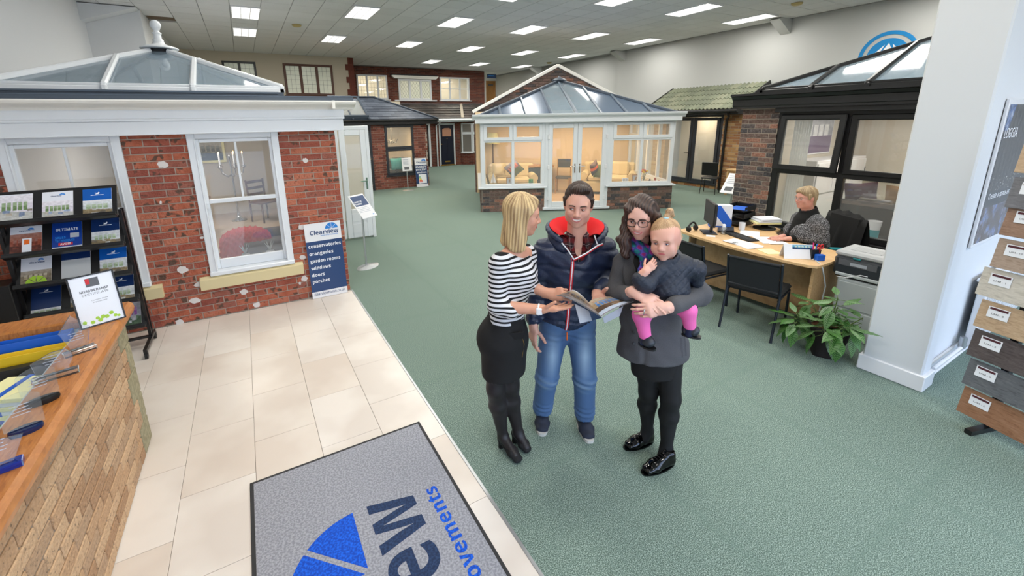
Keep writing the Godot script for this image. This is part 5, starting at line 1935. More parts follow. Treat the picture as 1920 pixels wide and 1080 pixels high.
# ------------------------------------------------------------------ signs
func logo(t: Node3D, w: float, x: float, y: float, z: float) -> void:
	say(t, "Clearview", w * 0.155, M.navy_print, Transform3D(Basis.IDENTITY, Vector3(x, y, z)), w)
	var g := G.new()
	fan(g, w * 0.225, 0.0, 0.0015, Transform3D(Basis.IDENTITY, Vector3(x + w * 0.76, y + w * 0.17, z)), 0.04)
	part("logo_fan", g, M.blue_print, t)
	say(t, "Home Improvements", w * 0.045, M.blue_print, Transform3D(Basis.IDENTITY, Vector3(x + w * 0.36, y - w * 0.07, z)), w * 0.6, false)

func signs() -> void:
	var t := thing("sign_board", "tall blue and white sign board listing conservatories, leaning on the brick corner", "sign", V(0.705, 0.004, 5.46))
	t.rotation = Vector3(-0.035, 0.03, 0)
	var g := G.new()
	g.span(-0.215, 0.215, 0, 0.96, -0.006, 0.0)
	part("board", g, M.white_gloss, t)
	g = G.new()
	g.span(-0.2149, 0.2149, 0.085, 0.735, 0.0, 0.001)
	part("blue_panel", g, M.navy_print, t)
	logo(t, 0.34, -0.155, 0.815, 0.001)
	var rows := [["conservatories", 0.655, 0.385], ["orangeries", 0.56, 0.283], ["garden rooms", 0.465, 0.36], ["windows", 0.375, 0.235], ["doors", 0.285, 0.15], ["porches", 0.2, 0.205]]
	for r in rows: say(t, r[0], 0.042, M.paper, Transform3D(Basis.IDENTITY, Vector3(-0.19, r[1], 0.002)), r[2])
	say(t, "clearviewhome.co.uk", 0.036, M.navy_print, Transform3D(Basis.IDENTITY, Vector3(-0.19, 0.035, 0.001)), 0.375, false)
	t = thing("sign_board", "blue and white energy efficient windows sign leaning on the slate-roofed conservatory", "sign", V(5.07, 0.004, 13.62))
	t.rotation = Vector3(-0.1, 0.0, 0)
	g = G.new()
	g.span(-0.21, 0.21, 0, 0.96, -0.006, 0.0)
	part("board", g, M.white_gloss, t)
	g = G.new()
	g.span(-0.2099, 0.2099, 0.1, 0.73, 0.0, 0.002)
	part("blue_panel", g, M.navy_print, t)
	logo(t, 0.34, -0.155, 0.8, 0.001)
	say(t, "ENERGY", 0.07, M.paper, Transform3D(Basis.IDENTITY, Vector3(-0.185, 0.63, 0.003)), 0.37)
	say(t, "EFFICIENT", 0.06, M.paper, Transform3D(Basis.IDENTITY, Vector3(-0.185, 0.54, 0.003)), 0.37)
	say(t, "windows", 0.06, M.paper, Transform3D(Basis.IDENTITY, Vector3(-0.17, 0.455, 0.003)), 0.35)
	g = G.new()
	g.span(-0.11, 0.17, 0.12, 0.42, 0.002, 0.004)
	part("rating_card", g, M.paper, t)
	for k in 5:
		g = G.new()
		var w := 0.05 + 0.018 * k
		g.span(-0.1, -0.1 + w, 0.32 - 0.04 * k, 0.35 - 0.04 * k, 0.004, 0.006)
		part("rating_bar", g, [M.green_print, M.lime, M.yellow, M.orange_print, M.red_print][k], t)
	info_stand("information stand headed choice of funding, beside the brick corner", V(1.405, 0, 6.347), 0.55, 0.95, 0.72, 0.3, 0.42, true)
	info_stand("small white information stand in front of the slate-roofed conservatory's window", V(4.417, 0, 13.2), 0.0, 0.83, 0.12, 0.32, 0.42, false)
	info_stand("white information stand tilted away beside the brick pier, behind the desk trays", V(8.45, 0, 5.05), -1.45, 0.84, 0.75, 0.3, 0.5, false)

func info_stand(label: String, at: Vector3, turn: float, h: float, tilt: float, w: float, l: float, headed: bool) -> void:
	var t := thing("information_stand", label, "information stand", at, turn, "information stands")
	var g := G.new()
	var rows := []
	for k in 3:
		var row := []
		for i in 24:
			var a := TAU * i / 24
			var c := cos(a)
			var s := sin(a)
			var q: float = [1.0, 1.0, 0.02][k]
			row.append(Vector3(-c * 0.21 * q * (1.0 - 0.12 * absf(sin(2 * a))), [0.0, 0.008, 0.03][k], s * 0.13 * q))
		rows.append(row)
	g.grid(rows, true)
	part("foot", g, M.alu, t)
	g = G.new()
	g.box(Vector3(0, h * 0.5, -0.03), Vector3(0.032, h, 0.02), Basis.IDENTITY, 0.006)
	part("pole", g, M.alu, t)
	var b := Basis(Vector3.RIGHT, -tilt)
	var c := Vector3(0, h, 0)
	g = G.new()
	g.box(c, Vector3(w, l, 0.014), b, 0.006)
	part("panel", g, M.white_gloss, t)
	g = G.new()
	if headed:
		g.box(c + b * Vector3(0, l * 0.22, 0.0075), Vector3(w * 0.86, l * 0.42, 0.001), b)
		part("blue_print", g, M.navy_print, t)
		say(t, "CHOICE OF", 0.026, M.paper, Transform3D(b, c + b * Vector3(-w * 0.4, l * 0.16, 0.0085)), 0.15)
		say(t, "FUNDING", 0.026, M.paper, Transform3D(b, c + b * Vector3(-w * 0.4, l * 0.065, 0.0085)), 0.13)
		g = G.new()
		for k in 4: g.box(c + b * Vector3(-0.02, -l * (0.06 + 0.06 * k), 0.0075), Vector3(w * 0.7, 0.006, 0.001), b)
		part("printed_line", g, M.print_pale, t)
		g = G.new()
		fan(g, 0.018, 0, 0.001, Transform3D(b, c + b * Vector3(w * 0.3, -l * 0.42, 0.007)))
		part("logo_fan", g, M.blue_print, t)
	else:
		for k in 5: g.box(c + b * Vector3(-w * 0.1, l * (0.36 - 0.09 * k), 0.0075), Vector3(w * 0.55, 0.02, 0.001), b)
		part("printed_line", g, M.print_pale, t)
		g = G.new()
		g.box(c + b * Vector3(-w * 0.05, -l * 0.28, 0.0075), Vector3(w * 0.5, l * 0.2, 0.001), b)
		part("printed_picture", g, M.print_grey, t)

# ------------------------------------------------------------------ desk and what stands round it
func on_plan(pts: Array) -> PackedVector2Array:
	var p := PackedVector2Array()
	for q in pts: p.append(Vector2(q[0], q[1]))
	return p

func flat(y: float) -> Transform3D:
	return Transform3D(Basis(Vector3(1, 0, 0), Vector3(0, 0, -1), Vector3(0, 1, 0)), Vector3(0, y, 0))

func desk_area() -> void:
	var top := [[4.80, 3.5], [4.75, 3.4], [4.68, 3.1], [4.63, 2.75], [4.61, 2.4], [4.62, 2.1], [4.65, 1.93], [4.70, 1.87], [4.78, 1.86], [5.38, 1.86], [5.41, 1.95], [5.41, 2.35], [5.46, 2.6], [5.7, 2.78], [5.9, 2.82], [5.94, 2.9], [5.94, 3.45], [5.9, 3.5]]
	var t := thing("office_desk", "pale beech office desk with a curved front edge, beside the black orangery", "desk")
	var g := G.new()
	g.prism(on_plan(top), 0.0, 0.026, flat(0.704))
	part("desktop", g, M.beech, t)
	g = G.new()
	g.span(4.97, 4.99, 0.06, 0.704, -3.35, -1.98)
	part("modesty_panel", g, M.beech_front, t)
	for q in [[4.78, 5.36, 1.92], [4.92, 5.85, 3.4]]:
		g = G.new()
		g.span(q[0], q[1], 0, 0.704, -q[2] - 0.025, -q[2])
		part("end_panel", g, M.beech_front if q[2] > 2 else M.beech, t)
	t = thing("monitor", "black computer monitor seen from behind at the desk's far end", "monitor", V(4.97, 0.73, 3.2), -2.3)
	g = G.new()
	g.box(Vector3(0, 0.008, 0), Vector3(0.22, 0.016, 0.16), Basis.IDENTITY, 0.006)
	g.bar(Vector3(0, 0.01, -0.03), Vector3(0, 0.22, -0.03), 0.05, 0.03, Vector3.BACK, 0.008)
	part("stand", g, M.black_plastic, t)
	g = G.new()
	g.box(Vector3(0, 0.26, 0.0), Vector3(0.44, 0.29, 0.03), Basis.IDENTITY, 0.008)
	g.prism(PackedVector2Array([Vector2(-0.16, 0.15), Vector2(0.16, 0.15), Vector2(0.16, 0.36), Vector2(-0.16, 0.36)]), -0.035, -0.012)
	part("housing", g, M.black_plastic, t)
	g = G.new()
	g.box(Vector3(0, 0.26, 0.0155), Vector3(0.41, 0.255, 0.001))
	part("screen", g, M.dark_grey, t)
	g = G.new()
	g.box(Vector3(0.0, 0.3, -0.036), Vector3(0.02, 0.02, 0.002))
	part("badge", g, M.alu, t)
	t = thing("headset", "black telephone headset and cradle behind the monitor", "headset", V(4.87, 0.73, 3.36))
	g = G.new()
	var arc := []
	for i in 11: arc.append(Vector3(cos(PI * i / 10) * 0.075, 0.04 + sin(PI * i / 10) * 0.075, 0))
	g.tube(arc, 0.012, 8)
	part("headband", g, M.black_plastic, t)
	for s in [-0.07, 0.07]:
		g = G.new()
		g.ball(Vector3(s, 0.038, 0), Vector3(0.022, 0.038, 0.038), 12)
		part("earpiece", g, M.black_plastic, t)
	t = thing("magazine_file", "blue cut-away magazine file full of white brochures", "magazine file", V(5.38, 0.73, 3.32), -0.75)
	g = G.new()
	var side := PackedVector2Array([Vector2(-0.13, 0), Vector2(0.13, 0), Vector2(0.13, 0.09), Vector2(-0.02, 0.29), Vector2(-0.13, 0.29)])
	g.prism(side, 0.044, 0.05)
	g.prism(side, -0.05, -0.044)
	g.span(-0.13, -0.125, 0, 0.29, -0.044, 0.044)
	g.span(-0.125, 0.13, 0, 0.006, -0.044, 0.044)
	part("shell", g, M.bright_blue, t)
	for k in 6:
		g = G.new()
		g.span(-0.115 + 0.004 * k, 0.11 + 0.004 * k, 0.007, 0.3 - 0.004 * (k % 3), -0.04 + 0.0135 * k, -0.031 + 0.0135 * k, 0.002)
		tag(part("brochure", g, M.paper, t), "", "", "")
	g = G.new()
	g.prism(PackedVector2Array([Vector2(-0.1, 0.02), Vector2(0.05, 0.02), Vector2(-0.1, 0.2)]), 0.05, 0.0515)
	part("printed_triangle", g, M.paper, t)
	t = thing("letter_trays", "three stacked black letter trays with blue papers on top, against the brick pier", "letter trays", V(5.70, 0.73, 3.26), -1.45)
	for k in 3:
		g = G.new()
		var y := 0.02 + 0.095 * k
		g.span(-0.13, 0.13, y, y + 0.005, -0.17, 0.17)
		g.span(-0.13, -0.126, y, y + 0.06, -0.17, 0.15)
		g.span(0.126, 0.13, y, y + 0.06, -0.17, 0.15)
		g.span(-0.13, 0.13, y, y + 0.06, -0.17, -0.166)
		g.prism(PackedVector2Array([Vector2(-0.13, 0), Vector2(0.13, 0), Vector2(0.1, 0.03), Vector2(-0.1, 0.03)]), 0, 0.004, Transform3D(Basis(Vector3.RIGHT, 0.6), Vector3(0, y, 0.17)))
		for s in [-0.12, 0.12]: g.span(s - 0.006, s + 0.006, y - 0.035 if k else 0.0, y, -0.16, -0.14)
		part("tray", g, M.black_plastic, t)
	g = G.new()
	for k in 3: g.box(Vector3(0.01 * k, 0.222 + 0.004 * k, 0.01 * k), Vector3(0.2, 0.003, 0.28), Basis(Vector3.UP, 0.08 * k))
	part("papers", g, M.bright_blue, t)
	g = G.new()
	g.span(-0.2, 0.2, 0, 0.012, -0.075, 0.075, 0.005)
	g.span(-0.19, 0.19, 0.012, 0.018, 0.02, 0.065, 0.004)
	t = thing("keyboard", "black computer keyboard lying across the desk", "keyboard", V(5.1, 0.731, 2.86), 1.25)
	part("body", g, M.black_plastic, t)
	g = G.new()
	for r in 5:
		for k in 16: g.box(Vector3(-0.172 + 0.0225 * k, 0.014, 0.045 - 0.02 * r), Vector3(0.018, 0.006, 0.016), Basis.IDENTITY, 0.002)
	tag(part("keys", g, M.dark_grey, t), "", "", "", "stuff")
	t = thing("desk_telephone", "black desk telephone beside the monitor", "telephone", V(5.2, 0.731, 3.12), -1.0)
	g = G.new()
	g.prism(PackedVector2Array([Vector2(-0.09, 0), Vector2(0.09, 0), Vector2(0.09, 0.05), Vector2(-0.09, 0.02)]), -0.1, 0.1)
	part("base", g, M.black_plastic, t)
	g = G.new()
	g.tube([Vector3(-0.02, 0.055, -0.09), Vector3(-0.02, 0.065, 0.0), Vector3(-0.02, 0.055, 0.09)], [0.024, 0.017, 0.024], 10)
	part("handset", g, M.paper, t, "white handset")
	g = G.new()
	g.lathe([Vector2(0.028, 0), Vector2(0.034, 0.003), Vector2(0.04, 0.1), Vector2(0.038, 0.1), Vector2(0.031, 0.01), Vector2(0.001, 0.008)], 20)
	t = thing("mug", "pale patterned mug in front of the letter trays", "mug", V(5.43, 0.731, 3.05))
	part("body", g, M.white_gloss, t)
	g = G.new()
	var hn := []
	for i in 9: hn.append(Vector3(0.036 + sin(PI * i / 8) * 0.03, 0.02 + 0.06 * i / 8, 0))
	g.tube(hn, 0.005, 8)
	part("handle", g, M.white_gloss, t)
	g = G.new()
	g.lathe([Vector2(0.001, 0), Vector2(0.03, 0), Vector2(0.034, 0.08), Vector2(0.032, 0.08), Vector2(0.028, 0.006), Vector2(0.001, 0.005)], 18)
	solo("glass_tumbler", g, M.acrylic, "small clear glass tumbler beside the monitor", "glass", "", V(5.06, 0.731, 3.06))
	t = thing("brochure_turntable", "black swivel base topped with white and yellow brochures", "tray", V(5.76, 0.731, 2.95), -0.6)
	g = G.new()
	g.lathe([Vector2(0.001, 0), Vector2(0.13, 0), Vector2(0.13, 0.015), Vector2(0.04, 0.03), Vector2(0.04, 0.07), Vector2(0.001, 0.07)], 24)
	part("swivel_base", g, M.black_plastic, t)
	for k in 3:
		g = G.new()
		g.box(Vector3(0.01 * k, 0.083 + 0.024 * k, 0), Vector3(0.3 - 0.02 * k, 0.022, 0.2), Basis(Vector3.UP, 0.06 * k), 0.003)
		part("brochure_pile", g, [M.note_yellow, M.paper, M.paper][k], t)
	var sheets := [[5.22, 2.62, 0.9, "loose white sheets under the seated woman's hands", 2], [4.83, 2.68, 1.3, "pad of printed white sheets at the desk's front edge", 3], [4.78, 2.36, 1.1, "square of pale yellow notepaper beside the desk calendar", 1], [4.84, 3.08, 0.6, "small white card near the monitor's foot", 1], [5.35, 2.9, 0.5, "white sheets between the keyboard and the mug", 1]]
	for s in sheets:
		g = G.new()
		for k in s[4]:
			var sz := Vector3(0.21, 0.003, 0.297)
			if s[4] == 1 and s[2] == 1.1: sz = Vector3(0.16, 0.008, 0.18)
			if s[2] == 0.6: sz = Vector3(0.1, 0.006, 0.07)
			if s[4] == 3: sz = Vector3(0.2, 0.004, 0.36)
			g.box(Vector3(0.04 * k if s[4] == 2 else 0.0, 0.003 + 0.0035 * k, 0.03 * k if s[4] == 2 else 0.0), sz, Basis(Vector3.UP, 0.1 * k))
		solo("paper_sheet", g, M.note_yellow if s[2] == 1.1 else M.paper, s[3], "paper", "papers on the desk", V(s[0], 0.73, s[1]), s[2] - PI / 2)
	t = thing("keys", "small bunch of keys on the printed sheets", "keys", V(4.76, 0.7435, 2.74))
	g = G.new()
	for k in 4: g.box(Vector3(-0.03 + 0.02 * k, 0.002, 0.006 * (k % 2)), Vector3(0.05, 0.003, 0.012), Basis(Vector3.UP, 0.5 * k))
	part("key", g, M.alu, t)
	g = G.new()
	var ring := []
	for i in 13: ring.append(Vector3(cos(TAU * i / 12) * 0.014, 0.004, sin(TAU * i / 12) * 0.014))
	g.tube(ring, 0.0015, 6, false)
	part("ring", g, M.alu, t)
	t = thing("desk_calendar", "white tent calendar with a small seascape strip on the desk's near end", "calendar", V(4.81, 0.731, 2.11), -0.68)
	var lean := Basis(Vector3.RIGHT, -0.35)
	g = G.new()
	g.box(lean * Vector3(0, 0.075, 0.0) + Vector3(0, 0, 0.05), Vector3(0.28, 0.15, 0.004), lean)
	g.box(Basis(Vector3.RIGHT, 0.4) * Vector3(0, 0.075, 0) + Vector3(0, 0, -0.06), Vector3(0.28, 0.15, 0.004), Basis(Vector3.RIGHT, 0.4))
	part("card", g, M.paper, t)
	g = G.new()
	g.quad(lean * Vector3(-0.06, 0.1, 0.0025) + Vector3(0, 0, 0.05), lean * Vector3(0.135, 0.1, 0.0025) + Vector3(0, 0, 0.05), lean * Vector3(0.135, 0.145, 0.0025) + Vector3(0, 0, 0.05), lean * Vector3(-0.06, 0.145, 0.0025) + Vector3(0, 0, 0.05))
	part("print", g, picture("pic_sea", 31, 96, 24, [], [Color(0.15, 0.4, 0.6), Color(0.3, 0.6, 0.75), Color(0.75, 0.8, 0.75), Color(0.1, 0.25, 0.45)]), t)
	t = thing("pen_holder", "black and blue pen holder with pens and red scissors", "pen holder", V(4.9, 0.731, 1.98), -0.5)
	g = G.new()
	g.span(-0.045, 0.045, 0, 0.1, -0.04, 0.0)
	part("black_pot", g, M.black_plastic, t)
	g = G.new()
	g.span(-0.02, 0.06, 0, 0.06, 0.002, 0.05, 0.004)
	part("blue_box", g, M.bright_blue, t)
	for k in 3:
		g = G.new()
		g.tube([Vector3(-0.02 + 0.02 * k, 0.05, -0.02), Vector3(-0.03 + 0.03 * k, 0.17 - 0.01 * k, -0.02 + 0.01 * k)], 0.006, 8)
		part("pen", g, [mat("pink", Color(0.9, 0.2, 0.5), 0.4), M.blue_print, M.red_print][k], t)
	g = G.new()
	for s in [-1, 1]:
		ring = []
		for i in 11: ring.append(Vector3(0.03 + s * 0.016 + cos(TAU * i / 10) * 0.014, 0.135 + sin(TAU * i / 10) * 0.022, 0.0))
		g.tube(ring, 0.005, 6, false)
	g.tube([Vector3(0.03, 0.03, -0.01), Vector3(0.03, 0.115, 0)], 0.006, 6)
	part("scissors", g, M.red_print, t)
	t = thing("filing_cabinet", "pale grey filing cabinet under the printer, behind the potted plant", "cabinet", V(5.14, 0, 1.63), -PI / 2)
	g = G.new()
	g.box(Vector3(0.03, 0.3, -0.06), Vector3(0.38, 0.6, 0.5), Basis.IDENTITY, 0.008)
	part("body", g, M.cabinet_grey, t)
	for k in 2:
		g = G.new()
		g.box(Vector3(0.03, 0.44 - 0.28 * k, 0.192), Vector3(0.36, 0.26, 0.012), Basis.IDENTITY, 0.004)
		part("drawer", g, M.cabinet_grey, t)
	t = thing("laser_printer", "grey and black laser printer with a teal light on the filing cabinet", "printer", V(5.13, 0.602, 1.645), -PI / 2)
	g = G.new()
	g.box(Vector3(0, 0.115, 0), Vector3(0.4, 0.19, 0.36), Basis.IDENTITY, 0.02)
	part("body", g, M.anthracite, t)
	g = G.new()
	g.box(Vector3(0, 0.235, -0.01), Vector3(0.41, 0.06, 0.37), Basis.IDENTITY, 0.02)
	for k in 6: g.box(Vector3(0, 0.267, -0.08 + 0.03 * k), Vector3(0.24, 0.006, 0.02), Basis.IDENTITY, 0.002)
	part("lid", g, mat("printer_grey", Color(0.68, 0.69, 0.7), 0.5), t)
	g = G.new()
	g.box(Vector3(-0.01, 0.155, 0.181), Vector3(0.3, 0.06, 0.004), Basis.IDENTITY, 0.001)
	part("front_panel", g, M.print_grey, t)
	g = G.new()
	g.box(Vector3(-0.02, 0.21, 0.182), Vector3(0.06, 0.016, 0.006), Basis.IDENTITY, 0.002)
	part("indicator", g, M.teal, t)
	g = G.new()
	g.box(Vector3(0.0, 0.15, 0.1845), Vector3(0.13, 0.03, 0.001))
	part("label", g, M.print_pale, t)
	g = G.new()
	g.box(Vector3(0, 0.035, 0.185), Vector3(0.34, 0.03, 0.02), Basis.IDENTITY, 0.006)
	part("paper_tray", g, M.cabinet_grey, t)
	g = G.new()
	g.box(Vector3(0, 0.01, 0), Vector3(0.36, 0.02, 0.3))
	part("foot", g, M.black_plastic, t)
	t = thing("box_file", "olive green box file standing at the printer's right", "box file", V(5.13, 0.602, 1.385), -PI / 2)
	g = G.new()
	g.box(Vector3(0, 0.13, 0), Vector3(0.08, 0.26, 0.32), Basis.IDENTITY, 0.006)
	part("case", g, M.green_plastic, t)
	g = G.new()
	g.lathe([Vector2(0.001, 0), Vector2(0.022, 0), Vector2(0.022, 0.004), Vector2(0.001, 0.004)], 16, Transform3D(Basis(Vector3.RIGHT, PI / 2), Vector3(0, 0.2, 0.16)))
	part("finger_hole", g, M.black_plastic, t)
	g = G.new()
	g.tube([V(4.86, 0.733, 1.96), V(4.8, 0.735, 1.9), V(4.77, 0.70, 1.855), V(4.8, 0.6, 1.84), V(4.86, 0.5, 1.84), V(4.88, 0.2, 1.86), V(4.9, 0.02, 1.9)], 0.006, 6)
	solo("printer_cable", g, M.cabinet_grey, "grey cable draped from the desk end beside the printer", "cable")
	g = G.new()
	g.tube([V(4.94, 0.67, 1.56), V(4.9, 0.68, 1.6), V(4.89, 0.63, 1.7), V(4.91, 0.61, 1.78)], 0.004, 6)
	solo("usb_cable", g, M.paper, "thin white cable across the printer's front", "cable")
	visitor_chair("black visitor chair seen from behind in front of the desk's near end", V(4.45, 0, 2.25), -PI / 2 + 0.23)
	visitor_chair("black visitor chair at the desk's far end, behind the child", V(4.47, 0, 2.93), -PI / 2 - 0.1)
	t = thing("office_chair", "dark office chair with teal arms behind the seated woman", "chair", V(5.80, 0, 2.33), -2.08)
	g = G.new()
	g.box(Vector3(0, 0.45, 0), Vector3(0.5, 0.09, 0.48), Basis.IDENTITY, 0.03)
	part("seat", g, M.black_cloth, t)
	g = G.new()
	g.box(Vector3(0, 0.78, -0.25), Vector3(0.46, 0.5, 0.07), Basis(Vector3.RIGHT, -0.12), 0.03)
	part("backrest", g, M.black_cloth, t)
	g = G.new()
	g.tube([Vector3(0, 0.06, 0), Vector3(0, 0.42, 0)], 0.03, 10)
	for k in 5:
		var a := TAU * k / 5
		g.bar(Vector3(0, 0.1, 0), Vector3(cos(a) * 0.3, 0.06, sin(a) * 0.3), 0.04, 0.03, Vector3.UP, 0.006)
		g.ball(Vector3(cos(a) * 0.3, 0.028, sin(a) * 0.3), Vector3(0.028, 0.028, 0.028), 10)
	part("base", g, M.black_plastic, t)
	g = G.new()
	for s in [-0.27, 0.27]: g.tube([Vector3(s, 0.44, -0.1), Vector3(s, 0.6, -0.14), Vector3(s, 0.68, -0.08), Vector3(s, 0.69, 0.1)], 0.02, 8)
	part("arm", g, M.teal, t)
	var coat := []
	for r in 9:
		var row := []
		for i in 15:
			var u := i / 14.0
			var v := r / 8.0
			var x := (u - 0.5) * 0.56
			var a := v * 2.0 - 1.0
			var y := 1.06 - 0.5 * pow(absf(a), 1.3) - 0.05 * pow(absf(u - 0.5) * 2.0, 2.0) + 0.012 * sin(u * 23.0 + v * 5.0)
			row.append(Vector3(x, y, -0.27 - 0.085 * a + 0.02 * sin(u * 17.0) * absf(a)))
		coat.append(row)
	g = G.new()
	g.grid(coat)
	var inner := []
	for r in 9:
		var row := []
		for i in 15: row.append(coat[8 - r][i] - Vector3(0, 0.012, 0))
		inner.append(row)
	g.grid(inner)
	solo("coat", g, M.black_cloth, "black coat hung over the back of the office chair", "coat", "", t.position, t.rotation.y)

func visitor_chair(label: String, at: Vector3, turn: float) -> void:
	var t := thing("visitor_chair", label, "chair", at, turn, "black visitor chairs at the desk")
	var g := G.new()
	g.box(Vector3(0, 0.445, -0.02), Vector3(0.47, 0.05, 0.44), Basis.IDENTITY, 0.02)
	part("seat", g, M.black_cloth, t)
	g = G.new()
	var rows := []
	for r in 8:
		var row := []
		for i in 9:
			var u := i / 8.0 - 0.5
			row.append(Vector3(u * 0.44, 0.5 + 0.28 * r / 7.0, 0.235 + 0.05 * r / 7.0 + 0.03 * (0.25 - u * u)))
		rows.append(row)
	g.grid(rows)
	var back := []
	for r in 8:
		var row := []
		for i in 9: row.append(rows[7 - r][i] - Vector3(0, 0, 0.02))
		back.append(row)
	g.grid(back)
	g.box(Vector3(0, 0.785, 0.285), Vector3(0.45, 0.03, 0.028), Basis.IDENTITY, 0.01)
	g.box(Vector3(0, 0.495, 0.233), Vector3(0.45, 0.03, 0.028), Basis.IDENTITY, 0.01)
	part("backrest", g, mat("chair_mesh", Color(0.075, 0.085, 0.1), 0.75), t)
	for s: float in [-1.0, 1.0]:
		g = G.new()
		g.tube([Vector3(s * 0.235, 0.0, 0.29), Vector3(s * 0.235, 0.42, 0.2), Vector3(s * 0.235, 0.5, 0.215), Vector3(s * 0.235, 0.8, 0.275)], 0.0125, 8)
		part("rear_leg", g, mat("chair_tube", Color(0.12, 0.14, 0.18), 0.4, 0.3), t)
		g = G.new()
		g.tube([Vector3(s * 0.225, 0.0, -0.22), Vector3(s * 0.225, 0.415, -0.2)], 0.0125, 8)
		part("front_leg", g, M.chair_tube, t)
		g = G.new()
		g.tube([Vector3(s * 0.225, 0.41, -0.21), Vector3(s * 0.23, 0.41, 0.21)], 0.011, 8)
		part("seat_rail", g, M.chair_tube, t)

func plant() -> void:
	var t := thing("potted_plant", "bushy potted plant with pale-veined green leaves in a dark square pot", "potted plant", V(4.44, 0, 1.6), 0.55)
	var g := G.new()
	var rows := []
	for e in [[0.0, 0.095], [0.02, 0.1], [0.28, 0.15], [0.3, 0.155], [0.3, 0.14], [0.26, 0.135]]:
		var row := []
		for i in 20:
			var a := -TAU * i / 20
			var k := 1.0 / pow(pow(absf(cos(a)), 6.0) + pow(absf(sin(a)), 6.0), 1.0 / 6.0)
			row.append(Vector3(cos(a) * k * e[1], e[0], sin(a) * k * e[1]))
		rows.append(row)
	g.grid(rows, true)
	for i in range(1, 19): g.tri(rows[5][0], rows[5][i + 1], rows[5][i])
	part("pot", g, tex(mat("rattan", Color(1, 1, 1), 0.75), noise_tex(0.2, [[0.3, Color(0.05, 0.03, 0.035)], [0.7, Color(0.14, 0.085, 0.075)]], 95, false, FastNoiseLite.TYPE_CELLULAR, 256), 4.0, false), t)
	var im := Image.create(64, 160, false, Image.FORMAT_RGB8)
	for y in 160:
		for x in 64:
			var u := absf(x / 63.0 - 0.5) * 2.0
			var v := y / 159.0
			var band := fposmod((v + u * 0.16) * 11.0, 1.0)
			var c := Color(0.2, 0.36, 0.16)
			if band < 0.42 and u > 0.05 and u < 0.86: c = Color(0.46, 0.58, 0.4)
			elif u >= 0.86: c = Color(0.33, 0.5, 0.25)
			im.set_pixel(x, y, c)
	var lm := mat("leaf", Color(1, 1, 1), 0.38)
	lm.albedo_texture = ImageTexture.create_from_image(im)
	lm.backlight_enabled = true
	lm.backlight = Color(0.12, 0.2, 0.06)
	lm.cull_mode = BaseMaterial3D.CULL_DISABLED
	var lm2 := lm.duplicate()
	lm2.albedo_color = Color(0.78, 0.9, 0.7)
	var meshes := []
	for k in 4:
		g = G.new()
		var p := []
		for r in 11:
			var v := r / 10.0
			var w := sin(PI * pow(v, 0.85)) * 0.21 * (1.0 - 0.15 * v) + 0.004
			var row := []
			for i in 7:
				var u := i / 3.0 - 1.0
				row.append(Vector3(u * w, -0.28 * v * v * (0.6 + 0.35 * k) - 0.1 * absf(u) * w * 1.2 + 0.012 * sin(v * 30.0) * absf(u), v * (1.0 - 0.09 * k)))
			p.append(row)
		var q := []
		for r in 11: q.append(p[10 - r])
		g.grid(q)
		meshes.append(g.mesh())
	var pr := RandomNumberGenerator.new()
	pr.seed = 12
	var stems := G.new()
	for c in 9:
		var ca := TAU * c / 9.0 + pr.randf() * 0.5
		var cr: float = 0.03 if c < 2 else pr.randf_range(0.1, 0.2)
		var head := Vector3(cos(ca) * cr * 1.5, pr.randf_range(0.44, 0.6) - cr * 0.7, sin(ca) * cr * 1.5)
		if c == 0: head = Vector3(-0.12, 0.6, 0.0)
		stems.tube([Vector3(cos(ca) * 0.05, 0.26, sin(ca) * 0.05), Vector3(head.x * 0.6, head.y * 0.75, head.z * 0.6), head], [0.007, 0.006, 0.004], 6)
		for k in 10:
			var a := TAU * k / 10.0 * 1.618 * 2.0 + c
			var lift := 0.5 - 0.16 * k + pr.randf_range(-0.1, 0.1)
			var l := pr.randf_range(0.17, 0.24) * (0.75 if k < 2 else 1.0)
			var at := head + Vector3(cos(a), 0.0, sin(a)) * 0.025 + Vector3(0, -0.012 * k, 0)
			var d := Vector3(cos(a), lift, sin(a)).normalized()
			var x := Vector3.UP.cross(d).normalized()
			var b := Basis(x, d.cross(x), d)
			var tip: Vector3 = t.transform * (at + d * (l + 0.03))
			if tip.x > 4.38 and tip.z > -1.42: continue
			stems.tube([head + Vector3(0, -0.012 * k, 0), at + d * 0.03], 0.0025, 5)
			inst("leaf", meshes[mini(3, int(k / 3.0))], lm if pr.randf() < 0.65 else lm2, t, Transform3D(b.scaled_local(Vector3(l, l, l)), at + d * 0.03))
	part("stem", stems, mat("stem_green", Color(0.3, 0.38, 0.16), 0.6), t)
	g = G.new()
	g.lathe([Vector2(0.135, 0.262), Vector2(0.08, 0.272), Vector2(0.001, 0.275)], 16)
	part("soil", g, M.brown_wood, t)

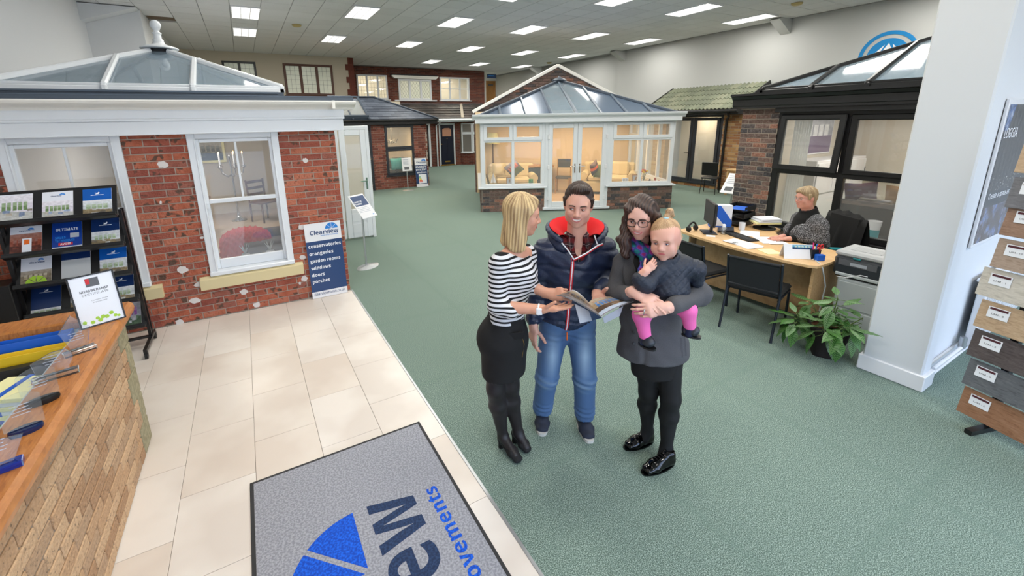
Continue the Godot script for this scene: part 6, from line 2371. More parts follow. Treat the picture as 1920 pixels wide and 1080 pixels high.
func sample_rack() -> void:
	var turn := -1.87
	var t := thing("sample_rack", "black metal rack holding rows of laminate flooring samples, at the right edge", "display rack", V(4.244, 0, 0.697), turn)
	var g := G.new()
	for s in [0.15, 0.85]:
		g.span(s - 0.02, s + 0.02, 0.0, 2.0, -0.1, -0.06)
		g.span(s - 0.02, s + 0.02, 0.0, 0.035, -0.35, 0.12)
	for k in 10: g.span(0.1, 0.9, 0.12 + 0.21 * k, 0.14 + 0.21 * k, -0.06, -0.045)
	part("rack_frame", g, M.black_frame, t)
	var ys := [0.062, 0.28, 0.498, 0.716, 0.94, 1.152, 1.372, 1.555, 1.78]
	var key := ["sample7", "sample6", "sample5", "sample4", "sample3", "sample2", "sample1", "sample0", "sample4"]
	var desc := ["warm oak laminate sample, lowest on the rack", "mid grey laminate sample, second from the bottom of the rack", "dark brown-grey laminate sample, third from the bottom", "pale oak laminate sample below the whitest one", "whitest laminate sample on the rack", "pale beige laminate sample just above the whitest one", "medium brown laminate sample under the dark grey one", "dark slate grey laminate sample near the top of the rack", "top laminate sample of the rack"]
	for k in 9:
		var off: float = [0.0, -0.012, -0.03, -0.036, -0.07, -0.036, -0.034, -0.045, -0.045][k]
		var o := thing("floor_sample", desc[k], "floor sample", t.position + Basis(Vector3.UP, turn) * Vector3(off, ys[k], -0.02), turn, "laminate samples on the rack")
		g = G.new()
		g.box(Vector3(0.5, 0.098, 0), Vector3(1.0, 0.197, 0.01), Basis(Vector3.RIGHT, -0.12), 0.0015)
		part("plank", g, M[key[k]], o)
		g = G.new()
		var b := Basis(Vector3.RIGHT, -0.12)
		g.box(Vector3(0.1, 0.13, -0.003) + b * Vector3(0, 0, 0.008), Vector3(0.105, 0.075, 0.0012), b)
		part("label", g, M.paper, o)
		g = G.new()
		g.box(Vector3(0.1, 0.155, -0.006) + b * Vector3(0, 0, 0.0096), Vector3(0.09, 0.014, 0.001), b)
		part("label_print", g, mat("label_dark", Color(0.3, 0.12, 0.16), 0.5), o)
		say(o, "LAM - %d" % [2, 6, 3, 8, 1, 13, 12, 14, 5][k], 0.011, M.print_grey, Transform3D(b, Vector3(0.07, 0.115, -0.001) + b * Vector3(0, 0, 0.0082)), 0.06, false)

# ------------------------------------------------------------------ smooth bodies
class Sdf:
	var inv: Array[Transform3D] = []
	var ln := PackedFloat32Array()
	var rx0 := PackedFloat32Array()
	var rx1 := PackedFloat32Array()
	var rz0 := PackedFloat32Array()
	var rz1 := PackedFloat32Array()
	var ry := PackedFloat32Array()
	var kk := PackedFloat32Array()
	var op := PackedInt32Array()
	var lo := Vector3.ONE * 1e9
	var hi := -Vector3.ONE * 1e9
	var xf := Transform3D.IDENTITY
	func _add(t: Transform3D, l: float, a0: float, a1: float, b0: float, b1: float, c: float, k: float, o: int) -> void:
		inv.append(t.affine_inverse())
		ln.append(l)
		rx0.append(a0)
		rx1.append(a1)
		rz0.append(b0)
		rz1.append(b1)
		ry.append(c)
		kk.append(k)
		op.append(o)
		if o == 0:
			var r := maxf(maxf(a0, a1), maxf(maxf(b0, b1), c)) + 0.01
			for q in [t.origin, t * Vector3(0, l, 0)]:
				lo = lo.min(q - Vector3.ONE * r)
				hi = hi.max(q + Vector3.ONE * r)
	func bone(a: Vector3, b: Vector3, r0: float, r1: float, k := 0.02, flat := 1.0, side := Vector3.RIGHT, o := 0, flat1 := -1.0) -> void:
		a = xf * a
		b = xf * b
		side = xf.basis * side
		var y := b - a
		var l := y.length()
		y = y / l
		var x := (side - y * side.dot(y))
		if x.length() < 0.05: x = Vector3.BACK - y * y.z
		x = x.normalized()
		var f1 := flat if flat1 < 0.0 else flat1
		_add(Transform3D(Basis(x, y, x.cross(y)), a), l, r0, r1, r0 * flat, r1 * f1, minf(r0, r1) * minf(1.0, flat), k, o)
	func ball(c: Vector3, r: Vector3, k := 0.02, b := Basis.IDENTITY, o := 0) -> void:
		_add(xf * Transform3D(b, c), 0.0, r.x, r.x, r.z, r.z, r.y, k, o)
	func at(i: int, p: Vector3) -> float:
		var q := inv[i] * p
		var l := ln[i]
		var t := 0.0
		var y := q.y
		if l > 0.0:
			t = clampf(y / l, 0.0, 1.0)
			y -= t * l
		var rx := rx0[i] + (rx1[i] - rx0[i]) * t
		var rz := rz0[i] + (rz1[i] - rz0[i]) * t
		var a := q.x / rx
		var b := y / ry[i]
		var c := q.z / rz
		var m := sqrt(a * a + b * b + c * c)
		a /= rx
		b /= ry[i]
		c /= rz
		var g := sqrt(a * a + b * b + c * c)
		if g < 1e-5: return -minf(rx, rz)
		return (m - 1.0) * m / g
	func eval(p: Vector3, list: PackedInt32Array) -> float:
		var d := 1e3
		for i in list:
			var e := at(i, p)
			var k := kk[i]
			if op[i] == 0:
				var h := maxf(k - absf(d - e), 0.0) / k
				d = minf(d, e) - h * h * k * 0.25
			else:
				e = -e
				var h := maxf(k - absf(d - e), 0.0) / k
				d = maxf(d, e) + h * h * k * 0.25
		return d
	func all() -> PackedInt32Array:
		return PackedInt32Array(range(inv.size()))
	func hit(p: Vector3, d: Vector3, out := 0.0) -> Vector3:
		var list := all()
		d = d.normalized()
		for i in 80:
			var e := eval(p, list)
			if absf(e) < 0.0004: break
			p += d * e * 0.7
		return p - d * out
	func normal(p: Vector3) -> Vector3:
		var list := all()
		var e := 0.002
		return Vector3(eval(p + Vector3(e, 0, 0), list) - eval(p - Vector3(e, 0, 0), list), eval(p + Vector3(0, e, 0), list) - eval(p - Vector3(0, e, 0), list), eval(p + Vector3(0, 0, e), list) - eval(p - Vector3(0, 0, e), list)).normalized()
	func build(g: G, h: float, paint = null, move = null, uvs = null) -> void:
		const B := 4
		var base := lo - Vector3.ONE * h * 2.0
		var nb := Vector3i(((hi - lo + Vector3.ONE * h * 4.0) / (h * B)).ceil())
		var nx := nb.x * B + 1
		var ny := nb.y * B + 1
		var nz := nb.z * B + 1
		var val := PackedFloat32Array()
		val.resize(nx * ny * nz)
		val.fill(1e6)
		var vid := PackedInt32Array()
		vid.resize(nx * ny * nz)
		vid.fill(-1)
		var sy := nx
		var sz := nx * ny
		var rad := h * B * 0.5 * 1.7321
		var n := inv.size()
		var k0 := g.v.size()
		var active: Array[Vector3i] = []
		for bz in nb.z:
			for by in nb.y:
				for bx in nb.x:
					var c := base + Vector3(bx + 0.5, by + 0.5, bz + 0.5) * (h * B)
					var list := PackedInt32Array()
					var d := 1e3
					for i in n:
						var e := at(i, c)
						var k := kk[i]
						if e < rad * 1.25 + k: list.append(i)
						if op[i] == 0:
							var hh := maxf(k - absf(d - e), 0.0) / k
							d = minf(d, e) - hh * hh * k * 0.25
						else:
							d = maxf(d, -e)
					if absf(d) > rad * 1.2 + 0.003 or list.is_empty(): continue
					active.append(Vector3i(bx, by, bz))
					for z in B + 1:
						for y in B + 1:
							var row := (bz * B + z) * sz + (by * B + y) * sy + bx * B
							for x in B + 1:
								if val[row + x] > 1e5:
									val[row + x] = eval(base + Vector3(bx * B + x, by * B + y, bz * B + z) * h, list)
		var co := [0, 1, sy, sy + 1, sz, sz + 1, sz + sy, sz + sy + 1]
		for b in active:
			for z in B:
				for y in B:
					for x in B:
						var o := (b.z * B + z) * sz + (b.y * B + y) * sy + b.x * B + x
						var c0 := val[o]
						var c1 := val[o + 1]
						var c2 := val[o + sy]
						var c3 := val[o + sy + 1]
						var c4 := val[o + sz]
						var c5 := val[o + sz + 1]
						var c6 := val[o + sz + sy]
						var c7 := val[o + sz + sy + 1]
						var m := int(c0 < 0) + int(c1 < 0) + int(c2 < 0) + int(c3 < 0) + int(c4 < 0) + int(c5 < 0) + int(c6 < 0) + int(c7 < 0)
						if m == 0 or m == 8: continue
						var s := Vector3.ZERO
						var w := 0
						if (c0 < 0) != (c1 < 0):
							s += Vector3(c0 / (c0 - c1), 0, 0)
							w += 1
						if (c2 < 0) != (c3 < 0):
							s += Vector3(c2 / (c2 - c3), 1, 0)
							w += 1
						if (c4 < 0) != (c5 < 0):
							s += Vector3(c4 / (c4 - c5), 0, 1)
							w += 1
						if (c6 < 0) != (c7 < 0):
							s += Vector3(c6 / (c6 - c7), 1, 1)
							w += 1
						if (c0 < 0) != (c2 < 0):
							s += Vector3(0, c0 / (c0 - c2), 0)
							w += 1
						if (c1 < 0) != (c3 < 0):
							s += Vector3(1, c1 / (c1 - c3), 0)
							w += 1
						if (c4 < 0) != (c6 < 0):
							s += Vector3(0, c4 / (c4 - c6), 1)
							w += 1
						if (c5 < 0) != (c7 < 0):
							s += Vector3(1, c5 / (c5 - c7), 1)
							w += 1
						if (c0 < 0) != (c4 < 0):
							s += Vector3(0, 0, c0 / (c0 - c4))
							w += 1
						if (c1 < 0) != (c5 < 0):
							s += Vector3(1, 0, c1 / (c1 - c5))
							w += 1
						if (c2 < 0) != (c6 < 0):
							s += Vector3(0, 1, c2 / (c2 - c6))
							w += 1
						if (c3 < 0) != (c7 < 0):
							s += Vector3(1, 1, c3 / (c3 - c7))
							w += 1
						var p := base + (Vector3(b.x * B + x, b.y * B + y, b.z * B + z) + s / w) * h
						var nn := Vector3(c1 + c3 + c5 + c7 - c0 - c2 - c4 - c6, c2 + c3 + c6 + c7 - c0 - c1 - c4 - c5, c4 + c5 + c6 + c7 - c0 - c1 - c2 - c3).normalized()
						vid[o] = g.v.size()
						var tint := Color(1, 1, 1)
						if paint != null: tint = paint.call(p, nn)
						var q := Vector2.ZERO
						if uvs != null: q = uvs.call(p, nn)
						if move != null: p += nn * move.call(p, nn)
						g.v.append(p)
						g.n.append(nn)
						g.c.append(tint)
						g.uv.append(q)
		if paint != null: g.use_c = true
		for b in active:
			for z in B:
				for y in B:
					for x in B:
						var o := (b.z * B + z) * sz + (b.y * B + y) * sy + b.x * B + x
						var in0 := val[o] < 0
						if val[o + 1] < 1e5 and in0 != (val[o + 1] < 0): _quad(g, vid, o - sy - sz, o - sz, o, o - sy, in0)
						if val[o + sy] < 1e5 and in0 != (val[o + sy] < 0): _quad(g, vid, o - 1 - sz, o - 1, o, o - sz, in0)
						if val[o + sz] < 1e5 and in0 != (val[o + sz] < 0): _quad(g, vid, o - 1 - sy, o - sy, o, o - 1, in0)
		if move != null:
			var acc := PackedVector3Array()
			acc.resize(g.v.size())
			for i in range(0, g.ix.size(), 3):
				if g.ix[i] < k0: continue
				var f := (g.v[g.ix[i + 2]] - g.v[g.ix[i]]).cross(g.v[g.ix[i + 1]] - g.v[g.ix[i]])
				for j in 3: acc[g.ix[i + j]] += f
			for i in range(k0, g.v.size()):
				if acc[i].length() > 1e-12: g.n[i] = acc[i].normalized()
	func _quad(g: G, vid: PackedInt32Array, a: int, b: int, c: int, d: int, flip: bool) -> void:
		if a < 0 or b < 0 or c < 0 or d < 0: return
		var i := vid[a]
		var j := vid[b]
		var k := vid[c]
		var l := vid[d]
		if i < 0 or j < 0 or k < 0 or l < 0: return
		if flip: g.ix.append_array([i, k, j, i, l, k])
		else: g.ix.append_array([i, j, k, i, k, l])

# a hand: wrist w, finger direction f, palm facing n; right: which hand; curl per finger (index to little) in radians per joint
func hand(s: Sdf, w: Vector3, f: Vector3, n: Vector3, right: bool, curl: Array, thumb := 0.5, sc := 1.0) -> void:
	f = f.normalized()
	n = (n - f * n.dot(f)).normalized()
	var th := f.cross(n) if right else n.cross(f)
	s.bone(w - f * 0.03 * sc, w + f * 0.02 * sc, 0.027 * sc, 0.03 * sc, 0.02 * sc, 0.72, th)
	s.bone(w + f * 0.02 * sc + th * 0.004 * sc, w + f * 0.082 * sc, 0.034 * sc, 0.041 * sc, 0.02 * sc, 0.42, th)
	var offs := [0.03, 0.0105, -0.0095, -0.029]
	var kn := [0.088, 0.093, 0.089, 0.079]
	var lens := [[0.043, 0.026, 0.02], [0.048, 0.03, 0.021], [0.044, 0.028, 0.021], [0.034, 0.02, 0.018]]
	for i in 4:
		var p: Vector3 = w + f * kn[i] * sc + th * offs[i] * sc
		s.bone(p - f * 0.02 * sc, p, 0.0095 * sc, 0.0095 * sc, 0.012 * sc)
		var d: Vector3 = (f + th * offs[i] * 2.0).normalized()
		var ax: Vector3 = d.cross(n).normalized()
		for j in 3:
			d = d.rotated(ax, curl[i] * (0.75 if j == 0 else 1.0))
			var q: Vector3 = p + d * lens[i][j] * sc
			var r: float = (0.0092 - 0.0009 * j - (0.0012 if i == 3 else 0.0)) * sc
			s.bone(p, q, r, r * 0.9, 0.004 * sc)
			p = q
	var tp := w + f * 0.022 * sc + th * 0.024 * sc + n * 0.006 * sc
	var td := (f * 0.62 + th * (0.75 - thumb * 0.3) + n * (0.2 + thumb * 0.5)).normalized()
	var r0 := 0.0125 * sc
	for l in [0.04, 0.032, 0.024]:
		var q: Vector3 = tp + td * l * sc
		s.bone(tp, q, r0, r0 * 0.88, 0.012 * sc if r0 > 0.012 * sc else 0.004 * sc)
		tp = q
		r0 *= 0.87
		td = (td + f * 0.35 + n * 0.12 * thumb).normalized()

func skin_mat(key: String, c: Color) -> StandardMaterial3D:
	if M.has(key): return M[key]
	var m := mat(key, c, 0.48)
	m.vertex_color_use_as_albedo = true
	m.subsurf_scatter_enabled = true
	m.subsurf_scatter_strength = 0.12
	return m

# head frame: origin between the ears, y to the crown, z out of the face; sc 1 for an adult
func head(s: Sdf, t: Transform3D, o := {}) -> void:
	var keep := s.xf
	s.xf = keep * t
	var w: float = o.get("wide", 1.0)
	var j: float = o.get("jaw", 1.0)
	s.ball(Vector3(0, 0.036, -0.014), Vector3(0.075 * w, 0.086, 0.095), 0.02)
	s.ball(Vector3(0, -0.03, 0.024), Vector3(0.062 * w, 0.082, 0.066), 0.04)
	s.ball(Vector3(0, 0.03, 0.045), Vector3(0.055 * w, 0.05, 0.045), 0.03)
	for q: float in [-1.0, 1.0]:
		s.ball(Vector3(q * 0.044 * w * j, -0.068, 0.008), Vector3(0.024, 0.032, 0.035) * j, 0.035)
		s.ball(Vector3(q * 0.037 * w, -0.027, 0.062), Vector3(0.024, 0.022, 0.022), 0.03)
		s.ball(Vector3(q * 0.0745 * w, -0.006, -0.012), Vector3(0.011, 0.031, 0.019), 0.008, Basis(Vector3.UP, q * -0.35) * Basis(Vector3.RIGHT, -0.2))
	s.ball(Vector3(0, -0.098, 0.064), Vector3(0.024 * j, 0.02, 0.02), 0.03)
	s.bone(Vector3(-0.036 * w, 0.024, 0.078), Vector3(0.036 * w, 0.024, 0.078), 0.012, 0.012, 0.02)
	for q: float in [-1.0, 1.0]:
		s.ball(Vector3(q * 0.031 * w, 0.003, 0.096), Vector3(0.018, 0.013, 0.014), 0.014, Basis.IDENTITY, 1)
	s.bone(Vector3(0, 0.014, 0.084), Vector3(0, -0.026, 0.106), 0.0085, 0.0115, 0.016)
	s.ball(Vector3(0, -0.03, 0.107), Vector3(0.0115, 0.01, 0.011), 0.008)
	for q: float in [-1.0, 1.0]: s.ball(Vector3(q * 0.0115, -0.034, 0.095), Vector3(0.0085, 0.008, 0.011), 0.008)
	s.ball(Vector3(0, -0.062, 0.081), Vector3(0.026, 0.018, 0.012), 0.02)
	s.xf = keep

func face_parts(body: Node3D, s: Sdf, t: Transform3D, o := {}) -> void:
	var w: float = o.get("wide", 1.0)
	var b := t.basis
	var fz := b.z.normalized()
	var squint: float = o.get("squint", 0.55)
	for q: float in [-1.0, 1.0]:
		var c := t * Vector3(q * 0.031 * w, 0.003, 0.0765)
		var look: Vector3 = (b * (o.get("look", Vector3(0, 0, 1)) as Vector3)).normalized()
		var r := 0.0118 * b.x.length()
		var g := G.new()
		g.ball(c, Vector3.ONE * r, 14)
		part("eyeball", g, M.eye_white, body)
		g = G.new()
		g.ball(c + look * r * 0.62, Vector3.ONE * r * 0.52, 12)
		part("iris", g, M[o.get("iris", "iris_brown")], body)
		g = G.new()
		for side: float in [-1.0, 1.0]:
			var rows := []
			for i in 5:
				var a := lerpf(squint * (0.55 if side > 0 else 0.8), 1.9, i / 4.0) * side
				var row := []
				for k in 9:
					var u := lerpf(-1.35, 1.35, k / 8.0)
					var dv := Vector3(sin(u), 0, cos(u)).rotated(Vector3.RIGHT, -a * cos(u * 0.8))
					row.append(c + b * dv * (0.0118 * 1.13))
				rows.append(row)
			if side < 0: rows.reverse()
			g.grid(rows)
		part("eyelid", g, M[o.get("lid", "lid_skin")], body)
		g = G.new()
		var lash := []
		for k in 9:
			var u := lerpf(-1.2, 1.2, k / 8.0)
			var dv := Vector3(sin(u), 0, cos(u)).rotated(Vector3.RIGHT, -squint * 0.55 * cos(u * 0.8))
			lash.append(c + b * dv * (0.0118 * 1.16))
		g.tube(lash, 0.0011 * b.x.length(), 5)
		part("lashes", g, M.lash, body)
		g = G.new()
		var brow := []
		for k in 7:
			var u := k / 6.0
			var x := q * lerpf(0.013, 0.05, u) * w
			var y := 0.0225 + 0.006 * sin(u * PI * 0.75) - 0.004 * u + float(o.get("brow", 0.0))
			brow.append(s.hit(t * Vector3(x, y, 0.13), -fz, 0.0005))
		g.tube(brow, [0.0018, 0.003, 0.0032, 0.003, 0.0026, 0.002, 0.001].map(func(e): return e * b.x.length() * float(o.get("brow_w", 1.0))), 6)
		part("eyebrow", g, M[o.get("brow_mat", "hair_brown")], body)
	var sm: float = o.get("smile", 0.0)
	var open: float = o.get("open", 0.0)
	var mw := 0.024 + 0.006 * sm
	var up := []
	var dn := []
	var mid := []
	for k in 11:
		var u := k / 5.0 - 1.0
		var x := u * mw
		var cy := -0.06 + sm * 0.009 * u * u
		var o1 := open * (1.0 - u * u)
		up.append(s.hit(t * Vector3(x, cy + o1 * 0.5 + 0.002 * (1 - u * u), 0.13), -fz, 0.0008))
		dn.append(s.hit(t * Vector3(x, cy - o1 * 0.5 - 0.003 * (1 - u * u), 0.13), -fz, 0.0008))
		mid.append(s.hit(t * Vector3(x, cy, 0.13), -fz, 0.0))
	var k1 := b.x.length()
	var taper := [0.0008, 0.002, 0.0027, 0.003, 0.0031, 0.0029, 0.0031, 0.003, 0.0027, 0.002, 0.0008].map(func(e): return e * k1)
	var g2 := G.new()
	g2.tube(up, taper, 6)
	g2.tube(dn, taper.map(func(e): return e * 1.25), 6)
	part("lips", g2, M[o.get("lip", "lip")], body)
	g2 = G.new()
	var rows2 := []
	for e in [0, 1]:
		var row := []
		for k in range(1, 10): row.append((dn[k] if e == 0 else up[k]) + fz * 0.0006)
		rows2.append(row)
	g2.grid(rows2)
	part("teeth" if open > 0.002 else "mouth_line", g2, M.teeth if open > 0.002 else M.lash, body)

func skin_paint(t: Transform3D, base: Color, blush := 0.35) -> Callable:
	var it := t.affine_inverse()
	return func(p: Vector3, _n: Vector3) -> Color:
		var q := it * p
		var c := base
		var k := 0.0
		if absf(q.x) < 0.12 and absf(q.y) < 0.15:
			var ch := Vector3(absf(q.x) - 0.04, q.y + 0.026, q.z - 0.066)
			k = clampf(1.0 - ch.length() / 0.034, 0, 1)
			k = maxf(k, clampf(1.0 - Vector3(q.x, q.y + 0.03, q.z - 0.108).length() / 0.02, 0, 1) * 0.7)
			if absf(q.x) > 0.07: k = maxf(k, 0.5)
		return c.lerp(Color(c.r * 0.98, c.g * 0.66, c.b * 0.6), k * blush)

func hair_paint(t: Transform3D, a: Color, b: Color, streaks := 34.0) -> Callable:
	var it := t.affine_inverse()
	return func(p: Vector3, _n: Vector3) -> Color:
		var q := it * p
		var an := atan2(q.x, q.z + 0.02)
		var v := sin(an * streaks + q.y * 14.0) * 0.5 + sin(an * streaks * 2.3 + 1.7 + q.y * 31.0) * 0.3 + sin(an * 7.0 + q.y * 22.0) * 0.35
		return a.lerp(b, clampf(0.5 + v * 0.6, 0, 1))

func hair_move(t: Transform3D, amp := 0.0022, streaks := 34.0) -> Callable:
	var it := t.affine_inverse()
	return func(p: Vector3, _n: Vector3) -> float:
		var q := it * p
		var an := atan2(q.x, q.z + 0.02)
		return (sin(an * streaks + q.y * 14.0) * 0.6 + sin(an * streaks * 1.9 + q.y * 25.0) * 0.4) * amp

func shoe(parent: Node3D, heel: Vector3, toe: Vector3, wid: float, m: Material, sole: Material, rise: float, style: int) -> void:
	var d := (toe - heel)
	var l := d.length()
	var fw := Vector3(d.x, 0, d.z).normalized()
	var sd := fw.cross(Vector3.UP)
	var s := Sdf.new()
	var k := wid
	var y0 := Vector3(0, 1, 0)
	var lift := rise
	var hp := Vector3(heel.x, heel.y + 0.022 + lift, heel.z) + fw * k * 0.8
	var mp := heel + fw * l * 0.62 + y0 * (0.03 + lift * 0.25)
	var tp := toe - fw * k * 0.9 + y0 * 0.024
	s.bone(hp, mp, k * 0.86, k * 1.05, 0.03, 0.8, sd)
	s.bone(mp, tp, k * 1.05, k * 0.88, 0.02, 0.6, sd)
	if style == 0 or style == 2 or style == 3:
		s.bone(hp + y0 * 0.02, hp + y0 * (0.055 if style != 3 else 0.03) + fw * 0.01, k * 0.82, k * 0.8, 0.02)
		s.bone(hp + y0 * 0.05, mp + y0 * 0.018, k * 0.7, k * 0.65, 0.02, 0.8, sd)
		s.bone(hp + y0 * 0.06 + fw * 0.005, hp + y0 * 0.13 + fw * 0.012, k * 0.5, k * 0.5, 0.012, 1.0, sd, 1)
	else:
		s.bone(hp + y0 * 0.02 + fw * 0.02, mp + fw * 0.015 + y0 * 0.04, k * 0.8, k * 0.72, 0.012, 0.75, sd, 1)
	s.ball(Vector3(heel.x, heel.y - 0.05, heel.z) + fw * l * 0.5, Vector3(0.4, 0.05, 0.4), 0.004, Basis.IDENTITY, 1)
	var g := G.new()
	later(s, g, 0.006)
	var up := part("shoe", g, m, parent)
	g = G.new()
	var outline := PackedVector2Array()
	for i in 40:
		var a := TAU * i / 40
		var u := 0.5 - 0.5 * cos(a)
		var wv := k * (0.92 + 0.16 * sin(u * PI * 1.1) - 0.1 * (1.0 - u)) * pow(absf(sin(a)), 0.6) * signf(sin(a))
		outline.append(Vector2(u * l, wv))
	var th := 0.022 if style == 0 else 0.01
	var b := Basis(fw, sd, fw.cross(sd))
	if style != 1:
		g.prism(outline, 0, th, Transform3D(Basis(fw, sd, fw.cross(sd)), heel + (y0 * th if fw.cross(sd).y < 0 else Vector3.ZERO)))
	else:
		g.bone_like(heel, fw, lift)
	part("sole", g, sole, up)
	if style == 0 or style == 2:
		g = G.new()
		for i in 4:
			var c := hp.lerp(mp, 0.4 + 0.17 * i) + y0 * 0.1
			var pts := []
			for q in 5: pts.append(s.hit(c + sd * (q - 2) * k * 0.2, -y0, 0.001))
			g.tube(pts, 0.0022, 5)
		part("laces", g, M.lace_blue if style == 0 else M.black_plastic, up)

# ------------------------------------------------------------------ people
func head_at(c: Vector3, yaw: float, pitch: float, roll: float, sc := 1.0) -> Transform3D:
	var b := Basis(Vector3.UP, yaw) * Basis(Vector3.RIGHT, pitch) * Basis(Vector3.BACK, roll)
	return Transform3D(b.scaled(Vector3.ONE * sc), c)

func lin(r: float, g: float, b: float) -> Color:
	return Color(r, g, b).srgb_to_linear()

func person(label: String, x: float, d: float) -> Node3D:
	return thing("person", label, "person", V(x, 0, d), -0.5069)

func sheet(g: G, rows: Array, thick: float) -> void:
	g.grid(rows)
	var back := []
	for r in rows.size():
		var row := []
		var src: Array = rows[rows.size() - 1 - r]
		for q in src: row.append(q)
		back.append(row)
	var k := g.v.size()
	g.grid(back)
	for i in range(k, g.v.size()): g.v[i] += g.n[i] * thick

func patch(a: Vector3, b: Vector3, c: Vector3, d: Vector3, bulge: float, nu := 9, nv := 5) -> Array:
	var rows := []
	for j in nv:
		var row := []
		for i in nu:
			var u := i / float(nu - 1)
			var v := j / float(nv - 1)
			row.append(a.lerp(b, u).lerp(d.lerp(c, u), v) + Vector3(0, bulge * sin(PI * pow(u, 0.7)), 0))
		rows.append(row)
	return rows

func people_materials() -> void:
	skin_mat("skin", Color(1, 1, 1))
	mat("lid_skin", Color(0.77, 0.56, 0.48), 0.5)
	mat("eye_white", Color(0.88, 0.87, 0.86), 0.15)
	mat("iris_brown", Color(0.2, 0.12, 0.07), 0.1)
	mat("iris_blue", Color(0.22, 0.32, 0.42), 0.1)
	mat("lash", Color(0.1, 0.065, 0.05), 0.7)
	mat("lip", Color(0.74, 0.42, 0.40), 0.35)
	mat("lip_pink", Color(0.78, 0.42, 0.43), 0.35)
	mat("teeth", Color(0.9, 0.88, 0.84), 0.2)
	mat("hair_brown", Color(0.24, 0.16, 0.12), 0.55)
	mat("hair_fair", Color(0.55, 0.42, 0.27), 0.55)
	mat("lace_blue", Color(0.15, 0.4, 0.65), 0.6)
	for k in ["hair", "denim", "cloth_vc"]:
		var m := mat(k, Color(1, 1, 1), 0.5 if k == "hair" else 0.85)
		m.vertex_color_use_as_albedo = true
	var jn := noise_tex(0.02, [], 101, true)
	var nav := mat("puffer", Color(0.135, 0.175, 0.275), 0.4)
	nav.uv1_triplanar = true
	nav.uv1_scale = Vector3.ONE * 4.0
	bump(nav, jn, 0.5)
	var q := mat("quilt", Color(0.11, 0.135, 0.19), 0.55)
	q.uv1_triplanar = true
	q.uv1_scale = Vector3.ONE * 7.0
	bump(q, jn, 0.8)
	tex(mat("wool_grey", Color(1, 1, 1), 0.95), noise_tex(0.2, [[0.3, Color(0.265, 0.265, 0.275)], [0.7, Color(0.345, 0.345, 0.36)]], 102), 3.0, false)
	tex(mat("tweed", Color(1, 1, 1), 0.95), noise_tex(0.11, [[0.4, Color(0.04, 0.04, 0.045)], [0.55, Color(0.12, 0.12, 0.13)], [0.63, Color(0.5, 0.5, 0.52)], [0.8, Color(0.75, 0.75, 0.77)]], 103, false, FastNoiseLite.TYPE_SIMPLEX, 256, 2), 3.0, false)
	mat("black_skirt", Color(0.045, 0.042, 0.045), 0.85)
	var ti := mat("tights", Color(0.085, 0.06, 0.07), 0.5)
	ti.rim_enabled = true
	ti.rim = 0.3
	mat("tights_black", Color(0.03, 0.03, 0.034), 0.8)
	mat("patent", Color(0.02, 0.02, 0.022), 0.06)
	mat("suede", Color(0.03, 0.03, 0.035), 0.8)
	mat("trainer", Color(0.1, 0.13, 0.2), 0.7)
	mat("trainer_sole", Color(0.78, 0.77, 0.74), 0.6)
	mat("pink_leggings", Color(0.92, 0.42, 0.68), 0.85)
	mat("hood_red", Color(0.85, 0.1, 0.12), 0.9)
	var st := Image.create(4, 64, false, Image.FORMAT_RGB8)
	for y in 64:
		for x in 4: st.set_pixel(x, y, Color(0.84, 0.84, 0.85) if (y % 64) < 37 else Color(0.03, 0.035, 0.05))
	var sm := mat("stripes", Color(1, 1, 1), 0.9)
	sm.albedo_texture = ImageTexture.create_from_image(st)
	var pl := Image.create(64, 64, false, Image.FORMAT_RGB8)
	for y in 64:
		for x in 64:
			var a := (x / 16) % 2 == 0
			var b := (y / 16) % 2 == 0
			var c := Color(0.45, 0.07, 0.09) if a and b else Color(0.26, 0.06, 0.08) if a or b else Color(0.06, 0.05, 0.06)
			if x % 32 == 24 or y % 32 == 24: c = Color(0.75, 0.72, 0.72)
			pl.set_pixel(x, y, c)
	var pm := mat("plaid", Color(1, 1, 1), 0.9)
	tex(pm, ImageTexture.create_from_image(pl), 9.0, false)

func people() -> void:
	people_materials()
	man()
	striped_woman()
	coat_woman()
	child()
	seated_woman()
	magazine()

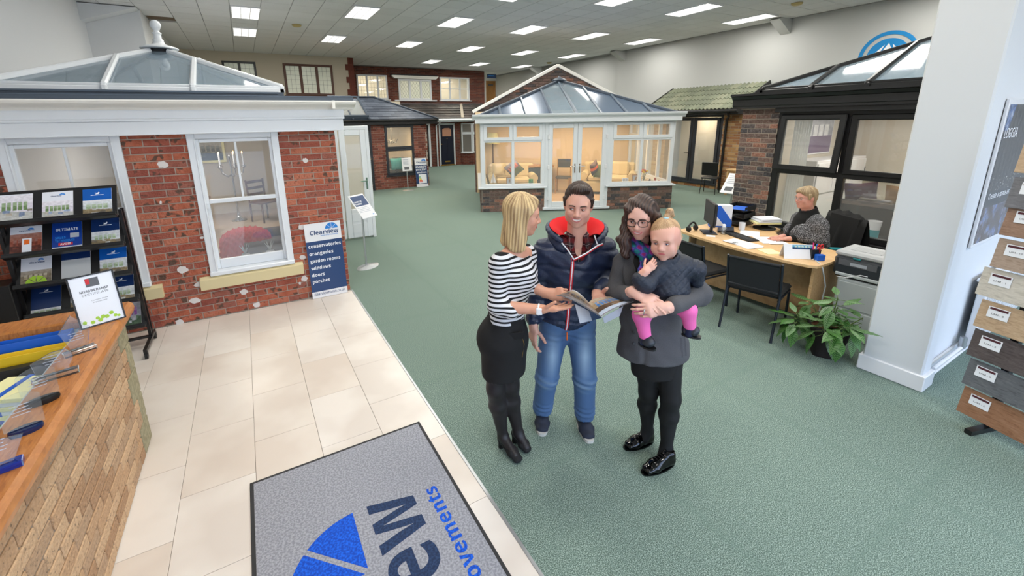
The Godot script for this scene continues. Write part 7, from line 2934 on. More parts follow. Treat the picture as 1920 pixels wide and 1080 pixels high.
func man() -> void:
	var t := person("standing man in a navy puffer jacket and blue jeans, smiling to his right", 1.707, 2.003)
	var ht := head_at(Vector3(0.03, 1.652, 0.045), -0.25, 0.14, -0.05, 1.04)
	var base := lin(0.84, 0.635, 0.555)
	var g := G.new()
	var s := Sdf.new()
	head(s, ht, {"wide": 1.0, "jaw": 1.0})
	s.bone(Vector3(0.035, 1.6, 0.01), Vector3(0.045, 1.40, -0.03), 0.058, 0.064, 0.03)
	s.bone(Vector3(-0.06, 1.37, -0.035), Vector3(0.15, 1.37, -0.035), 0.05, 0.05, 0.05)
	later(s, g, 0.0038, skin_paint(ht, base, 0.4))
	var core := Sdf.new()
	core.bone(Vector3(0.0, 0.9, -0.07), Vector3(0.045, 1.33, -0.04), 0.14, 0.15, 0.03, 0.6)
	later(core, g, 0.025, skin_paint(ht, base))
	var hs := Sdf.new()
	hs.bone(Vector3(-0.215, 0.95, -0.05), Vector3(-0.225, 0.83, -0.01), 0.036, 0.029, 0.02)
	hand(hs, Vector3(-0.228, 0.83, -0.01), Vector3(-0.06, -1.0, 0.16), Vector3(0.9, 0, -0.4), true, [0.35, 0.4, 0.45, 0.5], 0.6, 1.05)
	later(hs, g, 0.0034, skin_paint(ht, base))
	hs = Sdf.new()
	hs.bone(Vector3(0.19, 1.13, 0.11), Vector3(0.135, 1.135, 0.19), 0.036, 0.029, 0.02)
	hand(hs, Vector3(0.132, 1.137, 0.195), Vector3(-0.12, -0.06, 1.0), Vector3(-0.35, 1, 0), false, [0.16, 0.2, 0.25, 0.3], 0.9, 1.05)
	later(hs, g, 0.0034, skin_paint(ht, base))
	var body := part("body", g, M.skin, t)
	face_parts(body, s, ht, {"smile": 1.25, "open": 0.013, "look": Vector3(-0.5, 0.0, 0.85), "brow_w": 1.2, "squint": 0.42})
	var hr := Sdf.new()
	hr.xf = ht
	hr.ball(Vector3(0, 0.046, -0.018), Vector3(0.081, 0.09, 0.1), 0.02)
	hr.ball(Vector3(0, -0.02, -0.05), Vector3(0.073, 0.085, 0.062), 0.02)
	hr.ball(Vector3(0.012, 0.108, 0.05), Vector3(0.05, 0.026, 0.03), 0.02)
	for q: float in [-1.0, 1.0]:
		hr.bone(Vector3(q * 0.073, 0.05, 0.028), Vector3(q * 0.0745, -0.002, 0.016), 0.011, 0.006, 0.012, 1.4, Vector3.BACK)
		hr.ball(Vector3(q * 0.075, -0.012, -0.012), Vector3(0.02, 0.034, 0.022), 0.008, Basis.IDENTITY, 1)
	hr.ball(Vector3(0, -0.005, 0.108), Vector3(0.066, 0.103, 0.074), 0.014, Basis.IDENTITY, 1)
	for q: float in [-1.0, 1.0]: hr.ball(Vector3(q * 0.045, 0.085, 0.09), Vector3(0.024, 0.022, 0.03), 0.016, Basis.IDENTITY, 1)
	hr.ball(Vector3(0, -0.13, -0.02), Vector3(0.09, 0.06, 0.12), 0.02, Basis.IDENTITY, 1)
	g = G.new()
	later(hr, g, 0.0038, hair_paint(ht, lin(0.13, 0.09, 0.07), lin(0.27, 0.2, 0.16), 46.0), hair_move(ht, 0.0036, 46.0))
	part("hair", g, M.hair, t)
	var sh := Sdf.new()
	sh.bone(Vector3(0.01, 1.05, -0.045), Vector3(0.045, 1.36, -0.03), 0.155, 0.13, 0.03, 0.66)
	sh.bone(Vector3(-0.04, 1.38, -0.03), Vector3(0.13, 1.38, -0.03), 0.062, 0.062, 0.03)
	sh.bone(Vector3(0.045, 1.36, -0.03), Vector3(0.043, 1.445, -0.012), 0.074, 0.068, 0.02)
	sh.ball(Vector3(0.042, 1.43, 0.075), Vector3(0.032, 0.11, 0.075), 0.01, Basis.IDENTITY, 1)
	sh.ball(Vector3(0.04, 1.54, 0.03), Vector3(0.08, 0.085, 0.09), 0.008, Basis(Vector3.RIGHT, 0.35), 1)
	g = G.new()
	later(sh, g, 0.006)
	part("shirt", g, M.plaid, t)
	g = G.new()
	for q: float in [-1.0, 1.0]:
		var c := Vector3(0.043 + q * 0.05, 1.415, 0.05)
		g.prism(PackedVector2Array([Vector2(-0.026, 0.03), Vector2(0.022, 0.045), Vector2(0.02, -0.03), Vector2(-0.01, -0.06)]) if q < 0 else PackedVector2Array([Vector2(0.026, 0.03), Vector2(-0.022, 0.045), Vector2(-0.02, -0.03), Vector2(0.01, -0.06)]), -0.003, 0.003, Transform3D(Basis(Vector3.UP, q * 0.75) * Basis(Vector3.RIGHT, -0.25), c))
	part("shirt_collar", g, M.plaid, t)
	var j := Sdf.new()
	j.bone(Vector3(0.006, 0.89, -0.075), Vector3(0.045, 1.27, -0.045), 0.188, 0.198, 0.05, 0.68)
	j.bone(Vector3(-0.085, 1.335, -0.05), Vector3(0.185, 1.335, -0.05), 0.092, 0.092, 0.06)
	j.bone(Vector3(-0.155, 1.345, -0.05), Vector3(-0.2, 1.05, -0.085), 0.078, 0.07, 0.035)
	j.bone(Vector3(-0.2, 1.05, -0.085), Vector3(-0.225, 0.875, -0.03), 0.07, 0.052, 0.03)
	j.bone(Vector3(0.235, 1.345, -0.05), Vector3(0.272, 1.11, 0.0), 0.078, 0.072, 0.035)
	j.bone(Vector3(0.272, 1.11, 0.0), Vector3(0.155, 1.138, 0.16), 0.07, 0.05, 0.03)
	j.ball(Vector3(0.043, 1.41, 0.09), Vector3(0.068, 0.125, 0.1), 0.012, Basis.IDENTITY, 1)
	j.ball(Vector3(0.043, 1.52, 0.0), Vector3(0.085, 0.09, 0.1), 0.015, Basis.IDENTITY, 1)
	j.ball(Vector3(0.0, 0.3, -0.07), Vector3(0.7, 0.5, 0.7), 0.012, Basis.IDENTITY, 1)
	g = G.new()
	var quilt := func(p: Vector3, _n: Vector3) -> float:
		var y := p.y + 0.02 * sin(p.x * 4.0)
		if y < 0.87: return 0.0015 * sin(p.x * 240.0) + 0.002
		var u := fposmod((y - 0.87) / 0.125, 1.0)
		var e := minf(u, 1.0 - u) * 0.125
		return -0.011 * exp(-e * e / 0.00014) + 0.0045 * sin(p.x * 46.0 + p.y * 21.0) * sin(p.y * 57.0 + p.z * 33.0)
	later(j, g, 0.0095, null, quilt)
	part("jacket", g, M.puffer, t)
	var hd := Sdf.new()
	var rim := []
	for i in 25:
		var a := lerpf(-2.45, 2.45, i / 24.0)
		var f := absf(a) / 2.45
		rim.append(Vector3(0.044 + sin(a) * 0.18, 1.52 - 0.085 * f * f, -0.04 - cos(a) * 0.135))
	for i in 24:
		var a0: Vector3 = rim[i]
		var b0: Vector3 = rim[i + 1]
		hd.bone(a0, b0, 0.015, 0.015, 0.015)
		hd.bone(a0 * Vector3(1, 1, 1) + Vector3((0.044 - a0.x) * 0.15, -0.055, (-0.045 - a0.z) * 0.15), b0 + Vector3((0.044 - b0.x) * 0.15, -0.055, (-0.045 - b0.z) * 0.15), 0.024, 0.024, 0.02)
	g = G.new()
	later(hd, g, 0.007)
	part("hood", g, M.puffer, t)
	var rows := []
	for r in 5:
		var row := []
		for i in 25:
			var a := lerpf(-2.35, 2.35, i / 24.0)
			var f := absf(a) / 2.45
			var k := r / 4.0
			var inner := Vector3(0.044 + sin(a) * 0.078, 1.468 - 0.03 * f, -0.03 - cos(a) * 0.072)
			var outer := Vector3(0.044 + sin(a) * 0.172, 1.54 - 0.08 * f * f, -0.04 - cos(a) * 0.128)
			row.append(inner.lerp(outer, k) + Vector3(0, 0.012 * sin(PI * k), 0))
		rows.append(row)
	g = G.new()
	sheet(g, rows, 0.003)
	part("hood_lining", g, M.hood_red, t)
	for q in 3:
		var pts := []
		for i in 22:
			var u := i / 21.0
			var x: float = lerpf(0.0, -0.016, u) + [-0.007, 0.0, 0.007][q]
			pts.append(j.hit(Vector3(x, lerpf(1.325, 0.81, u), 0.3), Vector3(0, 0, -1), -0.002 if q == 1 else 0.001))
		g = G.new()
		g.tube(pts, 0.0062 if q == 1 else 0.004, 6)
		part("zip" if q == 1 else "zip_edge", g, M.paper if q == 1 else M.red_print, t)
	for q in [[Vector3(0.0, 1.33, 0.115), Vector3(-0.035, 1.385, 0.10), Vector3(-0.075, 1.43, 0.06)], [Vector3(0.0, 1.33, 0.115), Vector3(0.07, 1.365, 0.115), Vector3(0.15, 1.405, 0.08), Vector3(0.185, 1.41, 0.06)], [Vector3(0.15, 1.41, 0.075), Vector3(0.135, 1.46, 0.05)]]:
		g = G.new()
		g.tube(q, 0.004, 6)
		part("zip_edge", g, M.paper, t)
		g = G.new()
		g.tube(q.map(func(e): return e + Vector3(0.004, -0.006, 0.001)), 0.003, 6)
		part("zip_edge", g, M.red_print, t)
	g = G.new()
	g.tube([Vector3(-0.017, 0.815, 0.062), Vector3(-0.017, 0.76, 0.065)], 0.0045, 6)
	part("zip_pull", g, M.orange_print, t)
	var jn := Sdf.new()
	jn.bone(Vector3(-0.06, 0.83, -0.08), Vector3(0.085, 0.83, -0.08), 0.105, 0.105, 0.06, 1.0)
	jn.bone(Vector3(-0.075, 0.8, -0.08), Vector3(-0.125, 0.42, -0.05), 0.1, 0.076, 0.045)
	jn.bone(Vector3(-0.125, 0.42, -0.05), Vector3(-0.14, 0.1, -0.14), 0.076, 0.07, 0.03)
	jn.bone(Vector3(0.1, 0.8, -0.08), Vector3(0.13, 0.43, -0.02), 0.1, 0.076, 0.045)
	jn.bone(Vector3(0.13, 0.43, -0.02), Vector3(0.155, 0.1, -0.075), 0.076, 0.07, 0.03)
	for x in [[-0.14, -0.14], [0.155, -0.075]]: jn.ball(Vector3(x[0], -0.02, x[1]), Vector3(0.12, 0.07, 0.14), 0.008, Basis.IDENTITY, 1)
	var fade := func(p: Vector3, n: Vector3) -> Color:
		var c := lin(0.28, 0.40, 0.55)
		var lx := minf(absf(p.x + 0.1), absf(p.x - 0.115))
		var k := clampf(n.z, 0, 1) * clampf(1.0 - lx / 0.06, 0, 1) * clampf(1.0 - absf(p.y - 0.62) / 0.2, 0, 1)
		k = maxf(k, clampf(n.z, 0, 1) * 0.6 * clampf(1.0 - absf(p.y - 0.4) / 0.07, 0, 1) * (0.5 + 0.5 * sin(p.y * 120.0 + p.x * 40.0)))
		c = c.lerp(lin(0.62, 0.72, 0.8), k * 0.8)
		if p.y < 0.085: c = c.lerp(lin(0.4, 0.52, 0.66), 0.4)
		return c
	var crease := func(p: Vector3, _n: Vector3) -> float:
		var k := clampf(1.0 - absf(p.y - 0.42) / 0.08, 0, 1) + clampf(1.0 - absf(p.y - 0.14) / 0.09, 0, 1) * 1.3 + clampf(1.0 - absf(p.y - 0.74) / 0.06, 0, 1)
		return 0.0045 * k * sin(p.y * 140.0 + p.x * 22.0 + p.z * 15.0)
	g = G.new()
	later(jn, g, 0.0095, fade, crease)
	part("jeans", g, M.denim, t)
	shoe(t, Vector3(-0.125, 0.0, -0.24), Vector3(-0.165, 0.0, 0.035), 0.05, M.trainer, M.trainer_sole, 0.0, 0)
	shoe(t, Vector3(0.15, 0.0, -0.175), Vector3(0.155, 0.0, 0.11), 0.05, M.trainer, M.trainer_sole, 0.0, 0)

func striped_woman() -> void:
	var t := person("blonde bobbed woman in a black and white striped top and black skirt", 1.28, 2.057)
	var ht := head_at(Vector3(0.08, 1.622, 0.0), 1.55, 0.12, 0.0, 0.98)
	var base := lin(0.81, 0.595, 0.49)
	var g := G.new()
	var s := Sdf.new()
	head(s, ht, {"wide": 0.96, "jaw": 0.92})
	s.bone(Vector3(0.065, 1.57, -0.01), Vector3(0.035, 1.39, 0.0), 0.048, 0.056, 0.03)
	s.bone(Vector3(-0.03, 1.375, 0.06), Vector3(0.1, 1.365, -0.06), 0.05, 0.05, 0.05)
	later(s, g, 0.0038, skin_paint(ht, base, 0.35))
	var core := Sdf.new()
	core.bone(Vector3(-0.02, 0.9, 0.0), Vector3(0.03, 1.3, 0.0), 0.1, 0.12, 0.03, 0.7)
	later(core, g, 0.025, skin_paint(ht, base))
	var hs := Sdf.new()
	hs.bone(Vector3(-0.06, 1.115, 0.15), Vector3(0.165, 1.122, 0.205), 0.042, 0.027, 0.02)
	hand(hs, Vector3(0.168, 1.122, 0.207), Vector3(1.0, 0.12, 0.12), Vector3(-0.15, 1.0, -0.15), true, [0.1, 0.12, 0.15, 0.2], 0.75, 0.96)
	later(hs, g, 0.0034, skin_paint(ht, base))
	hs = Sdf.new()
	hs.bone(Vector3(0.12, 1.175, -0.02), Vector3(0.232, 1.15, 0.045), 0.04, 0.027, 0.02)
	hand(hs, Vector3(0.236, 1.15, 0.05), Vector3(0.85, 0.15, 0.45), Vector3(0.2, -0.5, -0.8), false, [0.8, 0.85, 0.9, 0.95], 0.6, 0.96)
	later(hs, g, 0.0034, skin_paint(ht, base))
	var body := part("body", g, M.skin, t)
	face_parts(body, s, ht, {"smile": 0.9, "open": 0.008, "brow_mat": "hair_fair", "iris": "iris_blue", "lip": "lip_pink", "wide": 0.96, "squint": 0.45})
	g = G.new()
	var band := []
	for i in 17: band.append(Vector3(0.158, 1.1215, 0.2045) + Basis(Vector3.UP, -0.24) * Vector3(0, cos(TAU * i / 16) * 0.0285, sin(TAU * i / 16) * 0.0285))
	g.tube(band, 0.0065, 6, false)
	g.box(Vector3(0.157, 1.122, 0.235), Vector3(0.034, 0.04, 0.01), Basis(Vector3.UP, -0.24), 0.004)
	part("watch", g, M.white_gloss, t)
	var hr := Sdf.new()
	hr.xf = ht
	hr.ball(Vector3(0, 0.045, -0.018), Vector3(0.083, 0.093, 0.106), 0.03)
	for q: float in [-1.0, 1.0]:
		hr.bone(Vector3(q * 0.05, 0.05, -0.01), Vector3(q * 0.064, -0.19, -0.012), 0.037, 0.026, 0.03, 1.9, Vector3.RIGHT)
		hr.bone(Vector3(q * 0.025, 0.095, 0.05), Vector3(q * 0.07, 0.02, 0.05), 0.026, 0.016, 0.02, 1.3)
	hr.bone(Vector3(0, 0.04, -0.06), Vector3(0, -0.165, -0.075), 0.07, 0.056, 0.03, 0.62)
	hr.ball(Vector3(0, -0.045, 0.112), Vector3(0.17, 0.118, 0.09), 0.012, Basis.IDENTITY, 1)
	hr.bone(Vector3(0, -0.02, 0.0), Vector3(0, -0.3, 0.02), 0.05, 0.055, 0.015, 1.0, Vector3.RIGHT, 1)
	g = G.new()
	later(hr, g, 0.0042, hair_paint(ht, lin(0.50, 0.38, 0.25), lin(0.86, 0.75, 0.55), 30.0), hair_move(ht, 0.0026, 30.0))
	part("hair", g, M.hair, t)
	var tp := Sdf.new()
	var sd := Vector3(0.45, 0, -0.9)
	tp.bone(Vector3(-0.015, 0.985, 0.0), Vector3(0.005, 1.1, 0.0), 0.135, 0.125, 0.04, 0.8, sd)
	tp.bone(Vector3(0.005, 1.1, 0.0), Vector3(0.035, 1.28, 0.0), 0.125, 0.15, 0.05, 0.78, sd)
	tp.ball(Vector3(0.1, 1.235, 0.035), Vector3(0.055, 0.06, 0.055), 0.05)
	tp.ball(Vector3(0.125, 1.235, -0.045), Vector3(0.055, 0.06, 0.055), 0.05)
	tp.bone(Vector3(-0.045, 1.365, 0.09), Vector3(0.11, 1.355, -0.095), 0.062, 0.062, 0.04, 0.95)
	tp.bone(Vector3(-0.062, 1.365, 0.105), Vector3(-0.075, 1.13, 0.15), 0.056, 0.05, 0.03)
	tp.bone(Vector3(-0.075, 1.13, 0.15), Vector3(0.005, 1.1, 0.17), 0.052, 0.05, 0.03)
	tp.bone(Vector3(0.125, 1.35, -0.11), Vector3(0.115, 1.18, -0.05), 0.055, 0.05, 0.03)
	tp.bone(Vector3(0.115, 1.18, -0.05), Vector3(0.15, 1.165, -0.01), 0.048, 0.047, 0.02)
	tp.bone(Vector3(0.045, 1.435, 0.0), Vector3(0.06, 1.6, 0.0), 0.082, 0.075, 0.012, 0.75, sd, 1)
	tp.ball(Vector3(0.1, 1.42, 0.03), Vector3(0.06, 0.045, 0.06), 0.012, Basis.IDENTITY, 1)
	tp.ball(Vector3(-0.02, 0.4, 0), Vector3(0.6, 0.545, 0.6), 0.01, Basis.IDENTITY, 1)
	g = G.new()
	var suv := func(p: Vector3, _n: Vector3) -> Vector2:
		var v := p.y + 0.04 * p.x
		return Vector2(0, -v / 0.0262)
	var wr := func(p: Vector3, _n: Vector3) -> float:
		return 0.0022 * sin(p.y * 70.0 + p.x * 50.0) * sin(p.x * 31.0 + p.z * 40.0)
	later(tp, g, 0.008, null, wr, suv)
	part("striped_top", g, M.stripes, t)
	var sk := Sdf.new()
	sk.bone(Vector3(-0.015, 0.99, 0.0), Vector3(-0.03, 0.84, 0.0), 0.13, 0.158, 0.05, 0.85, sd)
	sk.bone(Vector3(-0.03, 0.84, 0.0), Vector3(-0.035, 0.62, 0.0), 0.158, 0.15, 0.05, 0.92, sd)
	sk.ball(Vector3(-0.1, 0.86, 0.03), Vector3(0.09, 0.1, 0.1), 0.06)
	sk.ball(Vector3(-0.03, 0.1, 0), Vector3(0.7, 0.505, 0.7), 0.008, Basis(Vector3.BACK, 0.16), 1)
	g = G.new()
	later(sk, g, 0.011)
	part("skirt", g, M.black_skirt, t)
	g = G.new()
	g.tube([sk.hit(Vector3(0.4, 0.93, 0.1), Vector3(-1, 0, 0), 0.001), sk.hit(Vector3(0.4, 0.85, 0.1), Vector3(-1, 0, 0), 0.001), sk.hit(Vector3(0.4, 0.76, 0.1), Vector3(-1, 0, 0), 0.001)], 0.002, 5)
	part("skirt_zip", g, M.brass, t)
	var f := sk.hit(Vector3(0.02, 0.92, 0.5), Vector3(0, 0, -1))
	g = G.new()
	g.box(f, Vector3(0.13, 0.045, 0.008), Basis(Vector3.BACK, 0.1), 0.003)
	part("pocket_flap", g, M.black_skirt, t)
	var lg := Sdf.new()
	for q in [[Vector3(-0.085, 0.8, 0.02), Vector3(-0.09, 0.49, 0.02), Vector3(-0.075, 0.35, -0.01), Vector3(-0.042, 0.1, -0.02), Vector3(0.03, 0.035, 0.08)], [Vector3(0.02, 0.8, -0.03), Vector3(0.012, 0.47, -0.04), Vector3(0.02, 0.34, -0.06), Vector3(0.062, 0.1, -0.05), Vector3(0.11, 0.035, 0.01)]]:
		lg.bone(q[0], q[1], 0.078, 0.054, 0.03)
		lg.bone(q[1], q[2], 0.052, 0.055, 0.03)
		lg.bone(q[2], q[3], 0.055, 0.032, 0.03)
		lg.bone(q[3], q[4], 0.033, 0.028, 0.03)
	g = G.new()
	later(lg, g, 0.008)
	part("tights", g, M.tights, t)
	shoe(t, Vector3(-0.07, 0.0, -0.055), Vector3(0.072, 0.0, 0.13), 0.036, M.suede, M.suede, 0.055, 1)
	shoe(t, Vector3(0.025, 0.0, -0.1), Vector3(0.14, 0.0, 0.045), 0.036, M.suede, M.suede, 0.055, 1)

func coat_woman() -> void:
	var t := person("woman with long dark hair and glasses in a grey coat, carrying a toddler", 2.012, 1.605)
	var ht := head_at(Vector3(-0.112, 1.612, 0.03), -0.55, 0.17, 0.06, 0.97)
	var base := lin(0.86, 0.67, 0.6)
	var g := G.new()
	var s := Sdf.new()
	head(s, ht, {"wide": 0.96, "jaw": 0.95})
	s.bone(Vector3(-0.085, 1.56, -0.01), Vector3(-0.06, 1.38, -0.03), 0.05, 0.058, 0.03)
	s.bone(Vector3(-0.14, 1.36, -0.03), Vector3(0.04, 1.36, -0.03), 0.05, 0.05, 0.05)
	later(s, g, 0.0038, skin_paint(ht, base, 0.3))
	var core := Sdf.new()
	core.bone(Vector3(0.0, 0.85, -0.04), Vector3(-0.05, 1.3, -0.03), 0.12, 0.13, 0.03, 0.6)
	later(core, g, 0.025, skin_paint(ht, base))
	var hs := Sdf.new()
	hs.bone(Vector3(-0.215, 1.21, 0.15), Vector3(-0.195, 1.246, 0.245), 0.034, 0.027, 0.02)
	hand(hs, Vector3(-0.192, 1.248, 0.252), Vector3(0.68, -0.26, 0.62), Vector3(0.1, -0.85, -0.5), true, [0.14, 0.16, 0.18, 0.2], 0.4, 0.98)
	later(hs, g, 0.0034, skin_paint(ht, base))
	hs = Sdf.new()
	hs.bone(Vector3(0.02, 1.189, 0.278), Vector3(-0.06, 1.193, 0.325), 0.033, 0.028, 0.02)
	hand(hs, Vector3(-0.068, 1.192, 0.328), Vector3(-1.0, -0.08, 0.1), Vector3(0.05, -0.35, -0.95), false, [0.55, 0.6, 0.65, 0.7], 0.6, 0.98)
	later(hs, g, 0.0034, skin_paint(ht, base))
	var body := part("body", g, M.skin, t)
	face_parts(body, s, ht, {"smile": 0.8, "open": 0.006, "look": Vector3(-0.25, -0.2, 0.9), "lip": "lip_pink", "wide": 0.96, "squint": 0.5})
	glasses(body, ht, M.black_plastic, 0.0022, 0.0255, 0.021)
	g = G.new()
	g.tube([Vector3(-0.178, 1.2, 0.35), Vector3(-0.182, 1.185, 0.358), Vector3(-0.182, 1.17, 0.352)], 0.003, 6)
	part("ring", g, M.chrome, t)
	var hr := Sdf.new()
	hr.xf = ht
	hr.ball(Vector3(0, 0.042, -0.018), Vector3(0.082, 0.09, 0.104), 0.03)
	hr.bone(Vector3(0, 0.03, -0.06), Vector3(0, -0.2, -0.075), 0.075, 0.075, 0.03, 0.6)
	for q: float in [-1.0, 1.0]:
		hr.bone(Vector3(q * 0.05, 0.075, 0.03), Vector3(q * 0.086, -0.05, -0.005), 0.028, 0.022, 0.03, 1.5)
	hr.ball(Vector3(0, -0.025, 0.112), Vector3(0.066, 0.118, 0.078), 0.012, Basis.IDENTITY, 1)
	hr.xf = Transform3D.IDENTITY
	hr.bone(Vector3(-0.17, 1.575, -0.02), Vector3(-0.2, 1.48, 0.03), 0.026, 0.034, 0.03, 1.2)
	hr.bone(Vector3(-0.2, 1.48, 0.03), Vector3(-0.195, 1.40, 0.065), 0.036, 0.022, 0.03, 1.2)
	hr.bone(Vector3(-0.03, 1.62, 0.015), Vector3(-0.005, 1.48, 0.035), 0.036, 0.046, 0.03, 1.0)
	hr.bone(Vector3(-0.005, 1.48, 0.035), Vector3(-0.035, 1.38, 0.07), 0.046, 0.024, 0.03, 1.0)
	g = G.new()
	var wave := func(p: Vector3, _n: Vector3) -> float:
		return 0.004 * sin(p.y * 95.0 + p.x * 60.0) + 0.0026 * sin(p.x * 330.0 + p.z * 260.0 + sin(p.y * 60.0) * 1.5)
	var tone := func(p: Vector3, _n: Vector3) -> Color:
		var v := sin(p.x * 300.0 + p.z * 250.0 + sin(p.y * 60.0) * 1.5) * 0.5 + 0.5
		return lin(0.15, 0.10, 0.085).lerp(lin(0.34, 0.25, 0.21), v * 0.8)
	later(hr, g, 0.0042, tone, wave)
	part("hair", g, M.hair, t)
	var sc := Sdf.new()
	sc.bone(Vector3(-0.135, 1.43, 0.04), Vector3(-0.06, 1.40, 0.085), 0.03, 0.036, 0.02)
	sc.bone(Vector3(-0.06, 1.40, 0.085), Vector3(-0.01, 1.44, 0.04), 0.034, 0.03, 0.02)
	sc.bone(Vector3(-0.13, 1.46, 0.0), Vector3(-0.09, 1.43, 0.075), 0.03, 0.034, 0.02)
	sc.bone(Vector3(-0.09, 1.41, 0.085), Vector3(-0.115, 1.27, 0.12), 0.028, 0.03, 0.02, 0.6)
	sc.bone(Vector3(-0.115, 1.27, 0.12), Vector3(-0.105, 1.17, 0.115), 0.03, 0.022, 0.02, 0.6)
	var dye := func(p: Vector3, _n: Vector3) -> Color:
		var v := sin(p.x * 130.0 + p.y * 60.0) + 0.6 * sin(p.y * 160.0 - p.x * 60.0 + 1.0)
		if v > 0.75: return lin(0.60, 0.16, 0.45)
		if v > 0.1: return lin(0.36, 0.34, 0.72)
		if v > -0.55: return lin(0.22, 0.22, 0.5)
		return lin(0.05, 0.42, 0.45)
	var fold := func(p: Vector3, _n: Vector3) -> float: return 0.004 * sin(p.x * 120.0 + p.y * 75.0)
	g = G.new()
	later(sc, g, 0.005, dye, fold)
	part("scarf", g, M.cloth_vc, t)
	var dr := Sdf.new()
	dr.bone(Vector3(-0.03, 0.9, 0.0), Vector3(-0.07, 1.33, 0.0), 0.13, 0.125, 0.04, 0.72)
	dr.bone(Vector3(0.05, 0.86, 0.01), Vector3(0.055, 0.64, 0.02), 0.17, 0.155, 0.04, 0.72)
	dr.ball(Vector3(0.05, 0.1, 0), Vector3(0.7, 0.52, 0.7), 0.01, Basis(Vector3.BACK, 0.1), 1)
	g = G.new()
	later(dr, g, 0.011)
	part("dress", g, M.black_skirt, t)
	var ct := Sdf.new()
	ct.bone(Vector3(0.0, 1.02, -0.01), Vector3(-0.045, 1.27, -0.015), 0.172, 0.165, 0.05, 0.72)
	ct.bone(Vector3(0.03, 0.78, 0.0), Vector3(0.0, 1.02, -0.01), 0.205, 0.172, 0.05, 0.74)
	ct.bone(Vector3(0.035, 0.68, 0.0), Vector3(0.03, 0.78, 0.0), 0.212, 0.205, 0.05, 0.76)
	ct.bone(Vector3(-0.15, 1.325, -0.02), Vector3(0.08, 1.34, -0.03), 0.075, 0.075, 0.05)
	ct.bone(Vector3(-0.18, 1.32, -0.01), Vector3(-0.228, 1.14, 0.02), 0.062, 0.058, 0.03)
	ct.bone(Vector3(-0.228, 1.14, 0.02), Vector3(-0.208, 1.215, 0.18), 0.056, 0.043, 0.03)
	ct.bone(Vector3(0.11, 1.34, -0.03), Vector3(0.232, 1.17, 0.1), 0.066, 0.064, 0.03)
	ct.bone(Vector3(0.232, 1.17, 0.1), Vector3(-0.005, 1.192, 0.298), 0.06, 0.046, 0.03)
	ct.ball(Vector3(-0.1, 1.3, 0.14), Vector3(0.06, 0.2, 0.1), 0.02, Basis(Vector3.BACK, 0.12), 1)
	ct.ball(Vector3(-0.07, 1.47, 0.0), Vector3(0.085, 0.1, 0.1), 0.02, Basis.IDENTITY, 1)
	ct.bone(Vector3(-0.1, 1.1, 0.14), Vector3(-0.07, 0.6, 0.19), 0.016, 0.03, 0.01, 1.6, Vector3.RIGHT, 1)
	ct.ball(Vector3(0.03, 0.2, 0), Vector3(0.8, 0.545, 0.8), 0.01, Basis(Vector3.BACK, -0.06), 1)
	var cf := func(p: Vector3, _n: Vector3) -> float: return 0.003 * sin(p.y * 60.0 + p.x * 30.0) * sin(p.x * 24.0 + p.z * 37.0)
	g = G.new()
	later(ct, g, 0.0095, null, cf)
	part("coat", g, M.wool_grey, t)
	g = G.new()
	for q: float in [-1.0, 1.0]:
		var f := ct.hit(Vector3(0.155 + q * 0.014, 0.9, 0.5), Vector3(0, 0, -1), 0.001)
		var f2 := ct.hit(Vector3(0.16 + q * 0.014, 0.79, 0.5), Vector3(0, 0, -1), 0.001)
		g.bar(f, f2, 0.02, 0.008, Vector3.BACK, 0.002)
	part("pocket_welt", g, M.wool_grey, t)
	for y in [0.93, 0.86]:
		g = G.new()
		var bp := ct.hit(Vector3(-0.125, y, 0.5), Vector3(0, 0, -1), 0.0)
		g.ball(bp, Vector3(0.011, 0.011, 0.005), 12)
		part("button", g, M.dark_grey, t)
	for q in [[Vector3(-0.15, 1.42, 0.03), Vector3(-0.175, 1.3, 0.09), Vector3(-0.15, 1.12, 0.125)], [Vector3(-0.02, 1.42, 0.04), Vector3(-0.035, 1.3, 0.125), Vector3(-0.06, 1.15, 0.14)]]:
		g = G.new()
		var rows := []
		for i in 7:
			var u := i / 6.0
			var p: Vector3 = (q[0] as Vector3).lerp(q[1], minf(u * 2.0, 1.0)).lerp(q[2], clampf(u * 2.0 - 1.0, 0, 1))
			var w := 0.03 * sin(PI * (0.15 + 0.75 * u)) + 0.006
			rows.append([p + Vector3(-w, 0, -0.008), p + Vector3(0, 0, 0.008), p + Vector3(w, 0, -0.006)])
		rows.reverse()
		sheet(g, rows, 0.005)
		part("lapel", g, M.wool_grey, t)
	var lg := Sdf.new()
	for q in [[Vector3(0.0, 0.75, -0.01), Vector3(0.035, 0.45, -0.02), Vector3(0.05, 0.33, -0.06), Vector3(0.08, 0.1, -0.09)], [Vector3(0.115, 0.75, 0.03), Vector3(0.135, 0.47, 0.08), Vector3(0.142, 0.34, 0.06), Vector3(0.148, 0.09, 0.06)]]:
		lg.bone(q[0], q[1], 0.085, 0.057, 0.03)
		lg.bone(q[1], q[2], 0.055, 0.057, 0.03)
		lg.bone(q[2], q[3], 0.057, 0.034, 0.03)
		lg.bone(q[3], q[3] + Vector3(-0.03, -0.05, 0.02), 0.036, 0.034, 0.03)
	g = G.new()
	later(lg, g, 0.009)
	part("tights", g, M.tights_black, t)
	shoe(t, Vector3(0.13, 0.0, -0.11), Vector3(-0.09, 0.0, -0.035), 0.042, M.patent, M.patent, 0.012, 2)
	shoe(t, Vector3(0.19, 0.0, 0.085), Vector3(-0.045, 0.0, 0.175), 0.042, M.patent, M.patent, 0.012, 2)

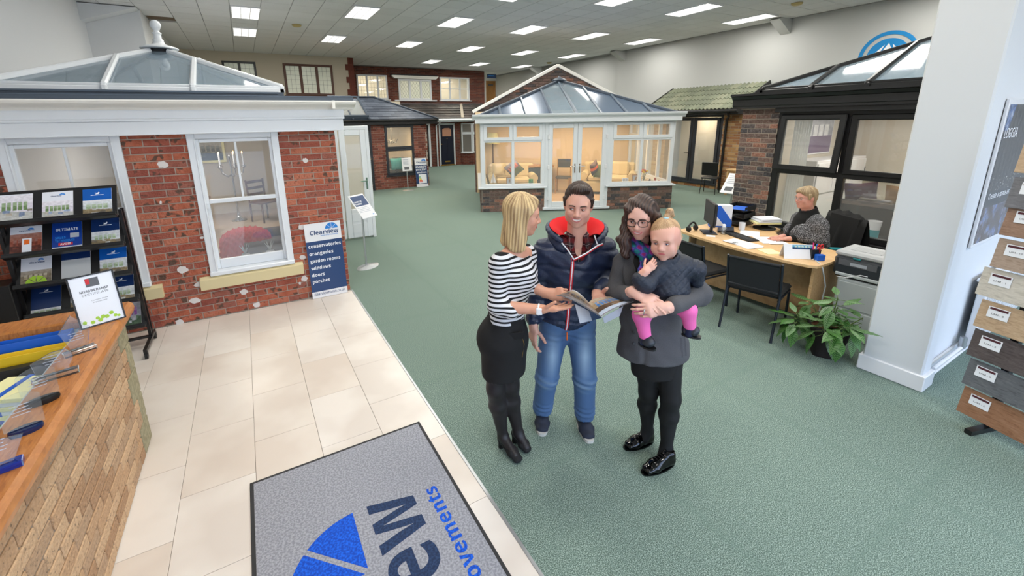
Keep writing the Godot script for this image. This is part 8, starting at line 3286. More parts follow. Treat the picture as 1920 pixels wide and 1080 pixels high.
func glasses(body: Node3D, ht: Transform3D, m: Material, r: float, rw: float, rh: float) -> void:
	var g := G.new()
	for q: float in [-1.0, 1.0]:
		var pts := []
		for i in 21:
			var a := TAU * i / 20.0
			var k := 1.0 / pow(pow(absf(cos(a)), 3.0) + pow(absf(sin(a)), 3.0), 1.0 / 3.0)
			pts.append(ht * Vector3(q * 0.033 + cos(a) * rw * k, 0.0 + sin(a) * rh * k * (1.0 if sin(a) > 0 else 0.95), 0.105 - absf(q * 0.033 + cos(a) * rw * k) * 0.18))
		g.tube(pts, r, 6, false)
		g.tube([ht * Vector3(q * 0.06, 0.008, 0.094), ht * Vector3(q * 0.076, 0.008, 0.06), ht * Vector3(q * 0.079, 0.006, 0.0), ht * Vector3(q * 0.078, -0.005, -0.015)], r, 6)
	g.tube([ht * Vector3(-0.009, 0.004, 0.105), ht * Vector3(0, 0.008, 0.108), ht * Vector3(0.009, 0.004, 0.105)], r, 6)
	part("glasses", g, m, body)

func child() -> void:
	var t := person("toddler with a fair topknot, navy quilted jacket and pink leggings", 1.913, 1.282)
	t.scale = Vector3.ONE * 1.08
	t.position = Vector3(1.913 * 1.08, 2.16 - 2.16 * 1.08, -1.282 * 1.08)
	var ht := head_at(Vector3(-0.165, 1.563, 0.0), -0.62, 0.08, 0.1, 0.78)
	var base := lin(0.85, 0.65, 0.575)
	var g := G.new()
	var s := Sdf.new()
	head(s, ht, {"wide": 1.06, "jaw": 0.95})
	s.ball(ht * Vector3(0, 0.045, -0.02), Vector3(0.064, 0.064, 0.074), 0.03)
	for q: float in [-1.0, 1.0]: s.ball(ht * Vector3(q * 0.042, -0.052, 0.055), Vector3(0.018, 0.018, 0.016), 0.03)
	s.bone(Vector3(-0.155, 1.52, -0.015), Vector3(-0.14, 1.43, -0.03), 0.04, 0.045, 0.03)
	later(s, g, 0.0034, skin_paint(ht, base, 0.55))
	var core := Sdf.new()
	core.bone(Vector3(-0.125, 1.28, -0.02), Vector3(-0.13, 1.42, -0.03), 0.075, 0.07, 0.03, 0.85)
	later(core, g, 0.02, skin_paint(ht, base))
	var hs := Sdf.new()
	hs.bone(Vector3(-0.308, 1.405, 0.085), Vector3(-0.288, 1.43, 0.09), 0.022, 0.02, 0.02)
	hand(hs, Vector3(-0.286, 1.432, 0.09), Vector3(0.75, 0.6, -0.2), Vector3(0.2, -0.3, -1), true, [0.5, 0.55, 0.6, 0.6], 0.5, 0.54)
	later(hs, g, 0.0026, skin_paint(ht, base))
	var body := part("body", g, M.skin, t)
	face_parts(body, s, ht, {"smile": -0.2, "look": Vector3(-0.3, -0.3, 0.9), "iris": "iris_blue", "brow_mat": "hair_fair", "wide": 1.06, "brow_w": 0.6, "squint": 0.6, "lip": "lip_pink"})
	var hr := Sdf.new()
	hr.xf = ht
	hr.ball(Vector3(0, 0.052, -0.026), Vector3(0.0885, 0.091, 0.106), 0.03)
	hr.bone(Vector3(0, 0.0, -0.07), Vector3(0, -0.07, -0.07), 0.07, 0.05, 0.03, 0.6)
	for q: float in [-1.0, 1.0]:
		hr.ball(Vector3(q * 0.082, -0.008, -0.012), Vector3(0.02, 0.032, 0.02), 0.008, Basis.IDENTITY, 1)
	hr.ball(Vector3(0, -0.04, 0.135), Vector3(0.13, 0.108, 0.1), 0.014, Basis.IDENTITY, 1)
	hr.xf = Transform3D.IDENTITY
	var tk := ht * Vector3(0.01, 0.145, -0.03)
	hr.ball(tk, Vector3(0.014, 0.014, 0.014), 0.01)
	hr.bone(tk, tk + Vector3(0.016, 0.03, -0.01), 0.01, 0.016, 0.01)
	hr.bone(tk + Vector3(0.016, 0.03, -0.01), tk + Vector3(0.034, 0.005, -0.01), 0.015, 0.008, 0.01)
	g = G.new()
	later(hr, g, 0.0036, hair_paint(ht, lin(0.58, 0.44, 0.31), lin(0.78, 0.65, 0.49), 40.0), hair_move(ht, 0.0018, 40.0))
	part("hair", g, M.hair, t)
	g = G.new()
	g.ball(tk + Vector3(-0.004, -0.004, 0.004), Vector3(0.015, 0.009, 0.015), 12)
	part("hair_band", g, mat("pale_blue", Color(0.65, 0.82, 0.88), 0.6), t)
	var j := Sdf.new()
	j.bone(Vector3(-0.125, 1.3, 0.0), Vector3(-0.125, 1.40, -0.02), 0.108, 0.092, 0.04, 0.82)
	j.bone(Vector3(-0.19, 1.415, 0.0), Vector3(-0.07, 1.42, -0.02), 0.052, 0.052, 0.04)
	j.bone(Vector3(-0.21, 1.415, 0.02), Vector3(-0.275, 1.36, 0.07), 0.047, 0.046, 0.03)
	j.bone(Vector3(-0.275, 1.36, 0.07), Vector3(-0.31, 1.39, 0.085), 0.045, 0.036, 0.03)
	j.bone(Vector3(-0.05, 1.42, -0.02), Vector3(0.015, 1.40, -0.02), 0.05, 0.044, 0.03)
	j.bone(Vector3(0.015, 1.40, -0.02), Vector3(0.03, 1.33, -0.03), 0.044, 0.036, 0.03)
	j.bone(Vector3(-0.145, 1.45, -0.02), Vector3(-0.15, 1.475, -0.01), 0.062, 0.06, 0.02)
	j.ball(Vector3(-0.12, 1.0, 0.0), Vector3(0.4, 0.235, 0.4), 0.01, Basis(Vector3.BACK, 0.12), 1)
	j.ball(Vector3(-0.155, 1.51, 0.0), Vector3(0.055, 0.05, 0.06), 0.008, Basis.IDENTITY, 1)
	var qm := func(p: Vector3, _n: Vector3) -> float:
		var a := absf(sin((p.x + p.y * 1.0 + p.z * 0.5) * 75.0))
		var b := absf(sin((p.x - p.y * 1.0 + p.z * 0.5) * 75.0))
		return 0.0035 * minf(1.0, minf(a, b) * 2.2) - 0.002
	g = G.new()
	later(j, g, 0.0065, null, qm)
	part("jacket", g, M.quilt, t)
	var lg := Sdf.new()
	lg.bone(Vector3(-0.16, 1.245, -0.01), Vector3(-0.09, 1.245, -0.01), 0.07, 0.07, 0.04)
	lg.bone(Vector3(-0.165, 1.232, 0.0), Vector3(-0.285, 1.195, 0.075), 0.05, 0.041, 0.03)
	lg.bone(Vector3(-0.285, 1.195, 0.075), Vector3(-0.258, 1.08, 0.08), 0.039, 0.03, 0.025)
	lg.bone(Vector3(-0.09, 1.232, 0.0), Vector3(-0.045, 1.212, 0.06), 0.05, 0.041, 0.03)
	lg.bone(Vector3(-0.045, 1.212, 0.06), Vector3(-0.022, 1.115, 0.055), 0.04, 0.03, 0.025)
	lg.ball(Vector3(-0.257, 1.05, 0.08), Vector3(0.06, 0.022, 0.06), 0.006, Basis.IDENTITY, 1)
	lg.ball(Vector3(-0.021, 1.085, 0.055), Vector3(0.06, 0.022, 0.06), 0.006, Basis.IDENTITY, 1)
	g = G.new()
	later(lg, g, 0.006)
	part("leggings", g, M.pink_leggings, t)
	for q in [[Vector3(-0.257, 1.075, 0.08), Vector3(-0.275, 1.025, 0.05), Vector3(-0.225, 1.035, 0.135)], [Vector3(-0.021, 1.108, 0.055), Vector3(-0.05, 1.06, 0.03), Vector3(0.028, 1.075, 0.08)]]:
		var so := Sdf.new()
		so.bone(q[0], q[0] - Vector3(0, 0.03, 0), 0.026, 0.026, 0.01)
		g = G.new()
		later(so, g, 0.006)
		part("sock", g, M.navy_dark, t)
		shoe(t, q[1], q[2], 0.026, M.anthracite, M.black_plastic, 0.0, 3)

func seated_woman() -> void:
	var t := person("seated woman with short fair hair and a speckled black jacket behind the desk", 5.31, 2.599)
	var ht := head_at(Vector3(0.305, 1.225, 0.0), -1.5, 0.06, 0.0, 1.0)
	var base := lin(0.83, 0.60, 0.53)
	var g := G.new()
	var s := Sdf.new()
	head(s, ht, {"wide": 1.04, "jaw": 1.1})
	s.bone(Vector3(0.32, 1.17, 0.0), Vector3(0.38, 1.0, 0.0), 0.06, 0.068, 0.03)
	later(s, g, 0.0042, skin_paint(ht, base, 0.45))
	var core := Sdf.new()
	core.bone(Vector3(0.44, 0.6, 0.0), Vector3(0.38, 0.9, 0.0), 0.12, 0.09, 0.03)
	later(core, g, 0.03, skin_paint(ht, base))
	for q in [0.1, -0.02]:
		var hs := Sdf.new()
		hs.bone(Vector3(0.2, 0.775, q), Vector3(0.12, 0.762, q * 0.8), 0.034, 0.027, 0.02)
		hand(hs, Vector3(0.115, 0.761, q * 0.8), Vector3(-1, -0.06, 0.05 if q < 0 else -0.1), Vector3(0, -1, 0), q < 0, [0.08, 0.08, 0.1, 0.12], 0.3, 0.95)
		later(hs, g, 0.004, skin_paint(ht, base))
	var body := part("body", g, M.skin, t)
	face_parts(body, s, ht, {"smile": -0.1, "brow_mat": "hair_fair", "wide": 1.04, "iris": "iris_blue", "look": Vector3(0, -0.1, 1)})
	glasses(body, ht, M.alu, 0.0014, 0.024, 0.017)
	var hr := Sdf.new()
	hr.xf = ht
	hr.ball(Vector3(0, 0.046, -0.018), Vector3(0.088, 0.094, 0.106), 0.03)
	hr.ball(Vector3(0, 0.08, 0.05), Vector3(0.07, 0.045, 0.05), 0.03)
	hr.bone(Vector3(0, 0.0, -0.06), Vector3(0, -0.08, -0.07), 0.075, 0.055, 0.03, 0.6)
	for q: float in [-1.0, 1.0]:
		hr.bone(Vector3(q * 0.08, 0.05, 0.025), Vector3(q * 0.08, -0.005, 0.02), 0.014, 0.008, 0.012, 1.5, Vector3.BACK)
		hr.ball(Vector3(q * 0.08, -0.016, -0.01), Vector3(0.022, 0.03, 0.022), 0.008, Basis.IDENTITY, 1)
	hr.ball(Vector3(0, -0.02, 0.11), Vector3(0.078, 0.1, 0.075), 0.012, Basis.IDENTITY, 1)
	g = G.new()
	later(hr, g, 0.0046, hair_paint(ht, lin(0.48, 0.38, 0.26), lin(0.74, 0.65, 0.51), 38.0), hair_move(ht, 0.0026, 38.0))
	part("hair", g, M.hair, t)
	var j := Sdf.new()
	j.bone(Vector3(0.44, 0.6, 0.0), Vector3(0.39, 0.82, 0.0), 0.2, 0.185, 0.05, 1.1, Vector3.RIGHT)
	j.bone(Vector3(0.39, 0.82, 0.0), Vector3(0.395, 0.93, 0.0), 0.185, 0.14, 0.05, 1.1, Vector3.RIGHT)
	j.ball(Vector3(0.27, 0.82, 0.05), Vector3(0.11, 0.1, 0.1), 0.05)
	j.ball(Vector3(0.27, 0.82, -0.06), Vector3(0.11, 0.1, 0.1), 0.05)
	j.bone(Vector3(0.39, 0.95, 0.14), Vector3(0.39, 0.95, -0.14), 0.085, 0.085, 0.05)
	j.bone(Vector3(0.395, 0.94, 0.17), Vector3(0.405, 0.775, 0.215), 0.078, 0.07, 0.03)
	j.bone(Vector3(0.405, 0.775, 0.215), Vector3(0.22, 0.782, 0.115), 0.066, 0.045, 0.03)
	j.bone(Vector3(0.39, 0.94, -0.17), Vector3(0.36, 0.775, -0.2), 0.078, 0.07, 0.03)
	j.bone(Vector3(0.36, 0.775, -0.2), Vector3(0.22, 0.782, -0.05), 0.066, 0.045, 0.03)
	j.ball(Vector3(0.2, 0.93, 0.0), Vector3(0.09, 0.2, 0.035), 0.02, Basis(Vector3.BACK, 0.35), 1)
	g = G.new()
	later(j, g, 0.0105, null, func(p: Vector3, _n: Vector3) -> float: return 0.003 * sin(p.x * 37.0 + p.y * 61.0) * sin(p.z * 41.0 + p.y * 23.0))
	part("jacket", g, M.tweed, t)
	var sh := Sdf.new()
	sh.bone(Vector3(0.33, 0.75, 0.0), Vector3(0.35, 0.95, 0.0), 0.165, 0.13, 0.04, 0.9)
	sh.bone(Vector3(0.388, 0.98, 0.0), Vector3(0.36, 1.075, 0.0), 0.11, 0.09, 0.03)
	sh.bone(Vector3(0.22, 0.778, 0.105), Vector3(0.16, 0.768, 0.088), 0.042, 0.038, 0.01)
	sh.bone(Vector3(0.22, 0.778, -0.04), Vector3(0.16, 0.768, -0.018), 0.042, 0.038, 0.01)
	sh.bone(Vector3(0.33, 1.145, 0.0), Vector3(0.33, 1.25, 0.0), 0.085, 0.085, 0.01, 1.0, Vector3.RIGHT, 1)
	g = G.new()
	later(sh, g, 0.009)
	part("blouse", g, M.black_cloth, t)
	var tr := Sdf.new()
	tr.bone(Vector3(0.47, 0.56, 0.07), Vector3(0.47, 0.56, -0.07), 0.14, 0.14, 0.04)
	for q: float in [-1.0, 1.0]:
		tr.bone(Vector3(0.45, 0.555, q * 0.1), Vector3(0.08, 0.53, q * 0.12), 0.095, 0.07, 0.03)
		tr.bone(Vector3(0.08, 0.53, q * 0.12), Vector3(0.12, 0.1, q * 0.12), 0.066, 0.045, 0.03)
	g = G.new()
	later(tr, g, 0.015)
	part("trousers", g, M.black_cloth, t)
	for q: float in [-1.0, 1.0]: shoe(t, Vector3(0.17, 0.0, q * 0.12), Vector3(-0.08, 0.0, q * 0.12), 0.042, M.suede, M.black_plastic, 0.01, 2)

func magazine() -> void:
	var t := thing("open_brochure", "open glossy brochure held between the striped woman and the man", "brochure", V(1.707, 0, 2.003), -0.5069)
	var S0 := Vector3(0.055, 1.13, 0.30)
	var S1 := Vector3(0.052, 1.175, 0.575)
	var LF := Vector3(-0.036, 1.165, 0.21)
	var LN := Vector3(-0.14, 1.185, 0.325)
	var RF := Vector3(0.185, 1.15, 0.27)
	var RR := Vector3(0.285, 1.175, 0.39)
	var pic := picture("pic_page_a", 51, 96, 64, [[0.0, 0.12, Color(0.82, 0.83, 0.85)]], [Color(0.42, 0.35, 0.25), Color(0.55, 0.47, 0.35), Color(0.3, 0.27, 0.26), Color(0.62, 0.6, 0.6)])
	var pic2 := picture("pic_page_b", 52, 96, 64, [[0.8, 1.0, Color(0.75, 0.8, 0.88)]], [Color(0.62, 0.5, 0.38), Color(0.7, 0.6, 0.48), Color(0.3, 0.5, 0.75), Color(0.8, 0.76, 0.7), Color(0.45, 0.36, 0.28)])
	var pages := [patch(LN, S1, S0, LF, 0.022), patch(S1, RR, RF, S0, 0.012)]
	for k in 2:
		var g := G.new()
		sheet(g, pages[k], 0.004)
		part("page_block", g, M.paper, t)
		g = G.new()
		var rows := []
		for r in pages[k]:
			var row := []
			for q in r: row.append(q + Vector3(0, 0.0012, 0))
			rows.append(row)
		g.grid(rows)
		part("printed_page", g, pic if k == 0 else pic2, t)
	var c1 := Vector3(-0.05, 1.10, 0.36)
	var c2 := Vector3(-0.035, 1.095, 0.49)
	var c3 := Vector3(0.035, 1.10, 0.47)
	var mid := LN.lerp(S1, 0.45) + Vector3(0, 0.005, -0.01)
	var g := G.new()
	sheet(g, patch(c2, c3, S1.lerp(mid, 0.45) - Vector3(0, 0.004, 0), mid - Vector3(0, 0.004, 0), 0.0, 5, 4), 0.0008)
	part("cover", g, M.print_pale, t)
	g = G.new()
	sheet(g, patch(c3, S1 + Vector3(0.004, -0.008, 0.0), S1 - Vector3(0, 0.002, 0), S1.lerp(mid, 0.45) - Vector3(0, 0.002, 0), 0.0, 5, 4), 0.0008)
	part("cover", g, M.navy_print, t, "navy part of the cover")
	g = G.new()
	sheet(g, patch(Vector3(0.09, 1.105, 0.515), Vector3(0.19, 1.115, 0.45), Vector3(0.215, 1.158, 0.42), S1 + Vector3(0.008, -0.006, 0), 0.0, 5, 4), 0.0008)
	part("cover", g, M.print_pale, t)

# ------------------------------------------------------------------ rooms inside the display buildings
func downlight(at: Vector3, size: float, energy: float, c: Color, label: String) -> void:
	var t := thing("downlight", label, "ceiling light", at, 0.0, "ceiling lights inside the display rooms")
	var g := G.new()
	g.lathe([Vector2(0.001, 0.0), Vector2(0.1, 0.0), Vector2(0.12, 0.015), Vector2(0.12, 0.03), Vector2(0.001, 0.03)], 20)
	part("fitting", g, M.white_gloss, t)
	g = G.new()
	g.lathe([Vector2(0.001, -0.004), Vector2(0.085, -0.004), Vector2(0.085, 0.002), Vector2(0.001, 0.002)], 20)
	part("diffuser", g, M.warm_glow if c.b < 0.85 else M.panel_glow, t)
	var a := AreaLight3D.new()
	a.name = "room_light"
	a.area_size = Vector2(size, size)
	a.light_energy = energy
	a.light_color = c
	a.shadow_enabled = true
	a.area_range = 12.0
	a.rotation.x = -PI / 2
	a.position.y = -0.02
	t.add_child(a)

func sofa(label: String, at: Vector3, turn: float, w: float, m: Material, depth := 0.85) -> Node3D:
	var t := thing("sofa", label, "sofa", at, turn)
	var g := G.new()
	g.box(Vector3(0, 0.22, 0), Vector3(w, 0.3, depth), Basis.IDENTITY, 0.04)
	part("base", g, m, t)
	var n := 2 if w > 1.3 else 1
	for k in n:
		var cw := (w - 0.36) / n
		g = G.new()
		g.box(Vector3(-w / 2 + 0.18 + cw * (k + 0.5), 0.44, 0.06), Vector3(cw - 0.01, 0.16, depth - 0.2), Basis.IDENTITY, 0.05)
		part("seat_cushion", g, m, t)
		g = G.new()
		g.box(Vector3(-w / 2 + 0.18 + cw * (k + 0.5), 0.68, -depth / 2 + 0.22), Vector3(cw - 0.01, 0.42, 0.18), Basis(Vector3.RIGHT, -0.15), 0.06)
		part("back_cushion", g, m, t)
	g = G.new()
	g.box(Vector3(0, 0.55, -depth / 2 + 0.08), Vector3(w, 0.62, 0.16), Basis.IDENTITY, 0.06)
	part("back", g, m, t)
	for s: float in [-1.0, 1.0]:
		g = G.new()
		g.tube([Vector3(s * (w / 2 - 0.09), 0.52, -depth / 2 + 0.1), Vector3(s * (w / 2 - 0.09), 0.52, depth / 2 - 0.02)], 0.11, 14)
		g.box(Vector3(s * (w / 2 - 0.09), 0.28, 0.02), Vector3(0.17, 0.46, depth - 0.1), Basis.IDENTITY, 0.03)
		part("arm", g, m, t)
		g = G.new()
		for z: float in [-1.0, 1.0]: g.tube([Vector3(s * (w / 2 - 0.1), 0, z * (depth / 2 - 0.1)), Vector3(s * (w / 2 - 0.1), 0.08, z * (depth / 2 - 0.1))], 0.025, 8)
		part("feet", g, M.brown_wood, t)
	return t

func cushion(label: String, at: Vector3, b: Basis, s: float, m: Material) -> void:
	var g := G.new()
	var rows := []
	for side in 2:
		rows = []
		for r in 9:
			var row := []
			for i in 9:
				var u := i / 4.0 - 1.0
				var v := r / 4.0 - 1.0
				var q := (1.0 - pow(absf(u), 2.6)) * (1.0 - pow(absf(v), 2.6))
				var pin := 1.0 - 0.09 * (1.0 - absf(u * v))
				row.append(Vector3(u * s / 2 * pin, v * s / 2 * pin, 0.075 * sqrt(maxf(q, 0.0)) * (1 if side == 0 else -1)))
			if side == 1: row.reverse()
			rows.append(row)
		g.grid(rows)
	var o := solo("cushion", g, m, label, "cushion")
	o.transform = Transform3D(b, at)

func interiors() -> void:
	var cream := mat("cream_sofa", Color(0.83, 0.75, 0.58), 0.9)
	var brown := mat("brown_sofa", Color(0.2, 0.12, 0.1), 0.6)
	var g := G.new()
	g.span(-2.63, 0.83, -0.0, 0.006, -12.3, -5.69)
	struct("floor_orangery", g, mat("beige_floor", Color(0.66, 0.58, 0.5), 0.6))
	g = G.new()
	g.span(-2.63, 0.95, 0, 2.4, -12.4, -12.3)
	g.span(0.83, 0.95, 0, 2.4, -12.3, -7.8)
	struct("wall_orangery", g, M.cream_wall)
	g = G.new()
	g.span(-2.63, 0.95, 2.4, 2.5, -12.4, -9.2)
	struct("ceiling_orangery", g, M.white_wall)
	downlight(V(-0.9, 2.345, 9.9), 0.6, 5.0, Color(1, 0.97, 0.92), "round ceiling light deep inside the white orangery")
	downlight(V(-0.3, 2.34, 7.2), 0.5, 2.5, Color(1, 0.97, 0.92), "round ceiling light just inside the white orangery's windows")
	var t := thing("candelabra", "tall silver candelabra standing inside the white orangery, seen through its right window", "candelabra", V(-0.34, 0, 11.2))
	g = G.new()
	g.lathe([Vector2(0.001, 0), Vector2(0.17, 0), Vector2(0.15, 0.03), Vector2(0.06, 0.07), Vector2(0.03, 0.16), Vector2(0.02, 0.25), Vector2(0.018, 1.0), Vector2(0.03, 1.05), Vector2(0.02, 1.1), Vector2(0.025, 1.4), Vector2(0.05, 1.45), Vector2(0.03, 1.5)], 16)
	part("stem", g, M.chrome, t)
	for k in 5:
		var a := TAU * k / 5.0
		var dv := Vector3(cos(a), 0, sin(a))
		g = G.new()
		g.tube([Vector3(0, 1.08, 0), dv * 0.1 + Vector3(0, 1.02, 0), dv * 0.22 + Vector3(0, 1.1, 0), dv * 0.25 + Vector3(0, 1.22, 0)], 0.012, 6)
		g.lathe([Vector2(0.01, 1.2), Vector2(0.05, 1.24), Vector2(0.05, 1.25), Vector2(0.025, 1.26), Vector2(0.02, 1.3)], 10, Transform3D(Basis.IDENTITY, dv * 0.25))
		var arm := part("arm", g, M.chrome, t)
		g = G.new()
		g.tube([dv * 0.25 + Vector3(0, 1.3, 0), dv * 0.25 + Vector3(0, 1.52, 0)], 0.012, 8)
		part("candle", g, M.paper, arm)
		g = G.new()
		g.ball(dv * 0.25 + Vector3(0, 1.55, 0), Vector3(0.012, 0.028, 0.012), 8)
		part("flame", g, M.warm_glow, arm)
	sofa("dark brown armchair inside the white orangery, lower right of its right window", V(0.22, 0, 6.75), -PI / 2, 0.95, brown)
	g = G.new()
	var rows := []
	for r in 33:
		var row := []
		for i in 49:
			var u := i / 48.0
			var v := r / 32.0
			var b := absf(sin((u * 9.0 + v * 7.0) * PI)) * absf(sin((u * 9.0 - v * 7.0) * PI)) * 0.035
			var drop := pow(absf(u - 0.5) * 2.0, 3.0) * 0.12
			row.append(Vector3((u - 0.5) * 0.62, 0.3 + 0.44 * sin(PI * 0.5 * minf(v * 1.5, 1.0)) + b - drop, 0.27 - v * 0.5 + 0.1 * sin(PI * v) + b))
		rows.append(row)
	sheet(g, rows, 0.03)
	solo("quilted_throw", g, M.red_cloth, "red quilted throw over the brown armchair, low in the right window", "throw", "", V(-0.16, 0.0, 6.55))
	for k in 2:
		g = G.new()
		g.lathe([Vector2(0.001, 0), Vector2(0.06, 0), Vector2(0.075, 0.04), Vector2(0.07, 0.09), Vector2(0.04, 0.13), Vector2(0.03, 0.14)], 14)
		t = thing("pineapple_ornament", "silver pineapple-shaped ornament on the inner sill, %s of the pair" % ("left" if k == 0 else "right"), "ornament", V(-0.17 + 0.27 * k, 0.5, 5.78), 0.0, "sill ornaments")
		part("body", g, M.alu, t)
		g = G.new()
		for i in 6:
			var a := TAU * i / 6
			g.tube([Vector3(0, 0.13, 0), Vector3(cos(a) * 0.02, 0.18, sin(a) * 0.02), Vector3(cos(a) * 0.055, 0.24, sin(a) * 0.055)], [0.008, 0.007, 0.001], 5)
		part("leaves", g, M.alu, t)
	g = G.new()
	g.span(-2.0, 0.8, 0.47, 0.5, -5.9, -5.69)
	struct("trim_sill", g, M.white_pvc)
	t = thing("dining_table", "dark dining table with a blue cloth inside the white orangery", "table", V(-1.3, 0, 9.9))
	g = G.new()
	g.box(Vector3(0, 0.73, 0), Vector3(1.1, 0.05, 0.8), Basis.IDENTITY, 0.015)
	part("top", g, M.brown_wood, t)
	for s in [[-0.48, -0.33], [0.48, -0.33], [-0.48, 0.33], [0.48, 0.33]]:
		g = G.new()
		g.tube([Vector3(s[0], 0, s[1]), Vector3(s[0], 0.35, s[1]), Vector3(s[0], 0.71, s[1])], [0.022, 0.03, 0.045], 8)
		part("leg", g, M.brown_wood, t)
	g = G.new()
	g.box(Vector3(0.25, 0.762, 0.1), Vector3(0.5, 0.012, 0.35), Basis(Vector3.UP, 0.3), 0.005)
	solo("folded_cloth", g, M.bright_blue, "bright blue folded cloth on the dark dining table", "cloth", "", t.position)
	for q in [[-0.72, 1.55, 12.28, 0.5, 0.5, "gilt framed picture on the back wall, upper left in the right window"], [-2.0, 1.3, 12.28, 0.5, 0.6, "gilt framed picture on the back wall, seen in the left window"]]:
		t = thing("framed_picture", q[5], "picture", V(q[0], q[1], q[2]))
		g = G.new()
		for s: float in [-1.0, 1.0]:
			g.box(Vector3(s * q[3] / 2, 0, 0.02), Vector3(0.06, q[4] + 0.06, 0.04), Basis.IDENTITY, 0.01)
			g.box(Vector3(0, s * q[4] / 2, 0.02), Vector3(q[3], 0.06, 0.04), Basis.IDENTITY, 0.01)
		part("frame", g, M.note_yellow, t)
		g = G.new()
		g.box(Vector3(0, 0, 0.012), Vector3(q[3], q[4], 0.01))
		part("canvas", g, picture("pic_land", 71, 64, 64, [], [Color(0.35, 0.33, 0.28), Color(0.55, 0.52, 0.45), Color(0.25, 0.25, 0.22)]), t)
	for k in 2:
		g = G.new()
		g.box(Vector3(0, 0.72, 0), Vector3(0.28, 0.9, 0.03), Basis(Vector3.RIGHT, -0.12), 0.004)
		solo("leaning_board", g, M.print_pale if k == 0 else M.cream_wall, "pale board leaning behind the left window, %s" % ("nearer its glazing bar" if k else "left of the other"), "board", "", V(-1.75 + 0.33 * k, 0.2, 6.7))
	g = G.new()
	g.span(-0.5, 0.5, 0, 0.7, -0.25, 0.25, 0.02)
	solo("sideboard", g, M.brown_wood, "dark wooden sideboard inside the white orangery, behind the left window", "sideboard", "", V(-1.6, 0, 6.75))
	t = thing("dining_chair", "dark wooden chair deep inside the white orangery beside the candelabra", "chair", V(0.2, 0, 10.8), 0.6)
	for s in [[-0.2, -0.2, 0.95], [0.2, -0.2, 0.95], [-0.2, 0.2, 0.45], [0.2, 0.2, 0.45]]:
		g = G.new()
		g.tube([Vector3(s[0], 0, s[1]), Vector3(s[0], 0.45, s[1]), Vector3(s[0] * 1.05, s[2], s[1] * 1.15)], 0.02, 6)
		part("leg", g, M.brown_wood, t)
	g = G.new()
	g.box(Vector3(0, 0.45, 0), Vector3(0.45, 0.04, 0.45), Basis.IDENTITY, 0.01)
	part("seat", g, M.brown_wood, t)
	g = G.new()
	for y in [0.62, 0.76, 0.9]: g.box(Vector3(0, y, -0.22), Vector3(0.42, 0.06, 0.02), Basis.IDENTITY, 0.005)
	part("back_rails", g, M.brown_wood, t)
	t = thing("white_double_door", "white glazed double door with green-tinted handles beyond the brick corner", "door", V(0, 0, 8.07))
	for k in 2:
		var d := glazed_door(t, 1.0 - 0.02 + 0.49 * k, 1.45 + 0.49 * k, 0.03, 2.03, 0.02, M.white_pvc, 0.1, 0.55, "door_leaf")
		g = G.new()
		g.span(1.08 + 0.49 * k, 1.35 + 0.49 * k, 0.12, 0.3, 0.02, 0.028, 0.004)
		g.span(1.08 + 0.49 * k, 1.35 + 0.49 * k, 0.34, 0.5, 0.02, 0.028, 0.004)
		part("door_panel", g, M.white_pvc, d)
		g = G.new()
		lever(g, Vector3(1.03 + 0.49 * k if k == 0 else 1.9, 1.05, 0.026), -1.0 if k else 1.0)
		part("handle", g, mat("green_metal", Color(0.42, 0.52, 0.46), 0.3, 0.6), d)
	g = G.new()
	g.span(0.9, 0.98, 0, 2.08, -0.1, 0.02, 0.006)
	g.span(1.94, 2.0, 0, 2.08, -0.1, 0.02, 0.006)
	g.span(0.9, 2.0, 2.03, 2.1, -0.1, 0.02, 0.006)
	part("frame", g, M.white_pvc, t)
	g = G.new()
	g.span(0.95, 2.25, 0, 2.0, -9.9, -9.8)
	struct("wall_lobby", g, M.cream_wall)
	var cb := Transform3D(Basis(Vector3.UP, -0.4838), V(4.76, 0, 8.91))
	var L := func(x: float, y: float, d: float) -> Vector3: return cb * Vector3(x, y, -d)
	g = G.new()
	g.span(0.2, 4.44, 0.03, 0.04, -4.6, -0.1)
	var fl := struct("floor_conservatory", g, M.laminate_floor)
	fl.transform = cb
	for k in 24:
		g = G.new()
		g.span(0.2 + 0.177 * k, 0.375 + 0.177 * k, 0.04, 0.044, -3.0, -0.12)
		part("plank", g, M.laminate_floor, fl)
	g = G.new()
	g.span(-0.08, 4.74, 0, 2.4, -2.96, -2.94)
	var bw := struct("wall_conservatory", g, mat("warm_wall", Color(0.87, 0.77, 0.62), 0.85))
	bw.transform = cb.translated_local(Vector3(0, 0, 0.05))
	for x in [1.3, 2.6, 3.6]: downlight(L.call(x, 2.13, 1.5), 0.35, 2.6, Color(1.0, 0.9, 0.74), "warm round ceiling light inside the white conservatory, %s" % ("left" if x < 2 else "middle" if x < 3 else "right"))
	g = G.new()
	g.span(0.3, 4.4, 2.14, 2.17, -2.9, -0.2)
	var so := struct("ceiling_conservatory", g, M.white_wall)
	so.transform = cb
	sofa("cream sofa at the left inside the white conservatory", L.call(0.95, 0.04, 2.2), -0.4838, 1.35, cream)
	sofa("cream sofa at the right inside the white conservatory", L.call(3.75, 0.04, 2.2), -0.4838 - 0.35, 1.5, cream)
	var rot := Basis(Vector3.UP, -0.4838)
	cushion("cream cushion on the left cream sofa", L.call(0.55, 0.78, 2.05), rot * Basis(Vector3.RIGHT, -0.3), 0.4, cream)
	cushion("grey and coral patterned cushion standing on its corner on the left sofa", L.call(0.98, 0.82, 1.95), rot * Basis(Vector3.RIGHT, -0.3) * Basis(Vector3.BACK, 0.7), 0.42, picture("pic_cush", 81, 48, 48, [], [Color(0.3, 0.24, 0.26), Color(0.42, 0.36, 0.4), Color(0.8, 0.35, 0.25), Color(0.4, 0.42, 0.22)], 0.9))
